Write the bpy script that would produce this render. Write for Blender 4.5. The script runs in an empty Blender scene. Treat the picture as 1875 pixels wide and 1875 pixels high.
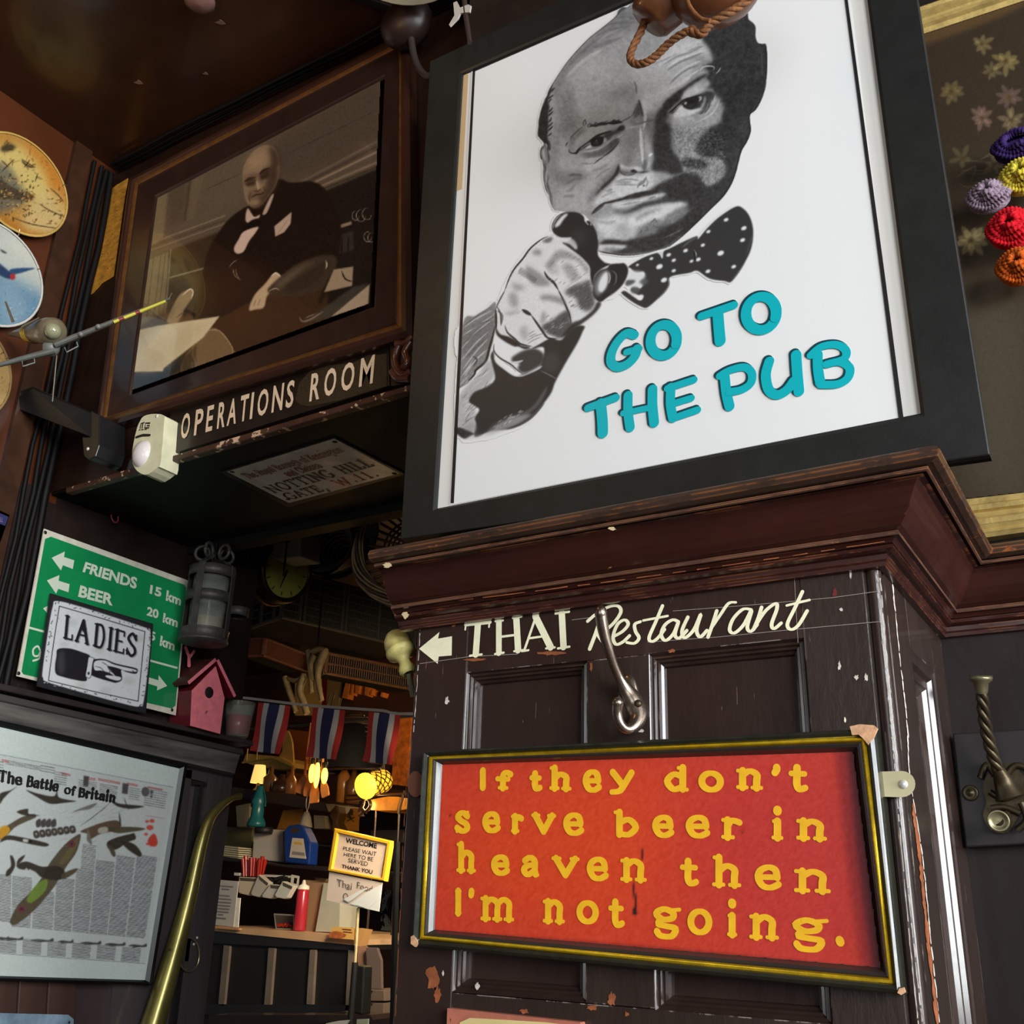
import bpy, math, random
import numpy as np
from mathutils import Vector, Matrix
random.seed(7)
# ---------------------------------------------------------------- camera
FPX, YAW, PITCH, ROLL = 1880.0, 0.5621, 0.3673, 0.0316
CAM = np.array([0.0, 0.0, 1.3])
_cy, _sy = math.cos(YAW), math.sin(YAW)
_f = np.array([-_sy*math.cos(PITCH), _cy*math.cos(PITCH), math.sin(PITCH)])
_r = np.array([_cy, _sy, 0.0]); _u = np.cross(_r, _f)
_c, _s = math.cos(ROLL), math.sin(ROLL)
CR3 = np.array([_c*_r + _s*_u, -(-_s*_r + _c*_u), _f])      # rows: right, down, forward
sc = bpy.context.scene
cam = bpy.data.objects.new('camera', bpy.data.cameras.new('camera'))
sc.collection.objects.link(cam)
cam.data.sensor_width = 36; cam.data.lens = 36*FPX/1875
cam.data.clip_start = 0.02
m = Matrix.Identity(4)
for i in range(3):
    m[i][0] = CR3[0][i]; m[i][1] = -CR3[1][i]; m[i][2] = -CR3[2][i]; m[i][3] = CAM[i]
cam.matrix_world = m
sc.camera = cam
# ---------------------------------------------------------------- world, lights, exposure
w = bpy.data.worlds.new('world'); sc.world = w; w.use_nodes = True
w.node_tree.nodes['Background'].inputs[0].default_value = (0.55, 0.62, 0.72, 1)
w.node_tree.nodes['Background'].inputs[1].default_value = 0.12
sc.view_settings.view_transform = 'Standard'; sc.view_settings.look = 'None'
sc.view_settings.exposure = 0.15; sc.view_settings.gamma = 1.0; sc.view_settings.use_curve_mapping = False
def area(name, loc, target, size, power, col):
    l = bpy.data.lights.new(name, 'AREA'); l.shape = 'RECTANGLE'; l.size, l.size_y = size
    l.energy = power; l.color = col
    o = bpy.data.objects.new(name, l); sc.collection.objects.link(o); o.location = loc
    o.rotation_euler = (Vector(target)-Vector(loc)).to_track_quat('-Z', 'Y').to_euler(); return o
def point(name, loc, power, col, r=0.03):
    l = bpy.data.lights.new(name, 'POINT'); l.energy = power; l.color = col; l.shadow_soft_size = r
    o = bpy.data.objects.new(name, l); sc.collection.objects.link(o); o.location = loc; return o
area('street_window_light', (2.95, -1.0, 2.15), (-0.6, 1.2, 1.8), (2.4, 1.4), 215, (0.90, 0.945, 1.0))
area('front_window_light', (0.3, -2.9, 1.7), (-1.0, 1.2, 1.9), (1.6, 1.5), 22, (0.95, 1.0, 0.98))
point('warm_ceiling_lamp', (-1.15, 0.35, 2.62), 3.2, (1.0, 0.55, 0.2), 0.06)
point('back_room_lamp', (-2.9, 4.1, 2.2), 12, (1.0, 0.6, 0.22), 0.05)
area('counter_fill', (-1.3, 2.2, 1.75), (-2.4, 2.9, 1.15), (.4, .4), 7.5, (1.0, 0.86, 0.66)).data.spread = math.radians(95)  # added fill light behind the pillar, brightens the things on the counter
point('paddle_lamp', (-2.42, 2.95, 1.62), 2.2, (1.0, 0.6, 0.2), 0.05)
area('side_fill', (2.95, 0.35, 1.75), (-1.9, 1.3, 1.6), (1.1, 1.5), 110, (0.94, 0.985, 1.0))  # added fill from the right to brighten the left wall, not a window
# ---------------------------------------------------------------- pixels to points
def ray(x, y):
    return CR3.T @ np.array([(x-937.5)/FPX, (y-937.5)/FPX, 1.0])
class Pl:
    'a flat surface in the room: point p0, unit normal n towards the room'
    def __init__(s, p0, n):
        s.p0 = np.array(p0, float); n = np.array(n, float); s.n = n/np.linalg.norm(n)
    def at(s, x, y, off=0.0):
        d = ray(x, y); t = ((s.p0 + s.n*off - CAM) @ s.n)/(d @ s.n); return CAM + d*t
    def pts(s, l, off=0.0):
        return [s.at(l[i], l[i+1], off) for i in range(0, len(l), 2)]
def PX(v): return Pl((v, 0, 0), (1, 0, 0))
def PY(v): return Pl((0, v, 0), (0, -1, 0))
def PZ(v, s=-1): return Pl((0, 0, v), (0, 0, s))
# ---------------------------------------------------------------- objects
def wloc(o):
    v = Vector((0, 0, 0))
    while o is not None: v += o.location; o = o.parent
    return v
class MB:
    def __init__(s): s.v = []; s.f = []; s.sm = []
    def add(s, vs, fs, smooth=False):
        b = len(s.v); s.v += [tuple(float(c) for c in p) for p in vs]
        s.f += [tuple(i+b for i in f) for f in fs]; s.sm += [smooth]*len(fs); return s
    def box(s, a, b):
        (x0, y0, z0), (x1, y1, z1) = a, b
        return s.add([(x0,y0,z0),(x1,y0,z0),(x1,y1,z0),(x0,y1,z0),(x0,y0,z1),(x1,y0,z1),(x1,y1,z1),(x0,y1,z1)],
            [(0,3,2,1),(4,5,6,7),(0,1,5,4),(1,2,6,5),(2,3,7,6),(3,0,4,7)])
    def hexa(s, q, off):
        'prism: ring q of points pushed by vector off'
        q = [np.array(p, float) for p in q]; off = np.array(off, float); n = len(q)
        fs = [tuple(range(n)), tuple(range(2*n-1, n-1, -1))] + [(i, n+i, n+(i+1) % n, (i+1) % n) for i in range(n)]
        return s.add(q+[p+off for p in q], fs)
    def tube(s, path, r, seg=8, cap=True, smooth=True):
        P = [np.array(p, float) for p in path]; n = len(P)
        R = r if hasattr(r, '__len__') else [r]*n
        ref = None; vs = []
        for i in range(n):
            t = P[min(i+1, n-1)]-P[max(i-1, 0)]; t = t/(np.linalg.norm(t)+1e-12)
            if ref is None:
                ref = np.cross(t, [0, 0, 1.0]);
                if np.linalg.norm(ref) < .1: ref = np.cross(t, [1.0, 0, 0])
            ref = ref-t*(ref @ t); ref = ref/(np.linalg.norm(ref)+1e-12); b = np.cross(t, ref)
            for k in range(seg):
                a = 2*math.pi*k/seg; vs.append(P[i]+R[i]*(math.cos(a)*ref+math.sin(a)*b))
        fs = [(i*seg+k, i*seg+(k+1) % seg, (i+1)*seg+(k+1) % seg, (i+1)*seg+k) for i in range(n-1) for k in range(seg)]
        s.add(vs, fs, smooth)
        if cap: s.add(vs[:seg], [tuple(range(seg-1, -1, -1))]); s.add(vs[-seg:], [tuple(range(seg))])
        return s
    def lathe(s, o, ax, prof, seg=24, smooth=True, start=0, sweep=2*math.pi):
        'prof: (radius, height along ax)'
        o = np.array(o, float); ax = np.array(ax, float); ax /= np.linalg.norm(ax)
        a = np.cross(ax, [0, 0, 1.0]);
        if np.linalg.norm(a) < .1: a = np.cross(ax, [0, 1.0, 0])
        a /= np.linalg.norm(a); b = np.cross(ax, a); vs = []
        for r, h in prof:
            for k in range(seg):
                t = start+sweep*k/seg; vs.append(o+ax*h+r*(math.cos(t)*a+math.sin(t)*b))
        s.add(vs, [(i*seg+k, i*seg+(k+1) % seg, (i+1)*seg+(k+1) % seg, (i+1)*seg+k) for i in range(len(prof)-1) for k in range(seg)], smooth)
        return s
    def ball(s, c, r, seg=16, n=10, sc3=(1, 1, 1)):
        vs = []; c = np.array(c, float)
        for i in range(n+1):
            t = math.pi*i/n
            for k in range(seg):
                a = 2*math.pi*k/seg; vs.append(c+r*np.array([math.sin(t)*math.cos(a)*sc3[0], math.sin(t)*math.sin(a)*sc3[1], math.cos(t)*sc3[2]]))
        return s.add(vs, [(i*seg+k, (i+1)*seg+k, (i+1)*seg+(k+1) % seg, i*seg+(k+1) % seg) for i in range(n) for k in range(seg)], True)
    def frame(s, outer, inner, prof, n):
        'mitred moulding between two quads; prof: (t from outer to inner, height along n)'
        n = np.array(n, float); O = [np.array(p, float) for p in outer]; I = [np.array(p, float) for p in inner]; k = len(O); m = len(prof)
        vs = [O[i]*(1-t)+I[i]*t+n*h for i in range(k) for t, h in prof]
        return s.add(vs, [(i*m+j, ((i+1) % k)*m+j, ((i+1) % k)*m+j+1, i*m+j+1) for i in range(k) for j in range(m-1)])
    def strokes(s, strokes, n, off=0.0):
        'strokes: list of (points in the world, widths); flat ribbons with round ends lying on a surface'
        n = np.array(n, float)
        for P, W in strokes:
            s.k = getattr(s, 'k', 0)+1; o_ = off+s.k*2.5e-5
            P = [np.array(p, float)+n*(o_+5e-6*i) for i, p in enumerate(P)]; W = W if hasattr(W, '__len__') else [W]*len(P); vs = []
            for i in range(len(P)):
                t = P[min(i+1, len(P)-1)]-P[max(i-1, 0)]; t = t/(np.linalg.norm(t)+1e-12); d = np.cross(n, t)
                vs += [P[i]+d*W[i]/2, P[i]-d*W[i]/2]
            s.add(vs, [(2*i, 2*i+1, 2*i+3, 2*i+2) for i in range(len(P)-1)])
            for e, j in ((0, 1), (len(P)-1, len(P)-2)):
                t = P[e]-P[j]; t = t/(np.linalg.norm(t)+1e-12); d = np.cross(n, t)
                s.add([P[e]+n*1e-5]+[P[e]+n*1e-5+W[e]/2*(math.cos(a)*d+math.sin(a)*t) for a in [math.pi*q/8 for q in range(9)]], [(0, q+1, q+2) for q in range(8)])
        return s
    def build(s, name, mat, parent=None, smooth=None, bevel=0, kind=None, label=None):
        me = bpy.data.meshes.new(name); vs = np.array(s.v); o0 = (vs.min(0)+vs.max(0))/2
        me.from_pydata([tuple(p) for p in (vs-o0)], [], s.f); me.validate()
        if len(me.polygons) == len(s.sm): me.polygons.foreach_set('use_smooth', s.sm if smooth is None else [smooth]*len(s.sm))
        me.materials.append(mat); o = bpy.data.objects.new(name, me); sc.collection.objects.link(o)
        if parent is not None: o.parent = parent; o.location = Vector(o0)-wloc(parent)
        else: o.location = Vector(o0)
        if bevel:
            b = o.modifiers.new('edge', 'BEVEL'); b.width = bevel; b.segments = 2; b.limit_method = 'ANGLE'
        if kind: o['kind'] = kind
        if label: o['label'] = label
        return o
def thing(name, label, cat, loc, group=None):
    o = bpy.data.objects.new(name, None); sc.collection.objects.link(o); o.location = Vector([float(c) for c in loc]); o.empty_display_size = .02
    o['label'] = label; o['category'] = cat
    if group: o['group'] = group
    return o
def tag(o, label, cat, group=None):
    o['label'] = label; o['category'] = cat
    if group: o['group'] = group
    return o
def lerp(a, b, t): return np.array(a, float)*(1-t)+np.array(b, float)*t
def inset(q, d):
    'move the corners of quad q (tl,tr,br,bl) inwards by d metres (or 4 distances: left, top, right, bottom)'
    l, t, r, b = d if hasattr(d, '__len__') else (d,)*4
    q = [np.array(p, float) for p in q]; U = (q[1]-q[0]+q[2]-q[3])/2; U /= np.linalg.norm(U); V = (q[0]-q[3]+q[1]-q[2])/2; V /= np.linalg.norm(V)
    return [q[0]+U*l-V*t, q[1]-U*r-V*t, q[2]-U*r+V*b, q[3]+U*l+V*b]
def bil(q, u, v):
    'u right, v up inside quad (tl,tr,br,bl)'
    return lerp(lerp(q[3], q[2], u), lerp(q[0], q[1], u), v)
def qn(q):
    n = np.cross(q[2]-q[3], q[0]-q[3]); return n/np.linalg.norm(n)
def arc(c, r, a0, a1, n, U, V):
    c = np.array(c, float); U = np.array(U, float); V = np.array(V, float)
    return [c+r*(math.cos(a0+(a1-a0)*i/(n-1))*U+math.sin(a0+(a1-a0)*i/(n-1))*V) for i in range(n)]
def csm(P, n=6, closed=False):
    P = [np.array(p, float) for p in P]; m = len(P); out = []
    if m < 3: return P
    for i in range(m if closed else m-1):
        if closed: a, b, c, d = P[i-1], P[i], P[(i+1) % m], P[(i+2) % m]
        else: a, b, c, d = P[max(i-1, 0)], P[i], P[i+1], P[min(i+2, m-1)]
        for k in range(n):
            t = k/n; out.append(.5*(2*b+(c-a)*t+(2*a-5*b+4*c-d)*t*t+(3*b-a-3*c+d)*t**3))
    if not closed: out.append(P[-1])
    return out
# ---------------------------------------------------------------- materials
def srgb(r, g, b):
    f = lambda c: (c/255/12.92) if c/255 <= .04045 else ((c/255+.055)/1.055)**2.4
    return (f(r), f(g), f(b), 1)
_M = {}
def mat(name, col, rough=.5, metal=0.0, var=0.0, vscale=8.0, bump=0.0, bscale=60.0, coat=0.0, stretch=(1, 1, 1), col2=None, chips=None, chipscale=30.0, chipamt=.7,
        scratch=None, emit=None, estr=0.0, spec=.5, trans=0.0, ior=1.45, alpha=1.0, edge=None, erad=.0022, eamt=.5):
    if name in _M: return _M[name]
    m = bpy.data.materials.new(name); m.use_nodes = True; nt = m.node_tree; N = nt.nodes; L = nt.links; b = N['Principled BSDF']
    c = srgb(*col)
    b.inputs['Base Color'].default_value = c; b.inputs['Roughness'].default_value = rough; b.inputs['Metallic'].default_value = metal
    b.inputs['Coat Weight'].default_value = coat; b.inputs['Coat Roughness'].default_value = .12; b.inputs['Specular IOR Level'].default_value = spec
    b.inputs['Transmission Weight'].default_value = trans; b.inputs['IOR'].default_value = ior; b.inputs['Alpha'].default_value = alpha
    tc = N.new('ShaderNodeTexCoord'); mp = N.new('ShaderNodeMapping'); L.new(tc.outputs['Object'], mp.inputs[0]); mp.inputs['Scale'].default_value = stretch
    cur = None
    def noise(scale, detail=5, rough_=.6):
        n = N.new('ShaderNodeTexNoise'); n.inputs['Scale'].default_value = scale; n.inputs['Detail'].default_value = detail; n.inputs['Roughness'].default_value = rough_
        L.new(mp.outputs[0], n.inputs['Vector']); return n
    def ramp(src, a, bb):
        r = N.new('ShaderNodeMapRange'); r.inputs['From Min'].default_value = a; r.inputs['From Max'].default_value = bb; L.new(src, r.inputs['Value']); return r.outputs[0]
    def mix(fac, A, B):
        x = N.new('ShaderNodeMix'); x.data_type = 'RGBA'
        if isinstance(fac, float): x.inputs[0].default_value = fac
        else: L.new(fac, x.inputs[0])
        for s_, v in ((6, A), (7, B)):
            if isinstance(v, tuple): x.inputs[s_].default_value = v
            else: L.new(v, x.inputs[s_])
        return x.outputs[2]
    if var or col2:
        n = noise(vscale); c2 = srgb(*col2) if col2 else tuple(min(1, v*(1+var)) for v in c[:3])+(1,)
        c1 = c if col2 else tuple(v*(1-var*.6) for v in c[:3])+(1,)
        cur = mix(ramp(n.outputs[0], .32, .68), c1, c2)
    if chips:
        n = noise(chipscale, 8, .65); cur = mix(ramp(n.outputs[0], chipamt, chipamt+.025), cur or c, srgb(*chips))
    if scratch:
        mp2 = N.new('ShaderNodeMapping'); mp2.inputs['Scale'].default_value = scratch[1]; L.new(tc.outputs['Object'], mp2.inputs[0])
        n = N.new('ShaderNodeTexNoise'); n.inputs['Scale'].default_value = 1; n.inputs['Detail'].default_value = 6; L.new(mp2.outputs[0], n.inputs['Vector'])
        cur = mix(ramp(n.outputs[0], scratch[2], scratch[2]+.02), cur or c, srgb(*scratch[0]))
    if edge:
        # wear where two faces meet: the rounded normal differs from the true one there
        bv = N.new('ShaderNodeBevel'); bv.samples = 3; bv.inputs['Radius'].default_value = erad; ge = N.new('ShaderNodeNewGeometry'); dt = N.new('ShaderNodeVectorMath'); dt.operation = 'DOT_PRODUCT'
        L.new(bv.outputs[0], dt.inputs[0]); L.new(ge.outputs['Normal'], dt.inputs[1]); n = noise(34, 8, .7); r1 = ramp(dt.outputs['Value'], .97, .86)
        r2 = ramp(n.outputs[0], eamt, eamt+.06); mm = N.new('ShaderNodeMath'); mm.operation = 'MULTIPLY'; L.new(r1, mm.inputs[0]); L.new(r2, mm.inputs[1]); cur = mix(mm.outputs[0], cur or c, srgb(*edge))
    if cur is not None: L.new(cur, b.inputs['Base Color'])
    if rough and (var or chips) and not trans:
        n = noise(vscale*3); r = N.new('ShaderNodeMapRange'); r.inputs['To Min'].default_value = max(.03, rough-.1); r.inputs['To Max'].default_value = min(1, rough+.14)
        L.new(n.outputs[0], r.inputs['Value']); L.new(r.outputs[0], b.inputs['Roughness'])
    if bump:
        n = noise(bscale, 6); bp = N.new('ShaderNodeBump'); bp.inputs['Strength'].default_value = bump; bp.inputs['Distance'].default_value = .002
        L.new(n.outputs[0], bp.inputs['Height']); L.new(bp.outputs[0], b.inputs['Normal'])
    if emit: b.inputs['Emission Color'].default_value = srgb(*emit); b.inputs['Emission Strength'].default_value = estr
    _M[name] = m; return m
def vmat(name, rough=.5, coat=0.0, gain=1.0, spec=.5):
    'a printed or painted face: its colours come from the colour attribute of the mesh'
    m = bpy.data.materials.new(name); m.use_nodes = True; nt = m.node_tree; b = nt.nodes['Principled BSDF']
    a = nt.nodes.new('ShaderNodeVertexColor'); a.layer_name = 'Col'; h = nt.nodes.new('ShaderNodeVectorMath'); h.operation = 'SCALE'; h.inputs['Scale'].default_value = gain
    nt.links.new(a.outputs[0], h.inputs[0]); nt.links.new(h.outputs[0], b.inputs['Base Color'])
    b.inputs['Roughness'].default_value = rough; b.inputs['Coat Weight'].default_value = coat; b.inputs['Specular IOR Level'].default_value = spec; return m
def printgrid(name, cv, plane, x0, y0, x1, y1, step, off, material, parent, cover=False, inside=None, label=None, step_y=None):
    'a flat printed sheet meshed finely enough to carry the picture of canvas cv'
    nx = int((x1-x0)/step)+1; ny = int((y1-y0)/(step_y or step))+1
    X, Y = np.meshgrid(np.linspace(x0, x1, nx), np.linspace(y0, y1, ny))
    D = np.stack([(X-937.5)/FPX, (Y-937.5)/FPX, np.ones_like(X)], -1) @ CR3
    t = ((plane.p0+plane.n*off-CAM) @ plane.n)/(D @ plane.n); P = CAM+D*t[..., None]
    col = np.clip(cv.sample(X, Y)/255, 0, 1); col = np.where(col <= .04045, col/12.92, ((col+.055)/1.055)**2.4)
    keep = np.ones((ny-1, nx-1), bool)
    if cover:
        j = np.clip(((Y-cv.y0)*cv.res).astype(int), 0, cv.h-1); i = np.clip(((X-cv.x0)*cv.res).astype(int), 0, cv.w-1); k = cv.cov[j, i] > .004
        keep = k[:-1, :-1] | k[1:, :-1] | k[:-1, 1:] | k[1:, 1:]
    if inside is not None:
        k = inside(X, Y); keep &= k[:-1, :-1] & k[1:, :-1] & k[:-1, 1:] & k[1:, 1:]
    ids = np.arange(nx*ny).reshape(ny, nx)
    F = np.stack([ids[1:, :-1][keep], ids[1:, 1:][keep], ids[:-1, 1:][keep], ids[:-1, :-1][keep]], -1)
    used = np.unique(F); remap = np.full(nx*ny, -1); remap[used] = np.arange(len(used)); F = remap[F]
    P = P.reshape(-1, 3)[used]; col = col.reshape(-1, 3)[used]; o0 = (P.min(0)+P.max(0))/2
    me = bpy.data.meshes.new(name); me.vertices.add(len(P)); me.vertices.foreach_set('co', (P-o0).astype(np.float32).ravel())
    me.loops.add(len(F)*4); me.loops.foreach_set('vertex_index', F.astype(np.int32).ravel())
    me.polygons.add(len(F)); me.polygons.foreach_set('loop_start', np.arange(0, len(F)*4, 4, dtype=np.int32)); me.update(calc_edges=True)
    ca = me.color_attributes.new('Col', 'FLOAT_COLOR', 'POINT'); ca.data.foreach_set('color', np.concatenate([col, np.ones((len(col), 1))], 1).astype(np.float32).ravel())
    me.materials.append(material); o = bpy.data.objects.new(name, me); sc.collection.objects.link(o)
    if parent is not None: o.parent = parent; o.location = Vector(o0)-wloc(parent)
    else: o.location = Vector(o0)
    if label: o['label'] = label
    return o
def polyin(pts):
    P = np.array(pts, float).reshape(-1, 2)
    def f(X, Y):
        r = np.zeros(X.shape, bool)
        for (xa, ya), (xb, yb) in zip(P, np.roll(P, -1, 0)):
            if ya == yb: continue
            r ^= ((Y >= min(ya, yb)) & (Y < max(ya, yb)) & (X < xa+(Y-ya)*(xb-xa)/(yb-ya)))
        return r
    return f
# ---------------------------------------------------------------- painter for printed pictures
CR={'A':(970,0,6.25),'B':(1170,0,7.5),'C':(970,180,7.5),'D':(1150,150,6.944),'E':(1060,260,6.25),'F':(830,380,6.25),'G':(820,560,6.25),'H':(1110,360,6.466),
'W':(200,80,3.125),'L':(0,900,3.75),'M':(0,200,3.75),'N':(0,1300,3.26),'p':(0,0,1)}
def pts_(s):
    out=[]
    for seg in s.split(';'):
        seg=seg.strip()
        if not seg: continue
        ox,oy,k=CR[seg[0]]
        v=np.array([float(t) for t in seg[1:].replace(',',' ').split()]).reshape(-1,2)
        out.append(v/k+[ox,oy])
    return np.concatenate(out)
def smooth_(p,closed,n=5):
    m=len(p)
    if m<3: return p
    t=np.linspace(0,1,n,endpoint=False)[:,None]; out=[]
    for i in range(m if closed else m-1):
        if closed: a,b,c,d=p[i-1],p[i],p[(i+1)%m],p[(i+2)%m]
        else: a,b,c,d=p[max(i-1,0)],p[i],p[i+1],p[min(i+2,m-1)]
        out.append(.5*((2*b)+(c-a)*t+(2*a-5*b+4*c-d)*t*t+(3*b-a-3*c+d)*t**3))
    if not closed: out.append(p[-1:])
    return np.concatenate(out)
def blur_(m,s):
    if s<.3: return m
    r=int(s*2.5)+1; k=np.exp(-.5*(np.arange(-r,r+1)/s)**2); k/=k.sum()
    for ax in (0,1): m=np.apply_along_axis(lambda v:np.convolve(v,k,'same'),ax,m) if min(m.shape)>2*r else m
    return m
class Canvas:
    def __init__(s,x0,y0,x1,y1,bg,ch=1,res=1.0):
        s.x0,s.y0,s.res=x0,y0,res; s.w=int((x1-x0)*res); s.h=int((y1-y0)*res)
        s.c=np.ones((s.h,s.w,3))*np.array(bg,float); s.cov=np.zeros((s.h,s.w)); s.clip=None
    def _mask_poly(s,p,bl):
        p=(p-[s.x0,s.y0])*s.res; m=int(bl*s.res*3)+3
        a=np.clip(np.floor(p.min(0)).astype(int)-m,0,[s.w,s.h]); b=np.clip(np.ceil(p.max(0)).astype(int)+m,0,[s.w,s.h])
        if (b-a).min()<=0: return None
        xs=np.arange(a[0],b[0])+.5; acc=np.zeros((b[1]-a[1],b[0]-a[0]))
        for sub in (.25,.75):
            ys=np.arange(a[1],b[1])+sub
            q=np.roll(p,-1,0); cov=np.zeros_like(acc)
            for (xa,ya),(xb,yb) in zip(p,q):
                if ya==yb: continue
                sg=1 if yb>ya else -1; lo,hi=min(ya,yb),max(ya,yb)
                r=np.where((ys>=lo)&(ys<hi))[0]
                if len(r)==0: continue
                xc=xa+(ys[r]-ya)*(xb-xa)/(yb-ya)
                cov[r]+=sg*np.clip(xs[None]-xc[:,None]+.5,0,1)
            acc+=np.clip(np.abs(cov),0,1)/2
        return a,b,blur_(acc,bl*s.res)
    def _mask_line(s,p,w,bl,taper):
        p=(p-[s.x0,s.y0])*s.res; w=w*s.res; m=int(w+bl*s.res*3)+3
        a=np.clip(np.floor(p.min(0)).astype(int)-m,0,[s.w,s.h]); b=np.clip(np.ceil(p.max(0)).astype(int)+m,0,[s.w,s.h])
        if (b-a).min()<=0: return None
        X,Y=np.meshgrid(np.arange(a[0],b[0])+.5,np.arange(a[1],b[1])+.5)
        best=np.full(X.shape,-1e9); L=np.r_[0,np.cumsum(np.hypot(*np.diff(p,axis=0).T))]; T=max(L[-1],1e-6)
        for i in range(len(p)-1):
            d=p[i+1]-p[i]; l=d@d
            if l==0: continue
            t=np.clip(((X-p[i,0])*d[0]+(Y-p[i,1])*d[1])/l,0,1)
            dist=np.hypot(X-p[i,0]-t*d[0],Y-p[i,1]-t*d[1])
            u=(L[i]+t*(L[i+1]-L[i]))/T
            hw=w/2*(np.sqrt(np.clip(4*u*(1-u),0.05,1)) if taper else 1)
            best=np.maximum(best,hw-dist)
        e=max(bl*s.res,.6)
        return a,b,np.clip(best/e+.5,0,1)
    def _put(s,r,g,al):
        if r is None: return
        a,b,m=r; m=m*al; sl=(slice(a[1],b[1]),slice(a[0],b[0]))
        if s.clip is not None: m=m*s.clip[sl]
        s.c[sl]+=(np.array(g,float)-s.c[sl])*m[...,None] if np.ndim(g) else (g-s.c[sl])*m[...,None]
        s.cov[sl]=np.maximum(s.cov[sl],m)
    def P(s,g,t,bl=.7,al=1,sm=True):
        p=pts_(t) if isinstance(t,str) else np.array(t,float)
        r=s._mask_poly(smooth_(p,True) if sm else p,bl); s._put(r,g,al); return r
    def S(s,g,w,t,bl=.9,al=1,taper=True):
        p=pts_(t) if isinstance(t,str) else np.array(t,float)
        s._put(s._mask_line(smooth_(p,False,4),w,bl,taper),g,al)
    def setclip(s,t,bl=.5):
        if t is None: s.clip=None; return
        s.clip=None; p=pts_(t); r=s._mask_poly(smooth_(p,True),bl); m=np.zeros((s.h,s.w)); m[r[0][1]:r[1][1],r[0][0]:r[1][0]]=r[2]; s.clip=m
    def grain(s,amp,seed,scale=1,thr=None,col=None,box=None):
        rs=np.random.RandomState(seed); n=rs.rand(s.h//scale+2,s.w//scale+2)
        n=np.kron(n,np.ones((scale,scale)))[:s.h,:s.w]
        n=blur_(n,.6*scale); n=(n-n.mean())/n.std()
        m=s.cov if s.clip is None else s.cov*s.clip
        s.c+=(n*amp*m)[...,None]
    def sample(s,x,y):
        X=np.clip((np.asarray(x)-s.x0)*s.res-.5,0,s.w-1.001);Y=np.clip((np.asarray(y)-s.y0)*s.res-.5,0,s.h-1.001)
        i,j=X.astype(int),Y.astype(int);fx,fy=(X-i)[...,None],(Y-j)[...,None];c=s.c
        return (c[j,i]*(1-fx)+c[j,i+1]*fx)*(1-fy)+(c[j+1,i]*(1-fx)+c[j+1,i+1]*fx)*fy
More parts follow.
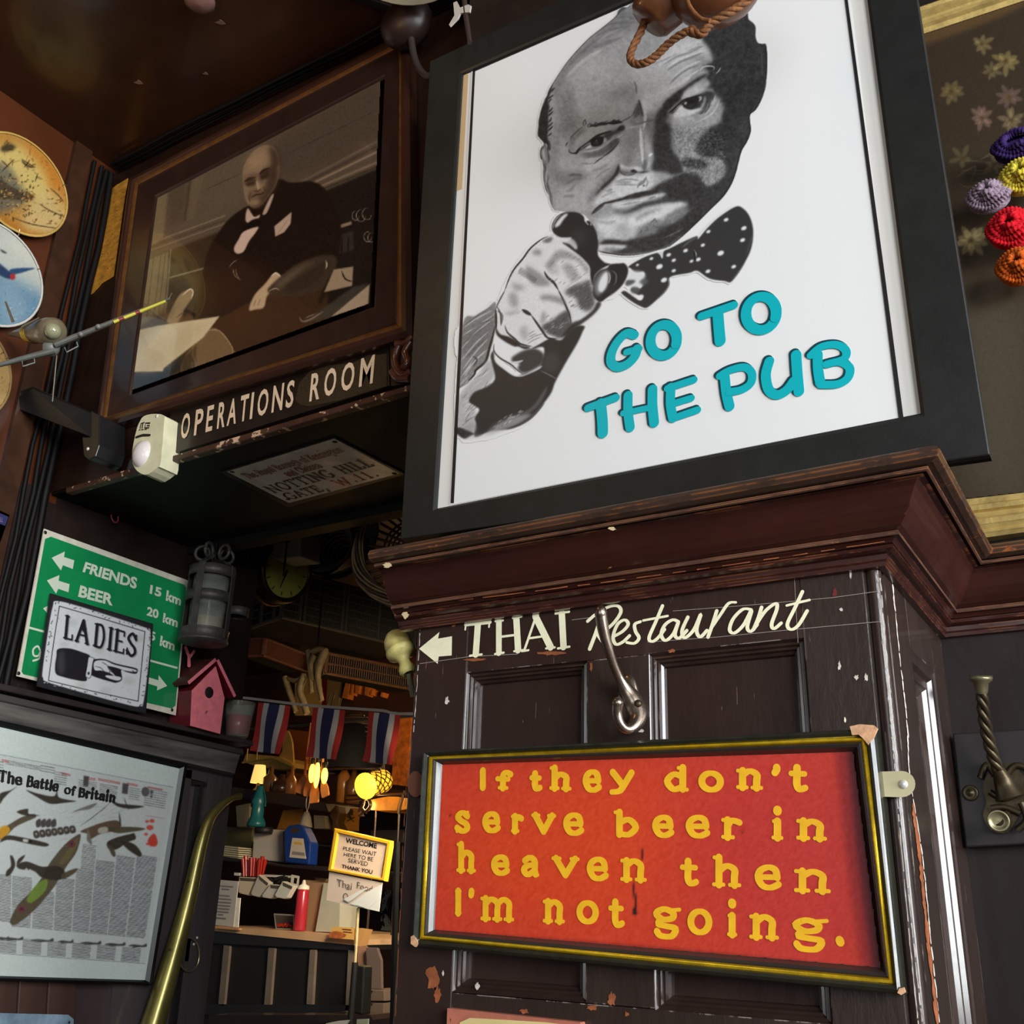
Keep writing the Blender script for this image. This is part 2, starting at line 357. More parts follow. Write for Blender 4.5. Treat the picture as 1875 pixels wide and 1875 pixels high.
# portrait print of the big poster, traced as ink shapes
def paint_portrait():
    c=Canvas(830,-100,1420,812,(228,228,226))
    HEAD="A1140 60 1060 80 1010 125 980 190 850 300 690 425 560 555 430 705 340 835 275 935 215 1035 200 1090;A170 1140 130 1250 100 1380 98 1440 88 1540 110 1580 160 1640 130 1690 117 1760 128 1830;C160 830 183 900 185 1050 190 1130 220 1260 260 1330 290 1450 335 1535 360 1545 500 1560 720 1590 790 1650 880 1740 920 1875;E225 1100 222 1250 400 1290 560 1300 760 1280 900 1240 1030 1200 1180 1080 1350 920 1500 770 1650 620 1740 480 1790 350 1830 200;D1400 1010 1440 870 1500 770 1540 680 1556 600 1545 500 1550 410 1620 350 1690 230 1740 90 1758 -30;B1757 850 1755 700 1742 608 1690 603 1632 585 1600 500 1600 370 1560 310 1505 262 1490 170 1440 120 1430 30 1400 -220 1050 -460 450 -500 -80 -260"
    P,S=c.P,c.S
    P(150,HEAD,.5); c.setclip(HEAD)
    # broad tones
    P(112,"A1140 60 980 190 560 555 340 835 250 1000 330 1150 420 960 560 800 760 560 1000 380 1200 330 1500 300 1400 60",7,.75)
    P(168,"A560 720 800 640 1150 800 1180 950 900 1100 600 1300 420 1180 450 900",9,.8)
    P(172,"A620 1150 1000 1150 1180 1180 1050 1330 700 1400 560 1330",6,.8)
    P(112,"A330 1150 430 1050 520 1250 540 1450 400 1560 330 1400",6,.6)
    P(120,"A400 960 520 1000 500 1200 380 1130",6,.5)
    P(120,"A1080 150 1300 260 1550 200 1600 330 1350 500 1250 620 1500 430 1250 350 1000 330",6,.45)
    P(135,"A1000 1000 1180 960 1210 1090 1050 1110 950 1130",4,.5)
    P(178,"A1140 760 1500 620 1875 420 1875 700 1700 900 1400 1150 1290 1330 1250 1150 1220 950",6,.9)
    P(190,"B480 560 860 560 1000 780 760 760 400 900 250 840",5,.8)
    P(190,"A1300 1130 1600 950 1875 700 1780 960 1500 1150 1330 1300 1280 1240",5,.9)
    # forehead wrinkles right side
    S(120,5,"B400 960 560 850 720 790 860 730",2.5,.8); S(118,4,"B350 880 520 780 700 720 860 640",2.5,.7); S(115,5,"B420 1160 560 1010 700 930 820 900",3,.8)
    S(205,4,"B380 930 560 820 740 750 900 690",2,.7); S(205,5,"B450 1080 600 960 740 880 840 840",2,.7); S(208,6,"B380 1240 560 1150 700 1050 820 960",2,.8)
    S(130,3,"B180 880 330 830 520 740",2,.6); S(205,4,"B660 640 780 580 870 580",2,.5); S(125,3,"B680 700 800 650 900 640",1.5,.6)
    # left forehead lines
    S(92,3,"A800 330 950 270 1200 250",2,.6); S(98,3,"A720 430 900 350 1180 300",2,.5); S(165,3,"A760 480 900 390 1060 320",2,.5); S(100,8,"A700 560 850 500 1050 430",3,.5)
    S(185,7,"A420 880 520 780 680 650 830 570",3,.6); S(100,6,"A380 830 500 690 640 560 800 440",3,.5)
    S(60,3,"A210 1040 280 930 340 835 430 705 560 555 690 425 850 300 985 190 1060 100 1150 70",1.2,.9)
    P(70,"A1010 125 1060 80 1150 65 1080 110 1000 170",1.5,.8)
    S(95,3,"A960 230 1060 190 1200 210",2,.6);S(95,3,"A1000 190 1100 150 1180 160",2,.6)
    # dark side
    P(46,"B1500 -100 1400 -420 1000 -560 820 -300 860 0 900 300 870 480 880 560 960 660 1010 780 1010 850 930 880 900 930 960 1000 900 1060 960 1120 1000 1200 1040 1290 1100 1400 1170 1500 1160 1640 1100 1800 1150 2000 1500 2000 1700 1500 1800 1200 1800 500",3,.95)
    P(46,"D900 60 1100 100 1200 260 1190 420 1160 520 1000 600 870 760 850 870 960 960 1160 980 1240 1100 1170 1240 1000 1330 960 1300 900 1180 800 1150 700 1160 560 1220 400 1290 250 1370 0 1450 0 1490 300 1440 470 1420 420 1500 700 1520 760 1560 700 1640 560 1740 420 1830 250 1875 700 1940 1000 1800 1600 1200 1650 400 1800 0",3,.93)
    # ear / hair left
    P(38,"A265 950 215 1040 190 1090 170 1150 130 1250 100 1380 98 1440 88 1540 110 1580 160 1640 185 1690 225 1720 240 1650 205 1580 210 1480 215 1400 210 1300 225 1230 210 1140 235 1060",1.2,1)
    for t in ("A200 1140 240 1110 275 1085","A210 1290 240 1260 262 1230","A205 1330 240 1300 265 1275","A200 1460 235 1430 262 1400","A205 1500 240 1470 265 1440","A205 1560 230 1540 252 1520","A215 1400 235 1380 250 1340","A230 1060 260 1030 290 1000","A215 1180 230 1150 250 1130"): S(45,3,t,1,.95)
    S(60,1.6,"A205 1065 165 1080 145 1130 165 1140 200 1110",1,.9)
    P(125,"C150 700 185 650 235 690 265 800 260 900 230 960 250 1060 260 1200 300 1330 330 1530 280 1420 210 1220 185 1050 183 900 145 780",1.5,.9)
    S(50,3,"C200 655 160 690 143 750 160 830 183 900 205 970",1,.95); S(60,4,"C240 690 262 800 262 880",2,.8); S(60,2.5,"C185 960 188 1050 200 1180 230 1290 270 1370 300 1470 335 1530",1,.9)
    S(70,2.5,"C270 1080 240 1150 260 1240 290 1330 310 1440",1.2,.8); S(70,4,"C210 880 215 980 205 1080",2,.6); S(195,4,"C190 700 190 780 215 850",2,.7); S(185,3,"C240 960 225 1060 235 1160",2,.6)
    S(40,4,"A200 1640 225 1690 235 1720",1.2,1); S(220,2,"C215 620 230 650 235 680",1,.8)
    # temple, cheek left
    P(135,"C300 560 420 520 470 640 460 820 350 900 290 800",6,.7); P(185,"C420 620 520 560 560 700 520 900 440 1000 400 850",6,.6)
    P(185,"C470 800 700 780 760 900 820 1000 640 1020 420 990",7,.7); P(200,"C700 860 850 840 1000 820 1100 700 1220 640 1180 850 1000 980 800 1000",5,.8)
    P(118,"C300 980 420 990 560 1020 740 1030 740 1130 600 1160 520 1220 420 1180 330 1150",5,.65); S(85,5,"C520 1060 620 1050 720 1060",3,.7);S(95,4,"C500 1180 620 1110 740 1100",3,.6)
    P(175,"C380 1280 500 1230 650 1200 800 1080 1000 900 1180 860 1060 1080 850 1330 800 1500 640 1540 400 1530 340 1420",6,.6); S(120,5,"C470 1350 540 1340 620 1345",3,.6); S(110,5,"C620 1180 560 1260 500 1280",4,.5)
    P(100,"C1220 900 1240 960 1180 1090 1050 1220 900 1360 800 1440 830 1330 960 1180 1060 1060 1160 980",4,.75)
    P(38,"C1228 900 1240 960 1200 1060 1080 1180 960 1280 890 1350 1000 1200 1100 1110 1170 1020 1200 950",1.5,.95)
    S(120,6,"C850 1000 980 960 1090 900",4,.5); S(110,5,"C900 1100 1010 1010 1100 960",3,.5)
    # left eye
    P(170,"C540 620 640 470 800 400 1000 370 1200 380 1260 420 1180 470 1000 480 850 560 700 640 640 700 600 730 545 700",3,.8)
    P(90,"C560 560 700 440 760 420 720 480 620 580 580 680 545 700",3,.7); P(110,"C1050 440 1200 380 1290 400 1250 470 1130 500 1050 480",3,.6)
    S(42,5.5,"C830 370 900 375 960 355 1040 350 1100 335",1.5,.95); S(38,7,"C1080 340 1150 335 1220 325 1265 330",1.5,1); S(70,3,"C1250 320 1320 290 1390 250 1420 220",1.5,.6)
    for t in ("C740 380 735 330 760 295 770 340 760 375","C790 390 820 350 850 360 860 390","C800 400 830 390 870 385","C880 370 900 340 930 330","C1000 350 1040 320 1080 310","C1120 330 1150 300 1190 300","C1200 320 1220 295 1240 290","C960 350 990 330 1010 320"): S(50,1.8,t,.9,.85)
    S(75,3,"C555 560 600 500 700 410 720 400",1.5,.7); S(45,2.5,"C495 655 510 620 525 605",1.2,.8); S(80,2.5,"C600 500 560 540",1.2,.7)
    P(36,"C1265 370 1300 380 1310 415 1280 445 1240 450 1190 440 1220 400",1.2,1); P(50,"C1010 510 1100 455 1240 440 1210 480 1130 520 1100 560 1050 570",1.8,.9)
    S(34,4.5,"C660 700 740 650 840 580 920 520 1020 480 1120 450",1.2,1); S(40,4.5,"C600 755 640 750 665 715 700 690",1.2,1); S(48,2.5,"C535 700 550 740 600 758 640 750",1.2,.9)
    P(168,"C700 700 760 640 850 590 830 640 860 670 920 670 860 700 760 720",2,.7); P(215,"C760 680 820 640 838 650 850 668 800 690",.8,.95); P(180,"C1010 560 1050 545 1040 590 980 620 1000 590",1,.8)
    P(28,"C835 620 845 580 900 540 1000 520 1015 560 1000 620 950 655 880 665 845 645",.8,1); P(85,"C880 600 920 590 960 600 930 635 890 630",1.2,.6); P(210,"C912 575 922 572 925 585 915 590",.6,.9)
    S(40,2,"C690 715 760 670 830 630",1,.9); S(205,3.5,"C700 740 850 720 1000 670 1100 590 1200 540 1280 490",1.4,.85); S(130,2.5,"C720 690 800 700 900 690 1000 650",1.2,.6)
    P(88,"C720 760 850 760 980 690 1080 620 1180 550 1240 560 1220 610 1130 710 1050 760 900 800 760 800",3,.85); S(45,3,"C1230 590 1150 690 1070 760 1010 800",1.3,.9); S(60,2.5,"C1010 800 930 860 880 900",1.2,.8); P(60,"C1110 600 1190 550 1220 570 1170 640 1100 700 1080 680",2,.7)
    S(120,3,"C700 890 800 900 880 890",2,.6); S(205,3,"C760 840 880 830 1000 800",2,.6)
    # nose
    P(150,"C1300 420 1500 430 1540 700 1560 850 1400 950 1250 870 1200 800 1280 600",6,.7); P(108,"C1360 470 1470 440 1500 560 1440 800 1330 850 1330 700",6,.5); P(115,"C1290 860 1400 820 1420 900 1340 940 1290 920",3,.7)
    S(205,6,"C1520 400 1530 600 1545 780 1550 900",2,.9); S(170,9,"C1600 500 1620 700 1650 850",4,.7); S(215,5,"C1640 800 1660 770 1690 765",1.5,1); S(185,5,"C1620 860 1640 900 1610 960",1.8,.8)
    P(62,"C1570 860 1600 850 1600 960 1560 1010 1500 1010 1540 950",2.5,.7)
    P(44,"D340 470 420 330 500 380 560 600 570 850 640 960 700 1130 640 1200 420 1160 320 1150 300 1080 330 960 310 800 330 640",2.5,.95); P(70,"D200 480 330 440 330 700 290 800 250 620",5,.55)
    P(215,"C1250 960 1380 970 1470 1000 1560 990 1480 940 1380 950 1300 930 1240 900",1.8,.8)
    P(90,"C1235 990 1300 1000 1370 1010 1440 1030 1400 1055 1300 1050",1.3,.8); S(40,2.5,"C1235 985 1260 1030 1330 1060 1420 1045 1470 1010",1,.9); P(34,"C1380 1000 1430 975 1470 1000 1500 1015 1590 1000 1640 1010 1560 1030 1480 1020 1420 1025",1.2,1)
    # centre furrow
    P(66,"A1240 1150 1260 1170 1290 1290 1285 1340 1235 1320 1185 1350 1200 1270",2,.85); S(55,3,"A1250 1140 1275 1240 1295 1335",1,.9); S(70,2,"A1190 930 1215 980 1225 1080",1.2,.85); S(200,5,"A1290 1150 1320 1250 1320 1370 1300 1480",2,.8)
    for t in ("A1170 1320 1200 1270 1220 1220","A1190 1360 1220 1300 1235 1250","A1210 1360 1240 1310 1250 1280"): S(60,2,t,1,.7)
    S(85,3,"A1200 1430 1300 1400 1420 1370 1480 1330",1.5,.7); S(190,4,"A1100 1470 1200 1450 1330 1430",2,.6); P(110,"A1150 1370 1290 1330 1280 1430 1180 1430",3,.5)
    # upper lip, moustache area
    P(205,"C1200 1080 1300 1060 1450 1060 1680 1020 1700 1150 1640 1260 1400 1330 1180 1390 1000 1420 900 1480 860 1460 1000 1300 1130 1180",3,.95)
    for t,g,w in (("C1190 1140 1350 1110 1500 1130",130,4),("C1170 1190 1300 1180 1480 1190",130,4),("C1060 1280 1100 1260 1130 1250",125,6),("C1180 1160 1280 1150 1400 1150",120,3),("C980 1360 1100 1300 1180 1280",150,4),("C1500 1200 1560 1150 1600 1080",90,5),("C1480 1230 1500 1180 1540 1130",100,4),("C1600 1100 1620 1160 1590 1220",105,3),("C1560 1190 1570 1210",50,5)): S(g,w,t,2,.7)
    P(185,"D290 1150 420 1150 520 1180 430 1260 300 1330 260 1280",4,.8); P(120,"D330 1150 480 1170 620 1180 700 1180 560 1220 440 1270",4,.55)
    for i in range(9): S(170,1.3,"D%d %d %d %d"%(300+i*40,1300-i*12,380+i*42,1190-i*6),.9,.5)
    # mouth
    P(46,"E330 690 480 640 600 610 700 580 850 560 1020 590 960 610 820 605 680 630 540 650 440 680 350 700",1.4,.95)
    S(45,3.5,"E145 830 200 770 270 710 340 690 460 665 600 630",1.3,.95); S(50,7,"E150 820 220 760 290 710",2,.8); S(45,9,"E520 640 700 600 860 575",2.5,.8)
    P(205,"E400 700 600 670 800 620 940 580 1010 590 960 620 820 650 700 700 560 740 460 770 380 760",2,.9); S(130,4,"E480 720 600 700 700 680",2,.6); S(110,3,"E800 650 880 620",1.5,.7)
    P(58,"E450 800 560 780 700 710 850 670 1020 640 1230 670 1180 690 1040 690 900 710 760 740 640 790 540 820 480 830",2.2,.95); P(105,"E380 760 500 770 560 790 480 830 410 820",3,.7)
    P(215,"E560 880 700 800 880 740 1080 700 1200 690 1140 770 1000 850 850 900 700 960 620 960",3,.9); P(120,"E640 870 760 800 900 760 960 760 850 810 740 860 660 890",3,.75)
    P(218,"E230 880 440 830 560 880 640 960 660 1040 540 1100 300 1100 230 1020 190 920",5,.8); S(140,6,"E200 900 320 930 420 900",3,.5); S(150,8,"E420 780 330 790 260 820",4,.4)
    P(150,"E420 960 500 930 590 990 600 1060 500 1090 420 1050",5,.7)
    P(112,"E690 1010 800 920 870 890 960 930 1000 850 1130 760 1250 770 1180 880 1010 980 830 1060 660 1100",3,.85); P(130,"E1000 880 1100 800 1220 780 1300 750 1160 860 1060 940",3,.6)
    for t in ("E700 1000 720 1020 690 1040","E760 960 790 990 760 1020","E820 920 850 900 870 880 890 920","E850 960 900 980 940 960","E880 1020 930 990 980 960"): S(70,2,t,1,.7)
    P(48,"E520 1140 700 1090 860 1050 980 980 1110 930 1300 800 1450 720 1400 880 1200 1060 1030 1190 860 1250 640 1280 400 1280 380 1240 520 1210 560 1180",2.5,.96)
    S(120,3,"E970 1100 1080 1050 1200 990",2,.5); S(110,3,"E1090 900 1180 830 1300 760",2,.5)
    P(40,"E240 1170 300 1120 420 1120 560 1150 540 1180 400 1170 280 1180",2,.95); P(205,"E240 1180 380 1180 530 1190 500 1220 380 1240 240 1240",1.8,.95); P(105,"E300 1210 450 1215 520 1230 420 1255 280 1245",2.5,.7); S(40,3,"E225 1250 400 1285 560 1300 760 1285",1.4,.9)
    # eyebrow & right eye
    P(44,"B330 1430 500 1270 650 1170 800 1070 920 1010 900 1060 760 1150 650 1230 600 1300 570 1370 500 1430 400 1520 350 1560",1.8,.95)
    P(200,"B590 1370 640 1260 760 1190 880 1130 950 1130 900 1230 800 1290 680 1350",2.5,.9); P(150,"B800 1190 900 1080 960 1130 930 1200 860 1220",3,.7)
    P(46,"B400 1560 480 1480 580 1390 700 1340 850 1290 960 1250 1050 1290 1020 1380 960 1420 900 1500 840 1560 700 1500 620 1480 560 1450 480 1550",1.8,.9)
    P(215,"B470 1590 520 1510 590 1440 620 1480 700 1510 800 1490 860 1500 760 1560 620 1600 520 1640",1.5,.95); P(185,"B760 1530 830 1490 880 1400 900 1330 920 1360 900 1440 830 1540",1.5,.8)
    P(34,"B600 1420 640 1370 780 1320 820 1340 810 1400 760 1480 690 1500 620 1470",1,1); P(205,"B620 1420 640 1400 660 1410 640 1440",.9,.9); S(180,4,"B820 1340 850 1340 830 1390",1.2,.8); P(75,"B650 1440 720 1430 760 1440 700 1480",2,.6)
    S(34,3,"B400 1560 470 1500 560 1420 620 1370 760 1330 860 1290",1.2,.95); S(150,2,"B470 1540 520 1480 570 1430",1,.6); S(130,2.2,"B920 1240 1000 1230 1030 1260",1.2,.6)
    S(190,2.6,"B840 1000 850 950 900 915 1000 910 1035 930 1020 960",1,.85); S(170,2.2,"B1060 1010 1090 980 1125 925",1,.85); S(175,2,"B790 1020 850 1000 910 990",1,.7); S(150,2,"B700 1060 760 1020 830 1000",1.2,.7)
    P(150,"B500 1620 700 1610 900 1520 1000 1380 1080 1320 1160 1480 1100 1600 950 1680 760 1740 600 1800 420 1720 380 1600",4,.75); P(185,"B520 1620 680 1600 760 1620 660 1680 540 1680",3,.7)
    for t in ("B900 1580 990 1480 1060 1350","B960 1600 1050 1500 1110 1360","B860 1640 960 1590 1060 1500","B1000 1420 1030 1370 1050 1300","B760 1690 860 1650 960 1600"): S(190,2.5,t,1.5,.6)
    for t in ("B900 1560 960 1460 980 1380","B830 1570 890 1530 930 1450"): S(60,3.5,t,1.5,.7)
    # right cheek mottled
    P(118,"D560 600 700 600 900 620 1000 640 880 780 850 880 740 950 660 930 580 860",5,.75); P(140,"D600 800 760 740 820 830 800 930 720 940 640 900",4,.6)
    P(120,"D950 980 1150 980 1220 1080 1150 1220 1000 1300 900 1220 740 1140 740 1110 960 1130 1010 1060",4,.7); P(150,"D1000 1080 1120 1050 1140 1130 1040 1210 960 1200",4,.5); S(135,4,"D730 1130 830 1135 920 1150",2,.6)
    P(40,"D700 970 960 990 1010 1060 960 1110 800 1110 680 1050",3,.8); P(85,"D700 1390 780 1300 850 1280 800 1340 720 1400",3,.6)
    P(46,"D560 1220 760 1150 860 1170 940 1260 1000 1330 900 1440 700 1500 500 1460 470 1400 350 1390 300 1370",3,.6)
    S(75,3,"B1680 700 1690 850 1690 1000",2,.6); P(66,"D1420 480 1530 420 1530 640 1440 760 1400 640",4,.5)
    c.clip=None
    # texture inside head

    rs=np.random.RandomState(3)
    c.setclip("D560 600 700 560 900 560 1050 600 1230 700 1250 1000 1200 1230 1020 1330 900 1220 740 1140 620 900 560 760",3); c.grain(11,21,1); c.grain(9,22,2); c.setclip(HEAD); c.grain(4.5,23,1); c.grain(4,24,3); c.clip=None
    for i in range(60):
        x=1215+rs.rand()*160;y=20+rs.rand()*300
        if c.sample(x,y)[0]<70: c.S(95,1.3,[(x,y),(x+1,y+1)],.9,.5)
    # edge line right of face
    S(24,2.6,"E1030 1200 1180 1080 1350 920 1500 770 1650 620 1740 480 1790 350;D1400 1010 1440 870 1500 770 1540 680 1556 600 1545 500 1550 410 1620 350 1690 230 1740 90",1,.9)
    S(24,2.6,"B1750 1080 1752 850 1750 700 1738 610",1,.9)
    # bow tie
    P(48,"H262 830 350 770 480 705 610 665 640 690 665 730 680 650 760 610 900 540 1060 470 1085 480 1090 500 1200 370 1340 240 1530 120 1620 140 1700 240 1740 400 1720 600 1640 780 1490 1000 1400 1000 1220 970 1080 880 980 905 760 950 740 1050 690 1130 600 1220 490 1310 430 1310 300 1240 185 1150 190 1125 230 1120 330 1190 400 1230 430 1200 350 1150 290 1110 330 1060 400 1090 430 1040 380 1010 450 940 440 890 350 900 290 850",.9,1)
    P(222,"H225 880 330 900 440 890 450 920 400 980 350 1000 250 960",2,.0)
    for x,y,r in ((1420,275,24),(1210,415,22),(1145,575,22),(1630,375,28),(1615,515,26),(1355,670,34),(1510,830,24),(1205,885,26),(1090,745,26),(1010,765,20),(940,640,24),(800,755,22),(740,690,24),(800,878,22),(535,735,20),(630,830,34),(685,988,32),(405,1190,34),(370,810,16)):

        P(232,"H"+" ".join("%d %d"%(x+r*math.cos(a)*1.15,y-r*math.sin(a)*.85-r*.3*math.cos(a)) for a in (0,1,2,3,4,5,5.6)),1,.97)
    P(216,"H250 880 330 880 440 900 460 960 400 1010 440 1040 380 1070 300 1080 250 1010 220 950",2.5,.92); P(60,"H225 1030 250 990 340 990 330 1020 280 1050 240 1055",1.5,.85); P(90,"H290 1100 320 1070 400 1090 380 1140 330 1150 300 1140",2,.8); P(110,"H395 1020 440 980 500 990 480 1030 430 1050",2,.6)
    S(110,4,"H900 600 1000 520 1080 480",2,.5); S(200,1.6,"H1040 630 1065 680 1060 740",1,.8); S(30,4,"H1040 640 1050 700 1055 770",1,1); S(100,3,"H740 970 745 1040 690 1130 600 1215",2,.7); S(90,3,"H1640 780 1560 900 1490 985",2,.7)
    P(205,"H610 668 640 690 665 735 670 690 660 650",.8,.95); S(105,3,"H1740 420 1700 560 1650 700",2,.3)
    # --- hand, sleeve ---
    P(120,"F100 1370 250 1240 380 1160 480 1080 490 1200 490 1350 420 1650 370 1760 260 1860;G230 880 100 1000 100 1380 80 1400",1.2,.95)
    P(105,"F110 1420 300 1300 480 1200 470 1350 400 1600 150 1700 90 1600",5,.7)
    for t in ("F100 1470 250 1370 400 1270 480 1210","F110 1380 250 1280 440 1180","F90 1620 230 1460 380 1330 470 1270","F85 1760 250 1560 400 1420","F110 1850 260 1650 400 1500","F140 1870 300 1700 400 1620","G140 900 300 640 430 530","G150 820 240 700 300 600"): S(195,2.2,t,1,.8)
    for t in ("F120 1360 260 1250 430 1140","F200 1400 330 1320 440 1290","F120 1560 260 1440 360 1360","F150 1720 270 1590 370 1500","F200 1800 260 1720 260 1780"): S(70,2,t,1.2,.7)
    S(36,4.5,"F475 1360 450 1480 410 1620 370 1760 260 1860;G300 790 210 890",1.2,1); S(60,3,"F220 1700 270 1740 230 1820",1.5,.8)
    P(170,"G460 620 520 700 530 800 480 880 400 940 250 1090 320 1200 310 1340 250 1450 100 1380 110 1080 240 890 350 780",2.5,.9)
    for i in range(46):
        x=110+rs.rand()*330;y=780+rs.rand()*600
        if x-100>(1450-y)*1.1: continue
        S(float(rs.choice([80,100,215,225])),1.6,"G%d %d %d %d"%(x,y,x+55+rs.rand()*60,y-65-rs.rand()*70),.9,.6)
    P(44,"G490 570 520 510 545 640 640 720 760 800 860 780 1050 700 1100 480 960 490 1150 370 1300 390 1400 250 1560 230 1540 300 1480 430 1350 650 1230 870 1180 1000 1060 1160 940 1280 800 1370 700 1410 480 1440 330 1500 300 1470 320 1350 310 1280 360 1190 300 1140 240 1090 300 990 440 930 520 870 540 800 500 640",1.2,1)
    P(44,"G90 1390 200 1410 300 1460 260 1490 180 1520 80 1440",1.2,1)
    P(150,"G180 1380 300 1340 330 1400 300 1450 200 1420",2,.7)
    P(170,"G500 1400 620 1320 760 1260 960 1240 800 1360 640 1420 480 1480 300 1510 180 1525 300 1480 420 1480",3,.75); S(60,5,"G680 1410 820 1360 960 1270 1100 1120",2,.9); S(110,8,"G860 1240 1000 1150 1100 1000 1130 930",4,.5); S(150,2,"G1060 740 1160 790 1250 840",1.2,.6)
    for i in range(30):
        x=500+rs.rand()*330; y=1430-(x-500)*.45-rs.rand()*80
        S(float(rs.choice([60,200,215])),1.4,"G%d %d %d %d"%(x,y,x+40,y-30),.9,.6)
    P(66,"G1080 640 1150 540 1230 530 1280 640 1240 760 1120 740 1080 700",4,.7)
    CUFF=1
    P(225,"G545 590 640 680 760 770 860 790 1060 690 1050 720 900 790 820 810 740 790 600 690 540 620",.9,.97); P(225,"G545 300 525 420 540 520 640 620 740 650 860 620 740 610 760 570 860 510 960 490 800 470 700 400 600 360 560 290",1.2,1)
    P(228,"G480 560 520 510 530 440 500 480",1,.5); S(40,3,"G530 440 530 520 600 600 720 670 800 740 860 780",1.1,.95); P(48,"G730 600 760 570 870 510 1000 490 1100 560 1060 680 880 770 800 720 820 660 740 640",2,.95); S(215,4,"G740 645 800 645 860 625",1.5,.8)
    # fist base
    P(214,"F490 1160 540 1030 600 880 700 700 800 560 900 430 1020 360 1130 300 1230 330 1380 440 1550 620 1600 800 1590 960 1640 1080 1690 1100 1600 1220 1350 1400 1100 1500 900 1600 720 1570 560 1460 490 1350",1,1)
    FIST="F490 1160 540 1030 600 880 700 700 800 560 900 430 1020 360 1130 300 1230 330 1380 440 1550 620 1600 800 1590 960 1640 1080 1690 1100 1600 1220 1350 1400 1100 1500 900 1600 720 1570 560 1460 490 1350"
    S(35,3.2,"F590 950 640 810 700 700 800 580 880 470 1000 370 1080 330",1,.95); S(40,3,"F490 1160 520 1080 590 950",1,.7); S(34,4,"F485 1160 490 1280 490 1400",1,1)
    P(38,"F490 1380 540 1450 640 1480 740 1540 780 1580 880 1600 820 1620 740 1590 700 1590 600 1540 500 1460",1.1,1); S(40,3.5,"F590 1350 620 1430 700 1500 770 1560 900 1590",1.2,.95); S(50,3,"F500 1130 540 1220 545 1350",1.3,.8); S(45,3.5,"F500 1180 560 1230 550 1340",1.5,.6)
    S(36,5,"F1040 730 1080 800 1150 860 1200 940",1.1,.95); S(38,4,"F1200 940 1250 1040 1290 1130 1330 1230 1350 1330",1.3,.95); S(36,7,"F790 1170 840 1200 890 1230",1.3,.95); S(38,4.5,"F890 1230 940 1300 1010 1400 1080 1490 1180 1500",1.2,.95)
    P(60,"F1010 1360 1130 1290 1230 1210 1320 1180 1350 1320 1420 1300 1340 1420 1220 1500 1150 1470 1080 1440",2.5,.85); P(44,"F1350 1340 1480 1270 1600 1170 1650 1080 1690 1110 1600 1230 1400 1380 1230 1490",1.5,.95); P(52,"F1280 970 1340 900 1480 860 1560 830 1600 960 1620 1100 1560 1180 1500 1180 1430 1120 1400 1030 1300 1000",3.5,.8)
    P(110,"F1100 600 1180 500 1280 490 1420 560 1530 660 1560 780 1500 720 1420 620 1320 590 1200 600 1110 700 1060 660",3,.6); P(125,"F1240 660 1340 640 1420 740 1460 820 1360 860 1300 780",4,.6); P(130,"F1080 620 1180 640 1200 760 1120 760 1070 700",3,.4)
    P(110,"F900 520 950 480 1010 500 980 550",3,.7);P(70,"F1020 390 1080 350 1140 345 1100 400",2,.8);P(95,"F830 680 880 680 1050 800 1110 880 1010 900 900 870 850 790",3,.6);P(110,"F680 870 800 900 800 940 700 940",4,.6);P(110,"F650 980 720 990 740 1130 680 1140 640 1060",4,.6)
    P(110,"F1000 1010 1100 1000 1250 1040 1290 1120 1200 1090 1080 1060 1010 1060",3,.7);P(115,"F1030 1180 1000 1290 1010 1340 1060 1260",3,.7);P(110,"F600 1200 760 1180 740 1210 620 1230",3,.5);P(150,"F760 1400 830 1350 860 1480 800 1520",4,.7)
    for t in ("F840 1530 920 1480 1000 1450 1050 1440","F850 1560 930 1510 1010 1480","F860 1450 930 1410","F870 1480 950 1440"): S(120,2,t,1,.7)
    for i in range(14): S(70,1.6,"F%d %d %d %d"%(740+i*14,760+i*8,780+i*14,680+i*10),.9,.7)
    for i in range(40):
        x=1080+rs.rand()*450;y=480+rs.rand()*380; S(float(rs.choice([70,90,225])),1.4,"F%d %d %d %d"%(x,y+30,x+40,y),.9,.45)
    for i in range(40):
        x=1320+rs.rand()*260;y=880+rs.rand()*280; S(float(rs.choice([50,60,170])),1.4,"F%d %d %d %d"%(x,y+30,x+40,y),.9,.5)
    for i in range(30):
        x=1020+rs.rand()*300;y=1200+rs.rand()*230; S(float(rs.choice([40,50,190])),1.4,"F%d %d %d %d"%(x,y+25,x+40,y),.9,.5)
    S(215,3,"F1290 930 1400 860 1500 800 1570 740",1.4,.8)
    # index finger
    P(36,"F1130 200 1180 110 1260 60 1340 50 1430 60 1490 100 1510 160 1550 150 1600 200 1640 290 1660 400 1655 540 1720 620 1770 640 1800 650 1700 700 1620 780 1600 900 1570 800 1560 680 1480 580 1380 500 1300 440 1250 400 1330 380 1350 340 1280 350 1200 330 1140 280",1,1)
    P(225,"F1160 220 1180 170 1240 100 1290 70 1310 80 1260 140 1220 200 1180 225",1.4,.95); S(200,1.6,"F1140 240 1145 200 1180 130 1230 85",.9,.8); P(215,"F1240 350 1330 350 1390 380 1420 450 1400 480 1330 420 1260 400",1.4,.9); P(60,"F1340 330 1460 240 1540 300 1480 440 1400 420",6,.5); S(215,2,"F1500 140 1530 180 1550 200",1,.8); S(215,2,"F1570 180 1580 210",1,.7)
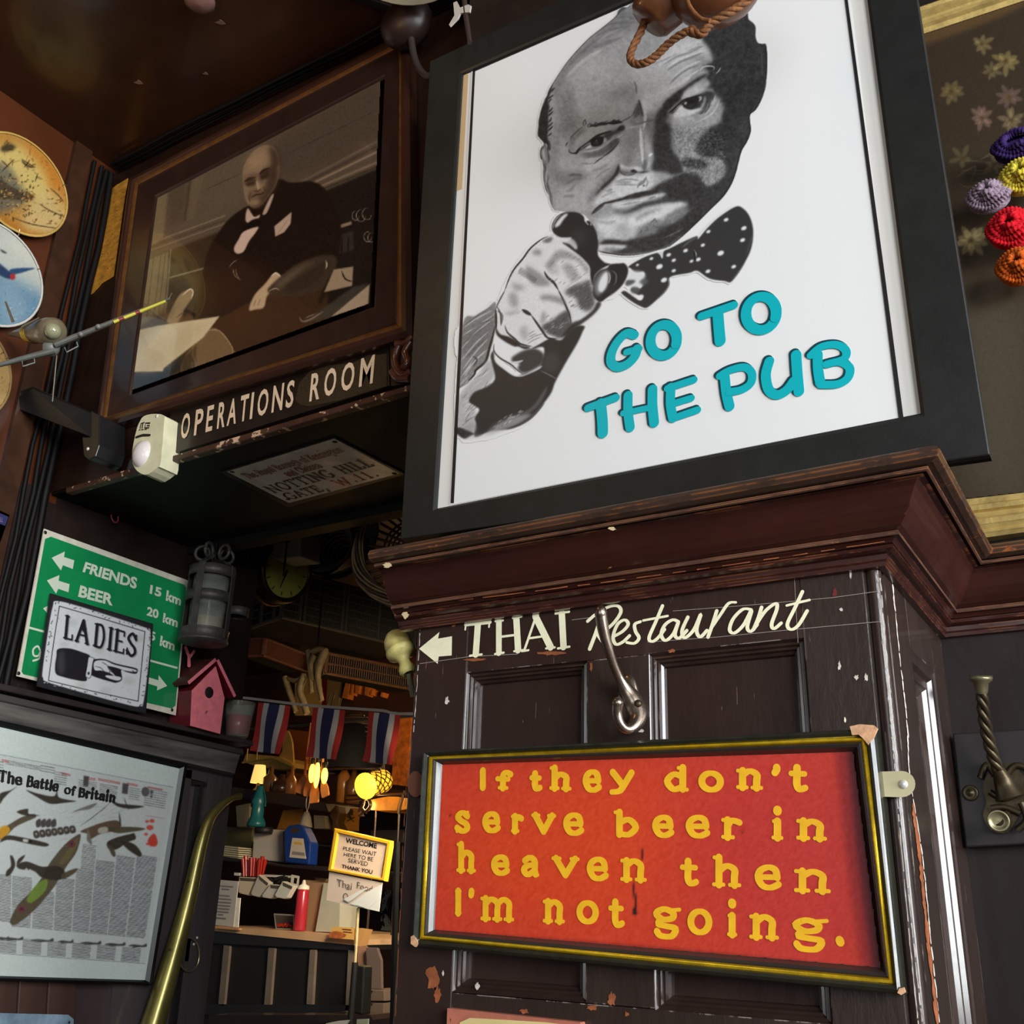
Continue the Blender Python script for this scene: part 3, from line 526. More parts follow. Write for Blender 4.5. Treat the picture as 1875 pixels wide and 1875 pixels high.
    # thumb
    P(36,"F1600 900 1620 790 1680 720 1760 690 1800 650 1900 640 1960 640 2000 700 1990 780 1940 880 1860 960 1760 1030 1690 1080 1640 1060 1600 1000",1,1); P(150,"F1610 900 1650 790 1720 720 1770 720 1790 780 1760 900 1700 980 1640 1010",3,.75); P(226,"F1660 940 1670 850 1720 760 1760 740 1770 820 1750 910 1700 970",1.6,.95); S(200,2,"F1780 740 1795 800 1780 870",1,.8); S(110,2.5,"F1810 720 1860 760 1860 850 1830 890",1.2,.8); P(60,"F1800 900 1900 880 1850 950 1760 1010",4,.5)
    c.setclip("F100 1370 250 1240 380 1160 480 1080 490 1160 490 1350 420 1650;G300 900 200 1500 80 1440 100 1000 100 380",1); c.grain(6,31,1); c.clip=None
    c.setclip(FIST,1); c.grain(4,32,1); c.clip=None
    return c
# ---------------------------------------------------------------- hand lettering: stroke skeletons (l line, c curve, o closed curve, s serif, d dot)
_el = lambda cx, cy, rx, ry: "o " + " ".join("%.3f %.3f" % (cx+rx*math.sin(a), cy+ry*math.cos(a)) for a in [math.pi*k/6 for k in range(12)])
GL = {
'a': (.85, "c .15 .82 .5 1 .8 .8 .8 .3 .86 .05|c .8 .58 .35 .52 .1 .28 .35 0 .8 .25|s .84 0 1 0"),
'b': (.9, "l .2 1.4 .2 .02|c .2 .75 .6 .96 .9 .5 .6 .02 .2 .06|s .02 1.4 .2 1.4"),
'c': (.75, "c .9 .8 .5 1 .1 .5 .45 0 .92 .2"),
'd': (.9, "l .8 1.4 .8 .04|c .8 .8 .4 .96 .1 .5 .38 .0 .8 .18|s .6 1.38 .8 1.38|s .8 0 1 0"),
'e': (.8, "l .12 .5 .88 .52|c .88 .52 .8 .88 .5 1 .17 .82 .08 .45 .28 .07 .62 0 .95 .17"),
'f': (.6, "c .98 1.3 .68 1.46 .44 1.2 .42 .6 .42 0|l .02 .84 .8 .84|s .15 0 .7 0"),
'g': (.9, "o .42 1 .12 .76 .36 .46 .7 .52 .76 .8|s .7 .95 1 1|c .3 .45 .2 .2 .5 .1 .85 -.02 .7 -.42 .3 -.42 .15 -.2"),
'h': (.9, "l .2 1.4 .2 0|c .2 .7 .5 .98 .8 .8 .8 .4 .8 0|s 0 0 .38 0|s .62 0 1 0|s .02 1.4 .2 1.4"),
'i': (.45, "l .5 1 .5 0|d .5 1.66|s .1 0 .9 0|s .15 1 .5 1"),
'k': (.85, "l .2 1.4 .2 0|l .8 1 .2 .4|l .4 .6 .9 0"),
'l': (.4, "l .5 1.4 .5 0|s .1 0 .9 0|s .15 1.4 .5 1.4"),
'm': (1.3, "l .12 1 .12 0|c .12 .75 .3 .98 .5 .8 .5 .4 .5 0|c .5 .75 .7 .98 .88 .8 .88 .4 .88 0|s 0 0 .25 0|s .38 0 .62 0|s .75 0 1 0|s 0 1 .12 1"),
'n': (.9, "l .2 1 .2 0|c .2 .75 .5 1 .8 .8 .8 .4 .8 0|s 0 0 .38 0|s .62 0 1 0|s 0 1 .2 1"),
'o': (.85, _el(.5, .5, .42, .5)),
'p': (.9, "l .2 1 .2 -.4|c .2 .75 .6 .96 .9 .5 .6 .02 .2 .1|s 0 1 .2 1"),
'r': (.65, "l .3 1 .3 0|c .3 .7 .55 .98 .95 .88|s .05 0 .6 0|s .05 1 .3 1"),
's': (.7, "c .85 .82 .5 1 .16 .78 .4 .55 .74 .4 .84 .16 .5 0 .1 .17|s .86 1.03 .86 .75|s .12 .25 .1 -.02"),
't': (.6, "c .42 1.3 .42 .8 .42 .3 .6 .02 .95 .12|l .05 .95 .9 .95"),
'u': (.9, "c .18 1 .18 .4 .45 .02 .8 .25|l .8 1 .8 0"),
'v': (.85, "l .12 1 .5 .02|l .5 .02 .88 1|s 0 1 .28 1|s .72 1 1 1"),
'w': (1.2, "l .05 1 .28 0|l .28 0 .5 1|l .5 1 .72 0|l .72 0 .95 1"),
'y': (.85, "l .1 1 .54 .12|c .9 1 .62 .25 .4 -.25 .06 -.36"),
"'": (.3, "c .6 1.4 .6 1.25 .3 1.05"), '.': (.3, "d .5 .06"), ',': (.3, "c .5 .1 .5 -.05 .2 -.25"), ' ': (.5, ""),
'A': (.85, "l .5 1 .1 0|l .5 1 .9 0|l .24 .33 .76 .33|s 0 0 .25 0|s .75 0 1 0"),
'B': (.75, "l .18 1 .18 0|c .18 1 .75 .95 .7 .58 .18 .54|c .18 .54 .85 .5 .8 .04 .18 0|s 0 1 .2 1|s 0 0 .2 0"),
'C': (.8, "c .92 .8 .55 1.02 .1 .7 .1 .3 .55 -.02 .94 .2|s .93 1 .93 .72"),
'D': (.85, "l .2 1 .2 0|c .2 1 .7 .98 .92 .5 .7 .02 .2 0|s 0 1 .25 1|s 0 0 .25 0"),
'E': (.7, "l .2 1 .2 0|l .2 1 .85 1|l .2 .52 .7 .52|l .2 0 .9 0|s .87 1 .87 .8|s .92 0 .92 .2|s 0 1 .2 1|s 0 0 .2 0"),
'F': (.65, "l .2 1 .2 0|l .2 1 .88 1|l .2 .52 .72 .52|s .88 1 .88 .8|s 0 0 .4 0|s 0 1 .2 1"),
'G': (.85, "c .9 .82 .55 1.02 .1 .72 .1 .28 .55 -.02 .88 .15|l .88 .42 .88 .05|s .65 .42 1 .42|s .92 1 .92 .76"),
'H': (.85, "l .18 1 .18 0|l .82 1 .82 0|l .18 .52 .82 .52|s 0 1 .36 1|s .64 1 1 1|s 0 0 .36 0|s .64 0 1 0"),
'I': (.4, "l .5 1 .5 0|s .05 1 .95 1|s .05 0 .95 0"),
'K': (.85, "l .2 1 .2 0|l .85 1 .2 .42|l .42 .6 .9 0|s 0 1 .4 1|s 0 0 .4 0|s .7 0 1 0|s .68 1 1 1"),
'L': (.7, "l .22 1 .22 0|l .22 0 .9 0|s 0 1 .44 1|s .92 0 .92 .22|s 0 0 .22 0"),
'N': (.9, "l .18 0 .18 1|l .18 1 .84 0|l .84 0 .84 1|s 0 1 .2 1|s 0 0 .35 0|s .68 1 1 1"),
'O': (.9, _el(.5, .5, .42, .51)),
'R': (.8, "l .18 1 .18 0|c .18 1 .8 .95 .75 .52 .18 .5|l .45 .5 .9 0|s 0 1 .18 1|s 0 0 .36 0|s .75 0 1 0"),
'S': (.65, "c .85 .8 .5 1.02 .14 .78 .4 .55 .76 .38 .84 .15 .5 -.02 .1 .18|s .86 1 .86 .74|s .1 .28 .1 0"),
'T': (.75, "l .5 1 .5 0|l .05 1 .95 1|s .05 1 .05 .8|s .95 1 .95 .8|s .28 0 .72 0"),
'U': (.85, "c .18 1 .18 .3 .5 -.02 .82 .3 .82 1|s 0 1 .36 1|s .64 1 1 1"),
'W': (1.15, "l .08 1 .3 0|l .3 0 .5 .9|l .5 .9 .7 0|l .7 0 .92 1|s 0 1 .2 1|s .8 1 1 1"),
'P': (.75, "l .18 1 .18 0|c .18 1 .82 .95 .76 .5 .18 .46|s 0 1 .18 1|s 0 0 .36 0"),
'1': (.5, "l .55 1 .55 0|s .2 .8 .55 1|s .2 0 .9 0"),
'M': (1.05, "l .12 0 .16 1|l .16 1 .5 .1|l .5 .1 .84 1|l .84 1 .88 0"),
}
def gstrokes(ch, f, wpx, serif=1.0, contrast=0.0, n=5):
    'one letter: f maps (x,y) of the letter box to a point in the photograph; returns [(points, widths)]'
    out = []
    if not GL[ch][1]: return out
    for s_ in GL[ch][1].split('|'):
        k, v = s_[0], [float(t) for t in s_[1:].split()]; P = [np.array(v[i:i+2]) for i in range(0, len(v), 2)]
        if k == 's' and serif <= 0: continue
        if k == 'd': P = [P[0]-[.0, .03], P[0]+[.0, .03]]; W = wpx*1.15; Q = [f(*p) for p in P]; out.append((Q, [W, W])); continue
        if k == 'c': P = csm(P, n)
        if k == 'o': P = csm(P, n, True); P = P+[P[0], P[1]]
        Q = [np.array(f(*p)) for p in P]
        if k == 's': out.append((Q, [wpx*serif*.5]*len(Q))); continue
        W = []
        for i in range(len(Q)):
            t = Q[min(i+1, len(Q)-1)]-Q[max(i-1, 0)]; a = abs(t[1])/(np.hypot(*t)+1e-9); W.append(wpx*(1-contrast*(1-a)))
        out.append((Q, W))
    return out
def px2m(plane, x, y, off=0):
    'size of one pixel of the photograph on the surface there'
    return np.linalg.norm(plane.at(x+1, y, off)-plane.at(x, y, off)), np.linalg.norm(plane.at(x, y+1, off)-plane.at(x, y, off))
def put_strokes(mb, plane, strokes, off=0.0, shift=(0, 0), wadd=0.0):
    for Q, W in strokes:
        P = [plane.at(q[0]+shift[0], q[1]+shift[1], off) for q in Q]; a, b = px2m(plane, Q[0][0], Q[0][1]); k = math.sqrt(a*b)
        mb.strokes([(P, [(w+wadd)*k for w in W])], plane.n)
def textline(mb, plane, s, quad, wpx, serif=1.0, contrast=0.0, off=.0008, gap=.18, xh=None):
    'text s filling quad (tl,tr,br,bl in pixels); capitals fill the height; lowercase uses xh of it'
    adv = [GL[c][0]*(1 if c.isupper() or c.isdigit() else (xh or 1)*1.15)+gap for c in s]; tot = sum(adv)-gap; x = 0; q = [np.array(p, float) for p in quad]
    for c, a in zip(s, adv):
        w_ = a-gap; yk = (xh if (xh and not (c.isupper() or c.isdigit())) else 1.0)
        f = lambda u, v: bil(q, (x+u*w_)/tot, v*yk)
        put_strokes(mb, plane, gstrokes(c, f, wpx, serif, contrast), off); x += a
def sanstext(mb, plane, s, quad, off=.0008, bold=0.0):
    'plain sans capitals: the built-in font, fitted into quad (tl,tr,br,bl in pixels)'
    cu = bpy.data.curves.new('t', 'FONT'); cu.body = s; cu.resolution_u = 3; cu.offset = bold; o = bpy.data.objects.new('t', cu); sc.collection.objects.link(o)
    bpy.context.view_layer.update(); me = bpy.data.meshes.new_from_object(o); V = np.array([v.co[:] for v in me.vertices]); F = [tuple(p.vertices) for p in me.polygons]
    bpy.data.objects.remove(o); bpy.data.curves.remove(cu); bpy.data.meshes.remove(me)
    a, b = V.min(0), V.max(0); q = [np.array(p, float) for p in quad]
    mb.add([plane.at(*bil(q, (v[0]-a[0])/(b[0]-a[0]), (v[1]-a[1])/(b[1]-a[1])), off) for v in V], F)
# ---------------------------------------------------------------- materials of the room
PAINT = mat('dark_maroon_gloss_paint', (50, 35, 30), .26, var=.35, vscale=7, bump=.25, bscale=90, coat=.35, stretch=(1, 1, .35), chips=(120, 62, 36), chipscale=13, chipamt=.715, scratch=((150, 120, 100), (420, 420, 26), .71), edge=(196, 178, 166), eamt=.52)
PAINT2 = mat('dark_brown_stile_paint', (50, 38, 33), .32, var=.3, vscale=9, bump=.3, bscale=120, coat=.3, stretch=(1, 1, .3), chips=(128, 70, 42), chipscale=17, chipamt=.735, edge=(206, 190, 178), eamt=.5, scratch=((120, 110, 104), (300, 300, 16), .70))
CORN = mat('maroon_cornice_paint', (54, 26, 21), .27, var=.4, vscale=12, bump=.2, bscale=70, coat=.5, stretch=(.4, 1, 1), chips=(170, 110, 70), chipscale=42, chipamt=.735, edge=(150, 92, 60), eamt=.5, erad=.003)
FILLET = mat('worn_fillet', (84, 57, 45), .4, var=.4, vscale=25, stretch=(.4, 1, 1), coat=.2, chips=(170, 116, 76), chipscale=40, chipamt=.66, edge=(180, 120, 80), eamt=.45)
BEAD = mat('worn_cornice_bead', (62, 46, 37), .35, var=.4, vscale=25, bump=.4, bscale=90, coat=.2, stretch=(.5, 1, 1), chips=(150, 86, 46), chipscale=34, chipamt=.63, edge=(176, 104, 56), eamt=.45, erad=.004)
DARKW = mat('near_black_brown_wood', (34, 24, 20), .38, var=.4, vscale=10, bump=.25, bscale=60, coat=.2, chips=(110, 62, 34), chipscale=30, chipamt=.75)
BLACKP = mat('black_paint', (22, 22, 20), .42, var=.3, vscale=10, bump=.1)
SOFFIT = mat('black_green_gloss', (20, 21, 18), .5, var=.4, vscale=3, spec=.18)
MOULD = mat('dark_moulding_paint', (50, 36, 31), .2, var=.3, vscale=20, coat=.5)
CEIL = mat('dark_ceiling_gloss', (52, 28, 14), .3, var=.5, vscale=3, bump=.6, bscale=7, coat=.35)
WALLB = mat('brown_varnished_wall', (74, 36, 16), .34, var=.5, vscale=5, bump=.35, bscale=14, coat=.3)
OAK = mat('grey_black_oak', (62, 57, 54), .42, var=.4, vscale=6, bump=.8, bscale=120, stretch=(1, .12, 1), coat=.15)
OAKV = mat('grey_black_oak_upright', (66, 58, 58), .42, var=.4, vscale=6, bump=.7, bscale=110, stretch=(1, 1, .1), coat=.2)
MAHOG = mat('mahogany_frame', (54, 29, 20), .3, var=.35, vscale=14, coat=.4, stretch=(.3, 1, .3), bump=.1)
GOLDL = mat('old_gold_line', (112, 72, 34), .4, metal=.5, var=.4, vscale=40)
GILT = mat('gilt_frame', (188, 160, 96), .4, metal=.35, var=.4, vscale=30, bump=.4, bscale=90, chips=(120, 90, 50), chipscale=60, chipamt=.66)
BRASS = mat('brass', (176, 160, 76), .25, metal=.95, var=.25, vscale=20)
DBRASS = mat('dark_bronze', (64, 54, 38), .38, metal=.7, var=.5, vscale=30, bump=.3)
STEEL = mat('worn_steel', (150, 134, 120), .25, metal=.95, var=.4, vscale=18)
NAIL = mat('pale_steel', (225, 222, 214), .35, metal=.4)
WHITEP = mat('white_print_paper', (228, 228, 226), .5, coat=.0)
CREAM = mat('cream_paint', (250, 243, 206), .55, var=.08, vscale=60)
CREAM2 = mat('warm_cream_paint', (232, 205, 172), .5, var=.1, vscale=30)
FRAMEB = mat('black_poster_frame', (27, 28, 26), .45, var=.2, vscale=12, bump=.1, bscale=200)
TEAL = mat('teal_ink', (0, 172, 182), .45); TEALD = mat('teal_shadow_ink', (14, 62, 74), .45)
INK = mat('black_ink', (30, 28, 28), .5); REDINK = mat('dull_red_ink', (120, 58, 46), .5)
GLASS = mat('clear_glass', (255, 255, 255), .03, trans=1.0, ior=1.45)
PIN = mat('pin_white', (226, 226, 216), .4)
LIGHTBULB = mat('lit_bulb', (255, 220, 120), .4, emit=(255, 200, 70), estr=2.6)
def slabq(q, th, n=None): return MB().hexa(q, -(n if n is not None else qn(q))*th)
# ================================================================ THE SETTING
YP, XPL, XPR = 1.1, -0.8402, -0.2232
YB, YB2, XL, ZS, ZC = 1.22, 1.64, -1.956, 2.109, 2.965
YR = 1.44
def struct(mb, name, m, parent=None, **k):
    o = mb.build(name, m, parent, **k)
    if parent is None: o['kind'] = 'structure'
    return o
FLOORM = mat('dark_floorboards', (70, 46, 30), .45, var=.4, vscale=4, stretch=(1, .1, 1))
struct(MB().box((-6.0, -3.2, -.06), (3.2, 6.0, 0)), 'floor', FLOORM)
struct(MB().box((XL-.1, -3.2, ZC), (3.2, YB, ZC+.06)), 'ceiling', CEIL)
struct(MB().box((XPL, YB, ZC), (3.2, 2.2, ZC+.06)), 'ceiling_side', CEIL)
struct(MB().box((-6.0, YB2, 2.62), (.6, 6.0, 2.68)), 'ceiling_back', DARKW)
struct(MB().box((XL-.1, -3.2, ZS-.02), (XL, YB+.02, ZC)), 'wall_left', WALLB)
struct(MB().box((XL-.1, YB+.02, ZS-.45), (XL, 1.852, ZS+.2)), 'wall_reveal', DARKW)
struct(MB().box((XL-.1, -3.2, 0), (XL-.001, YB+.02, ZS-.02)), 'wall_lower', DARKW)
struct(MB().box((-6.0, 4.6, 0), (.6, 4.7, 2.62)), 'wall_far', mat('dim_far_wall', (60, 34, 18), .5, var=.5, vscale=3))
struct(MB().box((-6.1, 1.8, 0), (-6.0, 4.6, 2.62)), 'wall_far_side', DARKW)
struct(MB().box((3.1, -3.2, 0), (3.2, 2.2, ZC)), 'wall_right', mat('right_wall_plaster', (120, 100, 80), .7, var=.2))
struct(MB().box((XL, -3.2, 0), (3.1, -3.1, .9)), 'wall_street', DARKW)
# ceiling joint strip
struct(MB().hexa([np.array([-1.72, .35, ZC-.002]), np.array([-1.70, .35, ZC-.002]), np.array([-1.02, 1.2, ZC-.002]), np.array([-1.04, 1.2, ZC-.002])], (0, 0, -.004)), 'trim_1', BLACKP)
# beam over the doorway, with its fascia
struct(MB().box((XL, YB, ZS), (XPL+.12, YB2, ZC)), 'wall_beam', mat('beam_face', (40, 23, 15), .33, var=.5, vscale=7, bump=.3, bscale=30, coat=.35, chips=(200, 130, 90), chipscale=60, chipamt=.76))
struct(MB().box((XL+.005, YB+.004, ZS-.004), (XPL+.115, YB2-.004, ZS)), 'trim_2', SOFFIT)
# back lip of the beam
struct(MB().box((XL+.002, YB2-.03, ZS-.022), (XPL+.12, YB2+.01, ZS)), 'trim_3', SOFFIT)
# wall above the pillar and to its right
struct(MB().box((XPL+.0, YP+.035, 1.746), (XPR-.02, YB2, ZC)), 'wall_over_pillar', DARKW)
struct(MB().box((XPR-.05, YR, 0), (1.6, YR+.2, ZC)), 'wall_back', mat('right_back_wall', (34, 27, 25), .5, spec=.22, var=.3, vscale=5, coat=.1, bump=.2, stretch=(1, 1, .3), scratch=((120, 104, 90), (260, 400, 9), .7)))
struct(MB().box((-.84, YB2, 0), (-.76, 4.6, 2.62)), 'wall_inner', DARKW)
# ---------------- panelled pillar
pil = thing('wall_pillar', 'x', 'x', (-.53, YP+.2, 0)); del pil['label']; del pil['category']; pil['kind'] = 'structure'
MB().box((XPL+.02, YP+.02, 0), (XPR-.02, YB2, 1.70)).build('core', PAINT2, pil)
panels = [(-.7552, -.5775, 1.205, 1.5855), (-.4951, -.3105, 1.203, 1.5845)]
T = .02
MB().box((XPL, YP, 0), (-.7552, YP+T, 1.70)).build('stile', PAINT, pil, bevel=.002)
MB().box((-.5775, YP, 1.205), (-.4951, YP+T, 1.5845)).build('stile', PAINT2, pil)
MB().box((-.3105, YP, 0), (XPR-.017, YP+T, 1.70)).build('stile', PAINT2, pil, bevel=.0015)
MB().box((-.7552, YP, 1.585), (-.3105, YP+T, 1.70)).build('rail', PAINT, pil)
MB().box((-.7552, YP, .9), (-.3105, YP+T, 1.204)).build('rail', PAINT2, pil)
for x0, x1, z0, z1 in panels:
    q = [np.array(p) for p in ((x0, YP, z1), (x1, YP, z1), (x1, YP, z0), (x0, YP, z0))]; qi = inset(q, .0155)
    MB().frame(q, qi, [(0, 0), (.05, -.001), (.15, -.004), (.34, -.003), (.45, -.0065), (.62, -.006), (.72, -.010), (.9, -.012), (1, -.0175)], (0, -1, 0)).build('panel_moulding', MOULD, pil)
    MB().hexa([p+np.array([0, .0165, 0]) for p in inset(q, .014)], (0, .005, 0)).build('panel', PAINT, pil)
# lower panel mouldings seen under the red sign are the foot of the same panels; right return of the pillar
MB().tube([(XPR-.0085, YP+.0085, 0), (XPR-.0085, YP+.0085, 1.66)], .0085, 16).build('corner_bead', PAINT, pil)
MB().box((XPR-.018, YP+.004, 0), (XPR-.002, YP+.02, 1.655)).build('corner_fillet', PAINT2, pil)
def on_x(v): return PX(v)
rx = PX(XPR)
MB().box((XPR-.02, YP+.0185, 0), (XPR, YP+.125, 1.70)).build('stile', PAINT2, pil)
MB().box((XPR-.02, YR-.075, 0), (XPR, YR, 1.70)).build('stile', PAINT, pil)
MB().box((XPR-.02, YP+.125, 1.592), (XPR, YR-.075, 1.70)).build('rail', PAINT2, pil)
q = [np.array(p) for p in ((XPR, YP+.125, 1.592), (XPR, YR-.075, 1.592), (XPR, YR-.075, .6), (XPR, YP+.125, .6))]
MB().frame(q, inset(q, .04), [(0, 0), (.1, -.002), (.3, -.003), (.4, -.008), (.65, -.008), (.75, -.013), (1, -.018)], (1, 0, 0)).build('panel_moulding', MOULD, pil)
MB().hexa([p-np.array([.017, 0, 0]) for p in inset(q, .038)], (-.003, 0, 0)).build('panel', PAINT2, pil)
# cornice: profile swept round the pillar and on along the right wall
prof = [(.0, 1.7487), (.078, 1.7487), (.0845, 1.7450), (.0875, 1.7395), (.0845, 1.734), (.078, 1.7315), (.066, 1.7310), (.066, 1.7303), (.0705, 1.7298), (.0700, 1.7262), (.058, 1.7245), (.052, 1.716), (.0465, 1.704), (.040, 1.694), (.0335, 1.6862), (.0272, 1.682), (.0262, 1.6795),
        (.0290, 1.6775), (.0275, 1.6738), (.0205, 1.6728), (.0175, 1.668), (.0125, 1.663), (.0125, 1.658), (.0085, 1.6565), (.0075, 1.652), (.0, 1.6515)]
path = [((-.866, YP), (0, -1)), ((XPR, YP), (1, -1)), ((XPR, YR), (1, -1)), ((1.4, YR), (0, -1))]
def sweep(pr):
    mb = MB(); n = len(pr)
    vs = [(x+d*dx, y+d*dy, z) for (x, y), (dx, dy) in path for d, z in pr]
    mb.add(vs, [(i*n+j, (i+1)*n+j, (i+1)*n+j+1, i*n+j+1) for i in range(len(path)-1) for j in range(n-1)])
    mb.add(vs[:n], [tuple(range(n))]); return mb
struct(sweep(prof[:7]+[(0, 1.7310)]), 'trim_4', BEAD)
cove = [(.062, 1.7302), (.0722, 1.7300), (.0726, 1.7268), (.0700, 1.7256)]
struct(sweep(cove), 'trim_11', FILLET)
struct(sweep([(.06, 1.7258), (.066, 1.7256), (.060, 1.7245), (.055, 1.7195), (.0505, 1.712), (.046, 1.703), (.040, 1.694), (.0335, 1.6867), (.027, 1.6832), (.0225, 1.6825)]), 'trim_5', CORN)
struct(sweep([(.02, 1.6832), (.0285, 1.6826), (.0298, 1.6795), (.0290, 1.6775)]), 'trim_12', FILLET)
struct(sweep([(.0290, 1.6776), (.0245, 1.6770), (.0215, 1.6745), (.0200, 1.6728), (.0165, 1.6722), (.0165, 1.6716), (.0200, 1.6708), (.0205, 1.6670), (.0165, 1.6650), (.0115, 1.6640), (.0105, 1.6585), (.0085, 1.6565), (.0075, 1.652), (.0, 1.6515)]), 'trim_13', CORN)

# worn paint on the pillar: bare edges and chips, thin flakes that lie on the wood
WEARW = mat('worn_white_edge', (206, 194, 182), .7, var=.4, vscale=80); WEARB = mat('bare_orange_wood', (146, 82, 48), .6, var=.5, vscale=60)
rs_ = np.random.RandomState(11)
def scratch(pl, l, wpx, m_, jit=1.0, gaps=.35, name='paint_wear'):
    Q = csm([np.array(l[i:i+2], float) for i in range(0, len(l), 2)], 14); run = []
    mb = MB(); n = 0
    for i, q in enumerate(Q):
        if rs_.rand() < gaps and len(run) > 1:
            W = [max(.4, wpx*(.4+rs_.rand())) for _ in run]; k = px2m_(pl, run[0]); mb.strokes([([pl.at(*r_) for r_ in run], [w_*k for w_ in W])], pl.n, .0006); run = []; n += 1
        run.append(q+rs_.randn(2)*[jit*.35, .2])
    if len(run) > 1: k = px2m_(pl, run[0]); mb.strokes([([pl.at(*r_) for r_ in run], [wpx*k]*len(run))], pl.n, .0006); n += 1
    mb.build(name, m_, pil, kind='stuff')
def px2m_(pl, q): return np.linalg.norm(pl.at(q[0]+1, q[1])-pl.at(*q))
fp, xp = PY(YP), PX(XPR)
scratch(fp, [1607, 1045, 1617, 1180, 1629, 1290, 1637, 1390, 1650, 1540, 1668, 1740, 1682, 1875], 1.8, WEARW, .8, .3)
scratch(PY(YP-.0008), [1612, 1060, 1624, 1200, 1634, 1300, 1644, 1400, 1657, 1560, 1675, 1740, 1690, 1875], 2.2, WEARW, 1.1, .45)
scratch(xp, [1634, 1075, 1645, 1190, 1660, 1330, 1664, 1420, 1686, 1560, 1700, 1700, 1718, 1875], 1.8, WEARW, .8, .5)
scratch(xp, [1672, 1480, 1682, 1560, 1690, 1640, 1700, 1740, 1714, 1860], 6, WEARB, 1.2, .25)
scratch(xp, [1655, 1085, 1688, 1120, 1715, 1155], 3, WEARW, 1.0, .35)
scratch(fp, [770, 1150, 764, 1260, 758, 1340], 1.3, WEARW, .6, .4); scratch(fp, [752, 1345, 741, 1500, 733, 1680, 725, 1860], 1.2, WEARB, .8, .4)
scratch(PY(YP-.078), [700, 1017, 1000, 965, 1300, 912, 1600, 862, 1690, 845], 1.6, WEARB, .8, .55)
scratch(PY(YP-.024), [770, 1108, 1000, 1080, 1300, 1040, 1620, 992], 1.5, WEARB, .5, .5)
def chip(pl, x, y, rx_, ry_, m_, seed):
    r_ = np.random.RandomState(seed); P = [pl.at(x+rx_*math.cos(a)*(.5+.7*r_.rand()), y+ry_*math.sin(a)*(.5+.7*r_.rand()), .0006) for a in [6.283*k/16 for k in range(16)]]
    MB().hexa(P, -pl.n*.0004).build('paint_chip', m_, pil)
for i, (x, y, a, b, m_) in enumerate(((792, 1792, 14, 22, WEARB), (801, 1822, 9, 16, WEARB), (811, 1782, 2, 6, WEARW), (1119, 1830, 8, 14, WEARB), (1147, 1857, 4, 5, WEARB), (1085, 1845, 11, 6, WEARB), (874, 1806, 4, 7, WEARW), (960, 1852, 9, 5, WEARB), (818, 1283, 4, 8, WEARW), (872, 1208, 22, 3, WEARB), (1010, 1196, 26, 4, WEARB), (1082, 1220, 3, 9, WEARB), (1230, 1192, 8, 4, WEARB), (1547, 1318, 2, 5, CREAM), (1540, 1116, 3, 4, WEARW), (1537, 1220, 3, 9, WEARW), (1568, 1240, 5, 5, WEARW), (1586, 1240, 4, 8, WEARW), (1557, 1048, 2, 11, WEARW), (1173, 1338, 10, 3, WEARW), (1528, 1085, 4, 9, mat('dark_red_mark', (110, 34, 34), .6)), (830, 1142, 8, 6, WEARB))): chip(fp, x, y, a, b, m_, i)
for i, (x, y, a, b) in enumerate(((709, 1035, 9, 5), (1121, 968, 8, 4), (812, 1083, 4, 3), (1705, 828, 9, 5), (742, 1125, 6, 9))): chip(PY(YP-.074 if y < 1060 else YP-.02), x, y, a, b, mat('plaster_chip', (222, 196, 150), .8), 40+i)
# ================================================================ BIG POSTER IN BLACK FRAME
_d = ray(1780, 842); _P = CAM+_d*((1.7505-CAM[2])/_d[2])
PP = Pl(_P, (.0171, -.9993, .0329))
root = thing('framed_poster', 'large black-framed poster of a pointing man in a spotted bow tie, standing on the cornice', 'poster', PP.at(1260, 905))
oq = PP.pts([787, 112, 1635, -286, 1812, 832, 733, 987]); iq = PP.pts([845, 133, 1565, -180, 1686, 757, 796, 932])
MB().frame(oq, iq, [(0, -.018), (0, -.001), (.02, 0), (.94, 0), (1, -.002), (1, -.008)], PP.n).build('frame', FRAMEB, root)
slabq([p-PP.n*.010 for p in oq], .006).build('backing', BLACKP, root)
mq = PP.pts([845, 133, 1565, -180, 1686, 757, 796, 932], -.007)
slabq([p-PP.n*.0 for p in mq], .002).build('mat_board', mat('poster_mat', (222, 219, 212), .5), root)
slabq(PP.pts([845, 133, 858, 127.5, 846, 346, 833, 351], -.0066), .0002).build('tan_paper_strip', mat('tan_paper', (196, 166, 124), .6), root, label='tan paper strip beside the print')
pq = PP.pts([863, 129, 1536, -163, 1650, 764, 823, 925], -.0062)
slabq(pq, .0006).build('print_sheet', WHITEP, root)
bl = MB()
for a, b, c, d, w1, w2 in ((868, 128, 828, 921, 4.2, 6), (866, 130, 1536, -161, 3, 3), (1549, -4, 1616, 500, 5.5, 7.5), (1616, 500, 1650, 764, 7.5, 8.5)):
    n = math.hypot(c-a, d-b); ux, uy = -(d-b)/n, (c-a)/n
    bl.add([PP.at(a+ux*w1/2, b+uy*w1/2, -.0052), PP.at(a-ux*w1/2, b-uy*w1/2, -.0052), PP.at(c-ux*w2/2, d-uy*w2/2, -.0052), PP.at(c+ux*w2/2, d+uy*w2/2, -.0052)], [(0, 1, 2, 3)])
bl.build('border_line', INK, root)
PPp = Pl(PP.p0, PP.n)
printgrid('portrait', paint_portrait(), PPp, 831.5, -98, 1419, 811, 1.3, -.0057, vmat('portrait_print', .5), root, cover=True, label='black and white portrait of a pointing man with bow tie')
TZ = lambda x, y: (1000+x/2.679, 500+y/2.679)
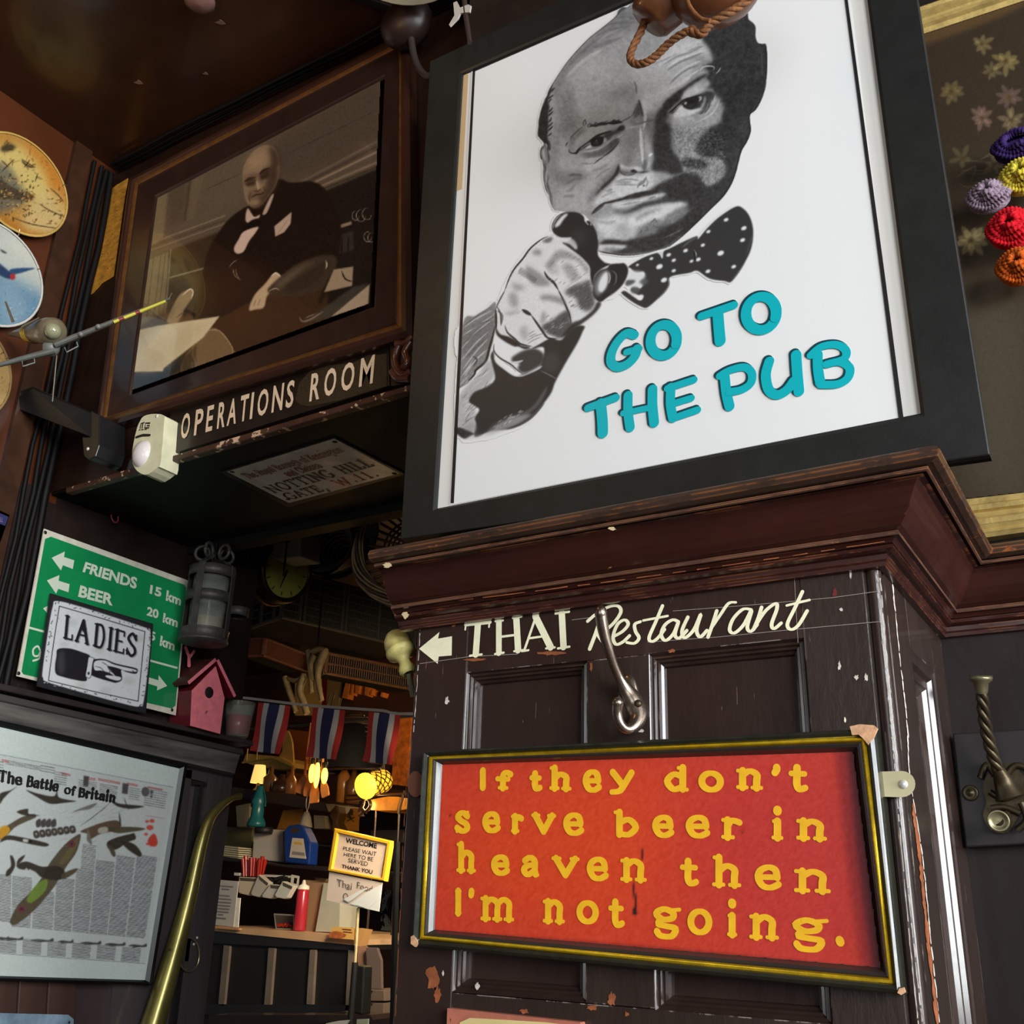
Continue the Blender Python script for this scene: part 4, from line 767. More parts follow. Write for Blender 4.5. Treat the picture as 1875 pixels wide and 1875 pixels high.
def zs(w, s, kind='c', n=6):
    v = [float(t) for t in s.split()]; P = [np.array(TZ(v[i], v[i+1])) for i in range(0, len(v), 2)]
    if kind == 'c': P = csm(P, n)
    if kind == 'o': P = csm(P, n, True); P += P[:2]
    return (P, [w/2.679]*len(P))
def ell(cx, cy, rx, ry, tilt=0, n=14):
    return ' '.join('%.1f %.1f' % (cx+rx*math.cos(a)*math.cos(tilt)-ry*math.sin(a)*math.sin(tilt), cy+rx*math.cos(a)*math.sin(tilt)+ry*math.sin(a)*math.cos(tilt)) for a in [2*math.pi*k/n for k in range(n)])
LET = {
 'G': [zs(44, '432 305 395 296 352 335 322 392 320 440 352 462 400 446 436 408 446 372'), zs(34, '456 372 395 388', 'l')],
 'O': [zs(48, ell(577, 330, 64, 76, .2), 'o')],
 'T': [zs(40, '762 212 920 158', 'l'), zs(50, '842 190 848 270 854 335')],
 'O.': [zs(50, ell(1055, 198, 74, 82, .2), 'o')],
 'T.': [zs(38, '205 662 342 612', 'l'), zs(50, '268 640 276 720 278 785')],
 'H': [zs(44, '402 600 402 680 412 758'), zs(46, '522 570 522 650 530 735'), zs(30, '378 688 530 656', 'l')],
 'E': [zs(44, '612 560 610 640 622 712'), zs(36, '596 566 724 524', 'l'), zs(34, '620 642 712 614', 'l'), zs(36, '625 712 742 672', 'l')],
 'P': [zs(46, '876 510 885 590 900 655'), zs(38, '852 505 900 478 970 462 1008 490 1004 540 960 572 900 584')],
 'U': [zs(46, '1095 432 1078 500 1092 572 1132 598 1180 575 1215 530'), zs(48, '1226 400 1232 490 1240 582')],
 'B': [zs(46, '1332 400 1334 470 1345 540'), zs(38, '1298 404 1350 362 1425 352 1470 380 1460 422 1375 448'), zs(40, '1375 448 1440 436 1488 465 1480 515 1430 545 1348 548')],
}
for k, st in LET.items():
    mb = MB(); put_strokes(mb, PPp, st, -.0054, shift=(-3.2, -2.4), wadd=1.2); o = mb.build('letter_shadow', TEALD, root)
    mb = MB(); put_strokes(mb, PPp, st, -.0050); mb.build('letter', TEAL, root)

# ================================================================ RED PUB SIGN
SF = PY(YP-.024); SB = PY(YP-.012)
root = thing('painted_sign', 'red hand-painted sign with yellow letters about beer in heaven, in a black and gold frame', 'sign', SF.at(1210, 1560))
oq = SF.pts([772, 1374, 1601, 1332, 1652, 1822, 753, 1733]); iq = SF.pts([801, 1399, 1559, 1375, 1609, 1771, 786, 1701])
FB = mat('glossy_black_sign_frame', (40, 41, 33), .22, var=.3, vscale=40, coat=.3, chips=(205, 160, 120), chipscale=30, chipamt=.79)
MB().frame(oq, iq, [(0, -.023), (.0, -.006), (.06, -.001), (.2, .0015), (.34, -.001), (.40, -.004)], SF.n).build('frame', FB, root)
MB().frame(oq, iq, [(.38, -.004), (.43, -.0012), (.50, 0), (.57, -.0012), (.62, -.004)], SF.n).build('gold_bead', mat('gold_bead', (196, 160, 30), .25, metal=.6, var=.35, vscale=50), root, smooth=True, label='gold bead inside the black frame')
MB().frame(oq, iq, [(.60, -.0035), (.68, -.0028), (.80, -.005), (.92, -.0105), (1, -.013)], SF.n).build('inner_cove', mat('black_cove', (52, 46, 42), .25, coat=.4, var=.2), root)
def paint_red():
    c = Canvas(775, 1365, 1625, 1785, (206, 62, 40), res=.5); P = c.P; c.cov[:] = 1
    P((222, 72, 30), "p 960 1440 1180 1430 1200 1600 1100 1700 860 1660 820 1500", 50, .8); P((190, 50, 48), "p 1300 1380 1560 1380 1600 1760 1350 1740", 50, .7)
    c.S((70, 20, 28), 46, "p 1572 1360 1592 1560 1622 1790", 12, .95, False); c.S((120, 26, 34), 40, "p 1550 1370 1570 1560 1600 1780", 16, .55, False)  # dark feathered edges: airbrushed border with the frame's shade painted in
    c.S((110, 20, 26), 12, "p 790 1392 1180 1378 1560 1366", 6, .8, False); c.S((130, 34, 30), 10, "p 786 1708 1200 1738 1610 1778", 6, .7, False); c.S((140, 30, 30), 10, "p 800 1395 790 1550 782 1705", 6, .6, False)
    c.S((70, 22, 20), 4, "p 1175 1553 1177 1568 1178 1580", .8); c.S((60, 20, 20), 4.5, "p 1160 1618 1163 1650 1164 1673", .8); c.P((50, 18, 18), "p 1162 1660 1168 1672 1162 1676 1158 1670", .8)
    for x, y in ((1073, 1476), (1135, 1508), (1152, 1528), (1286, 1595), (1359, 1522), (1045, 1420), (823, 1492), (1096, 1418)): c.S((80, 20, 20), 3, "p %d %d %d %d" % (x, y, x+1, y+3), .8)
    c.grain(4, 5); return c
slabq(SB.pts([799, 1396, 1561, 1373, 1612, 1772, 784, 1703], -.0005), .004).build('board', mat('sign_board_edge', (120, 30, 24), .5), root)
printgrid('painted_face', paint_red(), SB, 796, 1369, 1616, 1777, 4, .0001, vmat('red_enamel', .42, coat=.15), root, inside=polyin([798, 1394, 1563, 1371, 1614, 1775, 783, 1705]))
YEL = mat('yellow_sign_letters', (246, 184, 34), .45, var=.12, vscale=50)
ROWS = [
 [('I', 876, 892, 1447, 30), ('f', 905, 941, 1448, 30), ('t', 967, 995, 1450, 32), ('h', 1003, 1049, 1449, 37), ('e', 1065, 1104, 1452, 44), ('y', 1112, 1166, 1447, 38), ('d', 1212, 1264, 1451, 40), ('o', 1276, 1328, 1452, 42), ('n', 1345, 1400, 1448, 42), ("'", 1410, 1432, 1449, 39), ('t', 1441, 1482, 1452, 43)],
 [('s', 829, 865, 1527, 44), ('e', 881, 919, 1526, 41), ('r', 932, 961, 1527, 37), ('v', 970, 1021, 1528, 40), ('e', 1029, 1072, 1531, 44), ('b', 1120, 1174, 1534, 40), ('e', 1192, 1237, 1535, 44), ('e', 1253, 1303, 1536, 45), ('r', 1316, 1362, 1539, 43), ('i', 1408, 1439, 1540, 42), ('n', 1455, 1517, 1541, 43)],
 [('h', 833, 874, 1599, 44), ('e', 897, 936, 1604, 40), ('a', 951, 990, 1607, 42), ('v', 1007, 1064, 1608, 41), ('e', 1072, 1117, 1614, 46), ('n', 1133, 1187, 1616, 45), ('t', 1242, 1282, 1624, 43), ('h', 1301, 1360, 1626, 47), ('e', 1379, 1434, 1631, 49), ('n', 1451, 1524, 1637, 47)],
 [('I', 830, 848, 1677, 37), ("'", 857, 869, 1662, 28), ('m', 877, 944, 1688, 47), ('n', 991, 1037, 1692, 46), ('o', 1053, 1099, 1693, 45), ('t', 1111, 1146, 1700, 44), ('g', 1190, 1250, 1705, 46), ('o', 1256, 1307, 1713, 50), ('i', 1327, 1354, 1717, 46), ('n', 1369, 1429, 1722, 49), ('g', 1443, 1520, 1728, 49)]]
for row in ROWS:
    for ch, x0, x1, yb, xh in row:
        h = xh*(1.36 if ch == 'I' else 1); wpx = 11.5+(x0-830)*.0035
        f = lambda u, v: (x0+wpx*.45+(x1-x0-wpx*.9)*u+(-3.5 if ch in 'fIht' and x0 < 1100 else 0)*0, yb-wpx*.45-(h-wpx*.9)*v+(u-.5)*(x1-x0)*.03)
        mb = MB(); put_strokes(mb, SB, gstrokes(ch, f, wpx*1.04, 1.0, .3), .0006); mb.build('letter', YEL, root)
mb = MB(); put_strokes(mb, SB, [([np.array([1537.5, 1722.]), np.array([1538.5, 1725.])], [16, 16])], .0006); mb.build('letter', YEL, root)
# chipped bare plaster at the corners of the frame
for pts, nm in (([1556, 1330, 1575, 1326, 1600, 1328, 1607, 1334, 1600, 1350, 1590, 1364, 1580, 1352, 1572, 1345, 1560, 1346], 'corner_chip'), ([1646, 1810, 1655, 1808, 1658, 1817, 1650, 1822, 1643, 1818], 'corner_chip'), ([752, 1715, 758, 1712, 766, 1728, 760, 1734, 752, 1728], 'corner_chip')):
    MB().hexa(SF.pts(pts, .0016), -SF.n*.003).build(nm, mat('bare_plaster', (205, 158, 120), .8, var=.4, vscale=120, bump=.5), root)
# hanger tab and screw
def hanger(cx0, x1, y, r, name):
    a = SB
    pts = [a.at(cx0, y-r*.95, -.004)]+[a.at(x1+r*math.sin(t), y-r*math.cos(t), -.004) for t in [math.pi*k/10 for k in range(11)]]+[a.at(cx0, y+r*.95, -.004)]
    o = MB().hexa(pts, a.n*.0015).build(name, mat('dull_brass_tab', (206, 196, 156), .45, metal=.4, var=.2), root)
    c = a.at(x1+2, y, -.002); MB().lathe(c, (0, -1, 0), [(.0001, .0018), (.003, .0015), (.0042, .0006), (.0045, 0)], 14).build('screw', NAIL, root, label='pale steel screw')
hanger(1612, 1652, 1436, 24, 'hanger_tab')
a = SB; MB().hexa([a.at(762+15*math.cos(t), 1436+24*math.sin(t), -.006) for t in [2*math.pi*k/14 for k in range(14)]], a.n*.0015).build('hanger_tab', mat('copper_tab', (128, 84, 66), .5, metal=.4), root)

# ================================================================ PAINTED WORDS ON THE PILLAR
LW = PY(YP-.0006)
root = thing('painted_lettering', 'cream painted arrow and words THAI Restaurant across the top rail of the pillar', 'lettering', LW.at(1150, 1150))
J = lambda s: [np.array([660+float(a)/3.125, 900+float(b)/3.125]) for a, b in zip(s.split()[::2], s.split()[1::2])]
K = lambda s: [np.array([1200+float(a)/2.778, 1000+float(b)/2.778]) for a, b in zip(s.split()[::2], s.split()[1::2])]
MB().add([LW.at(*p) for p in J('335 900 452 804 444 842 524 828 522 938 448 944 442 986')], [tuple(range(7))]).build('arrow', CREAM, root)
def lt(lst, name='letter'):
    mb = MB()
    for P, w_, sm in lst:
        Q = csm(P, 6) if sm else P
        if sm:   # brush: thicker on the way down
            W = [w_*(.95+.5*min(1, abs(Q[min(i+1, len(Q)-1)][1]-Q[max(i-1, 0)][1])/(np.hypot(*(Q[min(i+1, len(Q)-1)]-Q[max(i-1, 0)]))+1e-6))) for i in range(len(Q))]
        else: W = [w_*1.1]*len(Q)
        put_strokes(mb, LW, [(Q, W)])
    return mb.build(name, CREAM, root)
lt([(J('602 762 742 748'), 5.2, 0), (J('672 760 660 930'), 11, 0), (J('626 940 694 932'), 3.4, 0), (J('604 745 600 790'), 3, 0), (J('738 745 736 775'), 3, 0)])
lt([(J('792 742 792 922'), 10, 0), (J('892 724 902 906'), 11, 0), (J('798 832 892 820'), 3.6, 0), (J('772 742 816 738'), 3.2, 0), (J('872 724 922 716'), 3.2, 0), (J('770 930 820 922'), 3.4, 0), (J('880 914 930 908'), 3.4, 0)])
lt([(J('1004 716 938 908'), 4.2, 0), (J('1002 716 1088 890'), 11, 0), (J('964 840 1052 828'), 3.4, 0), (J('924 914 962 908'), 3.2, 0), (J('1062 898 1112 892'), 3.4, 0), (J('990 712 1016 708'), 4, 0)])
lt([(J('1152 696 1162 888'), 11, 0), (J('1116 698 1194 688'), 3.6, 0), (J('1130 898 1196 888'), 3.6, 0)])
lt([(J('1300 742 1350 700 1420 660 1474 656 1490 690 1452 750 1396 800'), 4.6, 1), (J('1384 690 1350 800 1312 900'), 5, 1), (J('1352 808 1380 850 1412 892'), 5, 1)])
lt([(J('1448 830 1500 800 1532 760 1512 735 1472 760 1446 830 1462 874 1500 862 1540 826'), 4.6, 1)])
lt([(J('1602 745 1570 760 1574 800 1594 838 1568 868 1524 864'), 4.6, 1)])
lt([(J('1728 655 1690 745 1652 835 1668 858 1700 840 1740 790'), 4.6, 1), (J('1618 738 1758 712'), 3.8, 0)])
lt([(K('118 385 88 375 48 402 30 450 52 480 92 446 118 385 100 450 122 468 160 430'), 4.8, 1)])
lt([(K('165 362 136 430 150 466 196 425 232 345 210 425 228 462 262 430'), 4.8, 1)])
lt([(K('312 330 290 400 268 462'), 4.8, 1), (K('282 420 330 350 372 292 410 286'), 4.4, 1)])
lt([(K('486 322 444 322 396 370 378 425 402 442 448 402 490 325 468 410 486 434 518 400'), 4.8, 1)])
lt([(K('540 312 522 370 498 425'), 4.8, 1), (K('512 400 560 330 612 292 618 320 592 395 604 420 640 392'), 4.8, 1)])
lt([(K('748 232 712 310 672 395 690 424 728 402 772 330'), 4.8, 1), (K('668 302 784 274'), 4, 0)])
PEN = mat('chalk_guide_line', (150, 138, 130), .8)
for P in (K('-40 488 320 462 700 424 1140 384'), K('90 330 480 300 900 262 1130 230'), J('1210 735 1310 722'), J('340 985 620 945 900 930'), K('708 170 716 330 726 490')):
    mb = MB(); put_strokes(mb, LW, [(P, [1.0]*len(P))]); mb.build('guide_line', PEN, root)

# ================================================================ COAT HOOKS
def offp(l): return [PY(YP-o).at(x, y) for x, y, o in l]
root = thing('coat_hook', 'long worn steel double coat hook screwed to the pillar above the red sign', 'hook', PY(YP).at(1152, 1285))
hp = offp([(1100, 1122, .062), (1104, 1150, .056), (1113, 1185, .046), (1126, 1222, .032), (1138, 1248, .020), (1151, 1270, .011), (1163, 1292, .007), (1169, 1312, .010), (1162, 1329, .018), (1149, 1336, .026), (1137, 1327, .033), (1130, 1306, .037), (1131, 1287, .04)])
HR = [.0072, .0070, .0060, .0052, .0056, .0088, .0118, .0118, .0092, .0072, .0062, .0058, .0060, .0062]
cs = csm(hp, 4); rr = list(np.interp(np.linspace(0, len(HR)-1, len(cs)), range(len(HR)), HR))
mb = MB().tube(cs, rr, 12); mb.ball(hp[0], .0074, 14, 8, (1, 1, 1.3)); mb.ball(hp[-1], .0068, 12, 8); mb.build('hook', STEEL, root)
MB().ball(PY(YP-.001).at(1150, 1280), .011, 20, 12, (1.25, .45, 2.7)).build('back_plate', STEEL, root)
for x, y in ((1168, 1288), (1139, 1268)):
    c = PY(YP-.0175).at(x, y); MB().lathe(c, (0.3, -1, 0), [(.0045, -.004), (.0045, 0), (.003, .0014), (.0, .0016)], 12).build('screw', DBRASS, root)
root = thing('hook_board', 'black board with a twisted bronze coat hook on the right wall', 'coat hook', PY(YR).at(1830, 1460))
Bp = PY(YR-.026); q = Bp.pts([1744, 1343, 1960, 1330, 1985, 1540, 1768, 1552])
MB().hexa(q, (0, .024, 0)).build('board', mat('black_hook_board', (31, 26, 27), .45, var=.2), root, bevel=.002)
hk = [PY(YR-.026-o).at(x, y) for x, y, o in [(1796, 1246, .075), (1799, 1280, .068), (1803, 1320, .056), (1812, 1362, .042), (1824, 1400, .028), (1838, 1432, .014), (1850, 1460, .010)]]
TW = csm(hk, 5)
mb = MB()
for ph in (0, math.pi*2/3, math.pi*4/3):
    tw = []
    for i, p in enumerate(TW[:-8]):
        a = ph+i*.75; tw.append(p+.0036*(math.cos(a)*np.array([1, 0, 0])+math.sin(a)*np.array([0, 1, 0])))
    mb.tube(tw, .0042, 8)
mb.tube(TW[-10:], [.007+.0012*i for i in range(10)], 10); mb.build('twisted_arm', DBRASS, root)
MB().lathe(TW[0], (0.1, -.2, 1), [(.001, .004), (.010, .004), (.0125, .006), (.0135, .003), (.0125, .0), (.0085, -.003), (.0075, -.012), (.006, -.016)], 20).build('cap', mat('greyed_brass', (128, 120, 92), .35, metal=.7), root)
sc_ = Bp
mb = MB()
sp = [sc_.at(x, y, .004) for x, y in ((1812, 1415), (1800, 1440), (1806, 1470), (1800, 1492), (1815, 1520), (1845, 1525), (1862, 1500), (1880, 1470), (1885, 1440), (1868, 1412), (1850, 1395))]
mb.hexa(csm(sp, 3, True), (0, .004, 0))
for P in ([(1835, 1430), (1858, 1402), (1885, 1412), (1892, 1445)], [(1812, 1450), (1835, 1462), (1860, 1455)], [(1815, 1480), (1840, 1478), (1868, 1490)], [(1870, 1470), (1880, 1500), (1862, 1520)], [(1822, 1420), (1806, 1400), (1795, 1425)]):
    mb.tube(csm([sc_.at(x, y, .007) for x, y in P], 4), .004, 8)
mb.build('scroll_plate', DBRASS, root)
c = sc_.at(1842, 1492, .006); e = PY(YR-.026-.05).at(1828, 1503)
mb = MB().tube(csm([c, (c+e)/2+np.array([0, 0, -.008]), e], 5), .006, 10); mb.build('lower_arm', DBRASS, root)
MB().lathe(e, e*0+np.array([.15, -1, -.1]), [(.0001, .001), (.006, .0005), (.0095, .0015), (.0115, .004), (.0125, .002), (.0115, -.002), (.006, -.004)], 22).build('cap', mat('greyed_brass', (0, 0, 0)), root)
MB().lathe(sc_.at(1777, 1452), (0, -1, 0), [(.010, 0), (.0095, .002), (.0068, .003), (.006, .0018), (.004, .004), (0, .005)], 18).build('screw', DBRASS, root)

# ================================================================ ACORN FINIAL ON A ROD
root = thing('rod_finial', 'pale wooden acorn finial on a thin rod beside the pillar edge', 'curtain rod', PY(YP+.03).at(735, 1190))
g = PY(YP+.03); a0, a1 = g.at(722, 1162), g.at(748, 1232); ax = a0-a1; L_ = np.linalg.norm(ax); ax /= L_
k = L_/70
MB().lathe(a1, ax, [(r*k, h*k) for r, h in ((9, -2), (13, 2), (13, 8), (9, 16), (9, 22), (13, 28), (21, 32), (23, 38), (22, 43), (20.5, 44), (21, 52), (19, 62), (13, 71), (5, 76), (0, 77))], 28).build('finial', mat('aged_cream_finial', (196, 184, 112), .45, var=.3, vscale=60, bump=.3), root)
MB().tube([a1-ax*.001, g.at(757, 1275, -.015)], .0042, 8).build('rod', mat('grey_rod', (120, 116, 96), .4, metal=.3), root)
# ================================================================ LEFT WALL, BEAM AND WHAT HANGS THERE
def crop(ox, oy, k):
    def f(s):
        v = [float(t) for t in s.replace(',', ' ').split()]; return [t for i in range(0, len(v), 2) for t in (ox+v[i]/k, oy+v[i+1]/k)]
    return f
cL = crop(0, 900, 3.75); cM = crop(0, 200, 3.75); cN = crop(0, 1300, 3.26); cO = crop(300, 600, 3.75); cS = crop(0, 600, 3.75); cW = crop(200, 80, 3.125)
def pairs(l): return [np.array(l[i:i+2], float) for i in range(0, len(l), 2)]
# ---------------- framed photograph over the beam
WF = PY(YB-.032)
root = thing('framed_photograph', 'sepia photograph of a seated man in dark suit, mahogany frame over the doorway', 'picture', WF.at(460, 640))
oq = WF.pts([233, 324, 745, 52, 751, 612, 170, 785]); iq = WF.pts([281, 357, 697, 137, 677, 555, 232, 718])
MB().frame(oq, iq, [(0, -.03), (0, -.006), (.1, 0), (.2, .001), (.24, -.003)], WF.n).build('frame', MAHOG, root)
MB().frame(oq, iq, [(.24, -.003), (.28, -.0015), (.33, -.003), (.36, -.005)], WF.n).build('gold_line', GOLDL, root)
MB().frame(oq, iq, [(.36, -.005), (.40, -.006), (.93, -.008), (.96, -.0095), (1, -.013)], WF.n).build('inner_frame', mat('mahogany_flat', (44, 27, 21), .33, var=.3, vscale=16, coat=.35), root)
def paint_war():
    c = Canvas(225, 125, 705, 725, (88, 74, 58)); P, S = c.P, c.S; c.cov[:] = 1
    P((76, 62, 50), "W900 600 1560 200 1540 560 1000 790", 12, .9); P((98, 84, 64), "W340 830 900 560 760 900 300 1120", 10, .6)
    P((124, 106, 76), "W255 860 340 828 310 1110 215 1190", 1.5, .9, False); P((104, 88, 66), "W470 770 550 735 480 1000 435 1015", 1.5, .9, False); P((72, 58, 44), "W455 780 472 772 438 1012 425 1018", 1, .8, False)
    P((78, 64, 48), "W350 828 450 790 425 1020 330 1060", 6, .6, False); S((66, 52, 40), 1.6, "W540 840 760 740", 1, .7); S((60, 46, 34), 2, "W980 650 1530 380", 1.5, .6)
    for a, b, g in ((1150, 985, 128), (1170, 1010, 78), (1190, 1030, 120), (1215, 1050, 90)): S((g, g*.86, g*.66), 3, "W215 %d 660 %d" % (a, b), 1, .85, False)
    for a, b, g in ((780, 560, 104), (800, 590, 66), (820, 620, 138), (840, 650, 84), (850, 680, 124), (870, 705, 60)): S((g, g*.84, g*.68), 4, "W1080 %d 1530 %d" % (a+20, b), 1, .8, False)
    P((50, 38, 26), "W215 1235 700 1050 760 1420 400 1560 330 1540 340 1190", 2, .95, False); P((116, 100, 72), "W215 1240 340 1190 318 1530 150 1640", 1, .95, False)
    for x in (235, 275, 300, 330): S((70, 56, 40), 1.6, "W%d %d %d %d" % (x+22, 1200, x-20, 1560), 1, .7, False)
    S((128, 112, 84), 2.4, "W352 1180 335 1400 318 1540", .8, .8, False); S((126, 112, 88), 3, "W348 1338 575 1276", .8, .95, False)
    P((58, 38, 22), "W140 1660 600 1500 1500 1300 1480 1500 900 1760 400 1900 100 1900", 8, .95); P((74, 48, 24), "W560 1450 800 1300 900 1500 700 1650", 20, .6)
    P((27, 21, 17), "W1240 840 1535 715 1505 1500 1250 1500", 2, .95, False)
    P((140, 120, 98), "W1255 1058 1385 1016 1388 1034 1258 1076", .8, .95, False); P((54, 46, 38), "W1270 1110 1395 1070 1400 1180 1280 1210", 1, .8, False)
    for x in (1300, 1335, 1370): S((22, 16, 12), 2, "W%d 1100 %d 1200" % (x, x-5), .8)
    for x, y, r in ((1410, 985, 20), (1440, 985, 26), (1475, 975, 26), (1480, 1105, 22), (1500, 1110, 20)):
        S((150, 134, 116), 1.3, "W"+" ".join("%d %d" % (x+r*math.cos(a), y+r*1.3*math.sin(a)) for a in [.5*k for k in range(11)]), .7, .8)
    P((30, 20, 14), "W640 1060 690 1000 740 960 790 930 850 900 960 780 1040 795 1170 790 1250 850 1300 960 1330 1080 1300 1230 1200 1230 1100 1290 980 1330 900 1420 760 1500 620 1570 470 1580 520 1400 560 1200", 1.2, 1)
    P((48, 30, 17), "W520 1440 700 1250 900 1280 940 1360 760 1500 560 1570", 14, .7)
    P((134, 108, 82), "W762 740 775 690 825 615 890 580 945 595 972 660 970 740 955 810 905 885 865 928 825 940 785 905 768 830", .8, 1)
    P((62, 46, 34), "W915 585 975 640 972 740 955 820 895 905 850 938 856 880 890 830 900 760 885 720 925 690", 4, .9); P((92, 70, 52), "W770 790 800 760 850 740 880 790 850 800 800 820", 3, .7); P((150, 122, 92), "W845 760 862 800 872 830 850 838 838 800", 1.6, .8); P((88, 66, 48), "W790 860 830 830 890 850 880 890 830 925", 4, .6); P((160, 132, 100), "W800 905 840 890 870 905 835 935", 3, .6); P((158, 130, 98), "W785 690 835 625 890 615 890 680 820 725", 6, .8); S((46, 32, 22), 3, "W775 790 800 770 840 765", 1.2, .85); S((40, 28, 20), 3.2, "W858 745 885 722 920 712", 1.2, .85); P((110, 88, 64), "W770 760 830 745 820 800 775 800", 3, .6)
    S((50, 36, 24), 2.2, "W785 790 810 778 835 785", .8); S((50, 36, 24), 2.2, "W865 752 890 735 910 728", .8); P((40, 28, 20), "W785 800 830 790 822 806 792 812", .7, .9); P((36, 26, 18), "W868 762 905 745 900 762 875 770", .7, .9)
    P((70, 52, 38), "W780 795 815 772 842 782 836 808 790 815", 1.6, .8); P((58, 42, 30), "W862 748 905 724 915 742 905 768 872 780", 1.6, .85); S((52, 36, 24), 3.6, "W772 792 800 772 838 766", 1.1, .9); S((48, 34, 22), 3.8, "W858 748 885 724 918 712", 1.1, .9); S((84, 62, 44), 3, "W812 850 800 880 806 905", 1.4, .8); S((74, 54, 38), 3, "W878 820 898 852 888 884", 1.4, .8)
    S((60, 42, 30), 2.8, "W806 886 836 866 862 862 890 852", 1, .9); P((70, 50, 36), "W800 925 830 945 866 930 905 890 915 870 890 900 850 925", 2.5, .8); P((96, 74, 54), "W960 700 978 700 976 750 962 770", 1, .8); S((176, 148, 116), 3.4, "W842 785 850 812 856 834", 1.4, .9); S((70, 50, 36), 2, "W825 840 850 845 870 828", .8); S((60, 42, 30), 2.2, "W812 880 840 865 870 858 885 848", .8); S((90, 70, 50), 2, "W800 850 815 880 825 900", 1, .7); S((84, 62, 44), 2, "W885 810 900 850 880 880", 1.2, .7); S((120, 98, 72), 1.5, "W770 730 790 700 830 690", 1.2, .6)
    P((205, 172, 150), "W792 942 828 990 862 978 850 1005 812 1030 780 1010", .8, .95); P((190, 160, 140), "W878 970 920 880 942 862 915 940 895 975", .8, .95)
    P((22, 16, 12), "W755 1075 800 1020 850 1000 868 1030 830 1055 770 1085", .8, 1); P((206, 174, 152), "W770 1075 850 1048 838 1080 800 1130 768 1190 728 1200 714 1170 740 1120", .8, 1)
    P((190, 160, 136), "W945 1045 1043 963 1038 1030 1002 1078 950 1104", .7, .95, False); S((130, 106, 84), 1.4, "W960 1090 1000 1040 1030 990", .8, .6)
    for s_ in ("W735 1235 705 1255 685 1282", "W708 1282 712 1310 722 1330 755 1355", "W722 1285 730 1320 745 1350"): S((150, 126, 92), 1.3, s_, .7, .9)
    P((186, 156, 120), "W800 1522 830 1440 890 1375 930 1325 958 1312 985 1338 960 1400 905 1440 885 1508 840 1520", 1, 1); S((220, 200, 168), 2.5, "W928 1330 955 1312 985 1340", .8); S((110, 86, 62), 1.6, "W850 1500 865 1460", .8, .7); S((110, 86, 62), 1.6, "W825 1505 840 1465", .8, .7)
    P((150, 124, 88), "W332 1598 350 1530 400 1440 450 1408 478 1412 470 1460 430 1520 400 1590", 1, 1); S((225, 205, 170), 2.2, "W420 1440 460 1405 480 1420 468 1465", .8); S((90, 68, 46), 2, "W380 1570 430 1540 480 1580", 1, .8); P((110, 80, 50), "W400 1570 470 1550 480 1590 410 1600", 1.5, .7)
    P((60, 47, 34), "W905 1412 960 1350 1060 1270 1160 1225 1240 1208 1292 1216 1300 1262 1250 1380 1120 1440 960 1440", 1.5, .95); P((104, 88, 68), "W960 1370 1060 1290 1180 1240 1100 1300 980 1400", 4, .7); P((48, 38, 28), "W1010 1390 1160 1290 1240 1250 1200 1350 1060 1420", 3, .8); S((190, 170, 140), 2, "W1238 1240 1245 1262 1240 1290", .9); S((170, 150, 120), 1.6, "W915 1415 950 1400 975 1410", .9)
    P((30, 22, 15), "W1215 1420 1300 1280 1250 1420 1200 1500", 2, .8); P((156, 132, 104), "W1230 1422 1285 1292 1396 1275 1390 1385", .8, .95, False); S((30, 22, 16), 3, "W1330 1300 1350 1345 1392 1362", .8); P((66, 60, 50), "W1100 1600 1400 1390 1490 1370 1300 1560", 1.5, .8, False); P((168, 144, 116), "W1270 1562 1490 1376 1482 1492", .8, .95, False)
    S((120, 100, 80), 3.4, "W1088 1562 1105 1588 1150 1578 1225 1532", .9); S((200, 180, 150), 1.4, "W1120 1570 1180 1545", .8, .6)
    P((22, 17, 13), "W180 1330 200 1308 215 1320 210 1370 190 1430 165 1500", .8, .95)
    P((44, 38, 29), "p 230 684 300 679 330 650 345 662 290 706 236 722", 1, 1, False); P((122, 96, 62), "p 332 664 378 606 402 606 428 642 424 652 350 690", .8, .9); P((62, 46, 28), "p 330 660 360 630 356 690 335 690", 2, .8, False); S((190, 160, 116), 1.6, "p 378 606 402 606 426 638 422 652", .8, .9)
    P((208, 188, 148), "p 246 606 262 602 290 596 330 590 402 579 372 618 300 674 298 680 236 681", .8, 1, False); P((190, 168, 124), "p 300 620 380 590 300 670 250 676", 8, .6)
    P((90, 74, 56), "p 270 706 303 694 290 708", .7, .9, False); S((36, 26, 17), 7, "p 283 352 275 380 240 690", 4, .55, False)
    c.grain(2.5, 9); return c
printgrid('photograph', paint_war(), WF, 228, 130, 702, 722, 1.5, -.0125, vmat('sepia_print', .18, coat=.6, gain=1.25), root, inside=polyin([281, 356, 698, 136, 678, 556, 231, 719]), label='sepia photograph behind glass')
# ---------------- gold-brown paper beside the frame
BP = PY(YB-.003)
l = cM('708 600 738 572 800 520 878 474 850 640 805 960 778 1148 700 1195 640 1262 575 1302 620 1110 640 950 675 740')
o = MB().hexa(csm(BP.pts(l), 1), (0, .0012, 0)).build('old_document', mat('amber_document', (188, 130, 44), .6, var=.5, vscale=45, bump=.8, bscale=50, stretch=(1, 1, 2), chips=(96, 58, 20), chipscale=90, chipamt=.6), None)
tag(o, 'creased amber-brown paper document pinned left of the big mahogany frame', 'document')
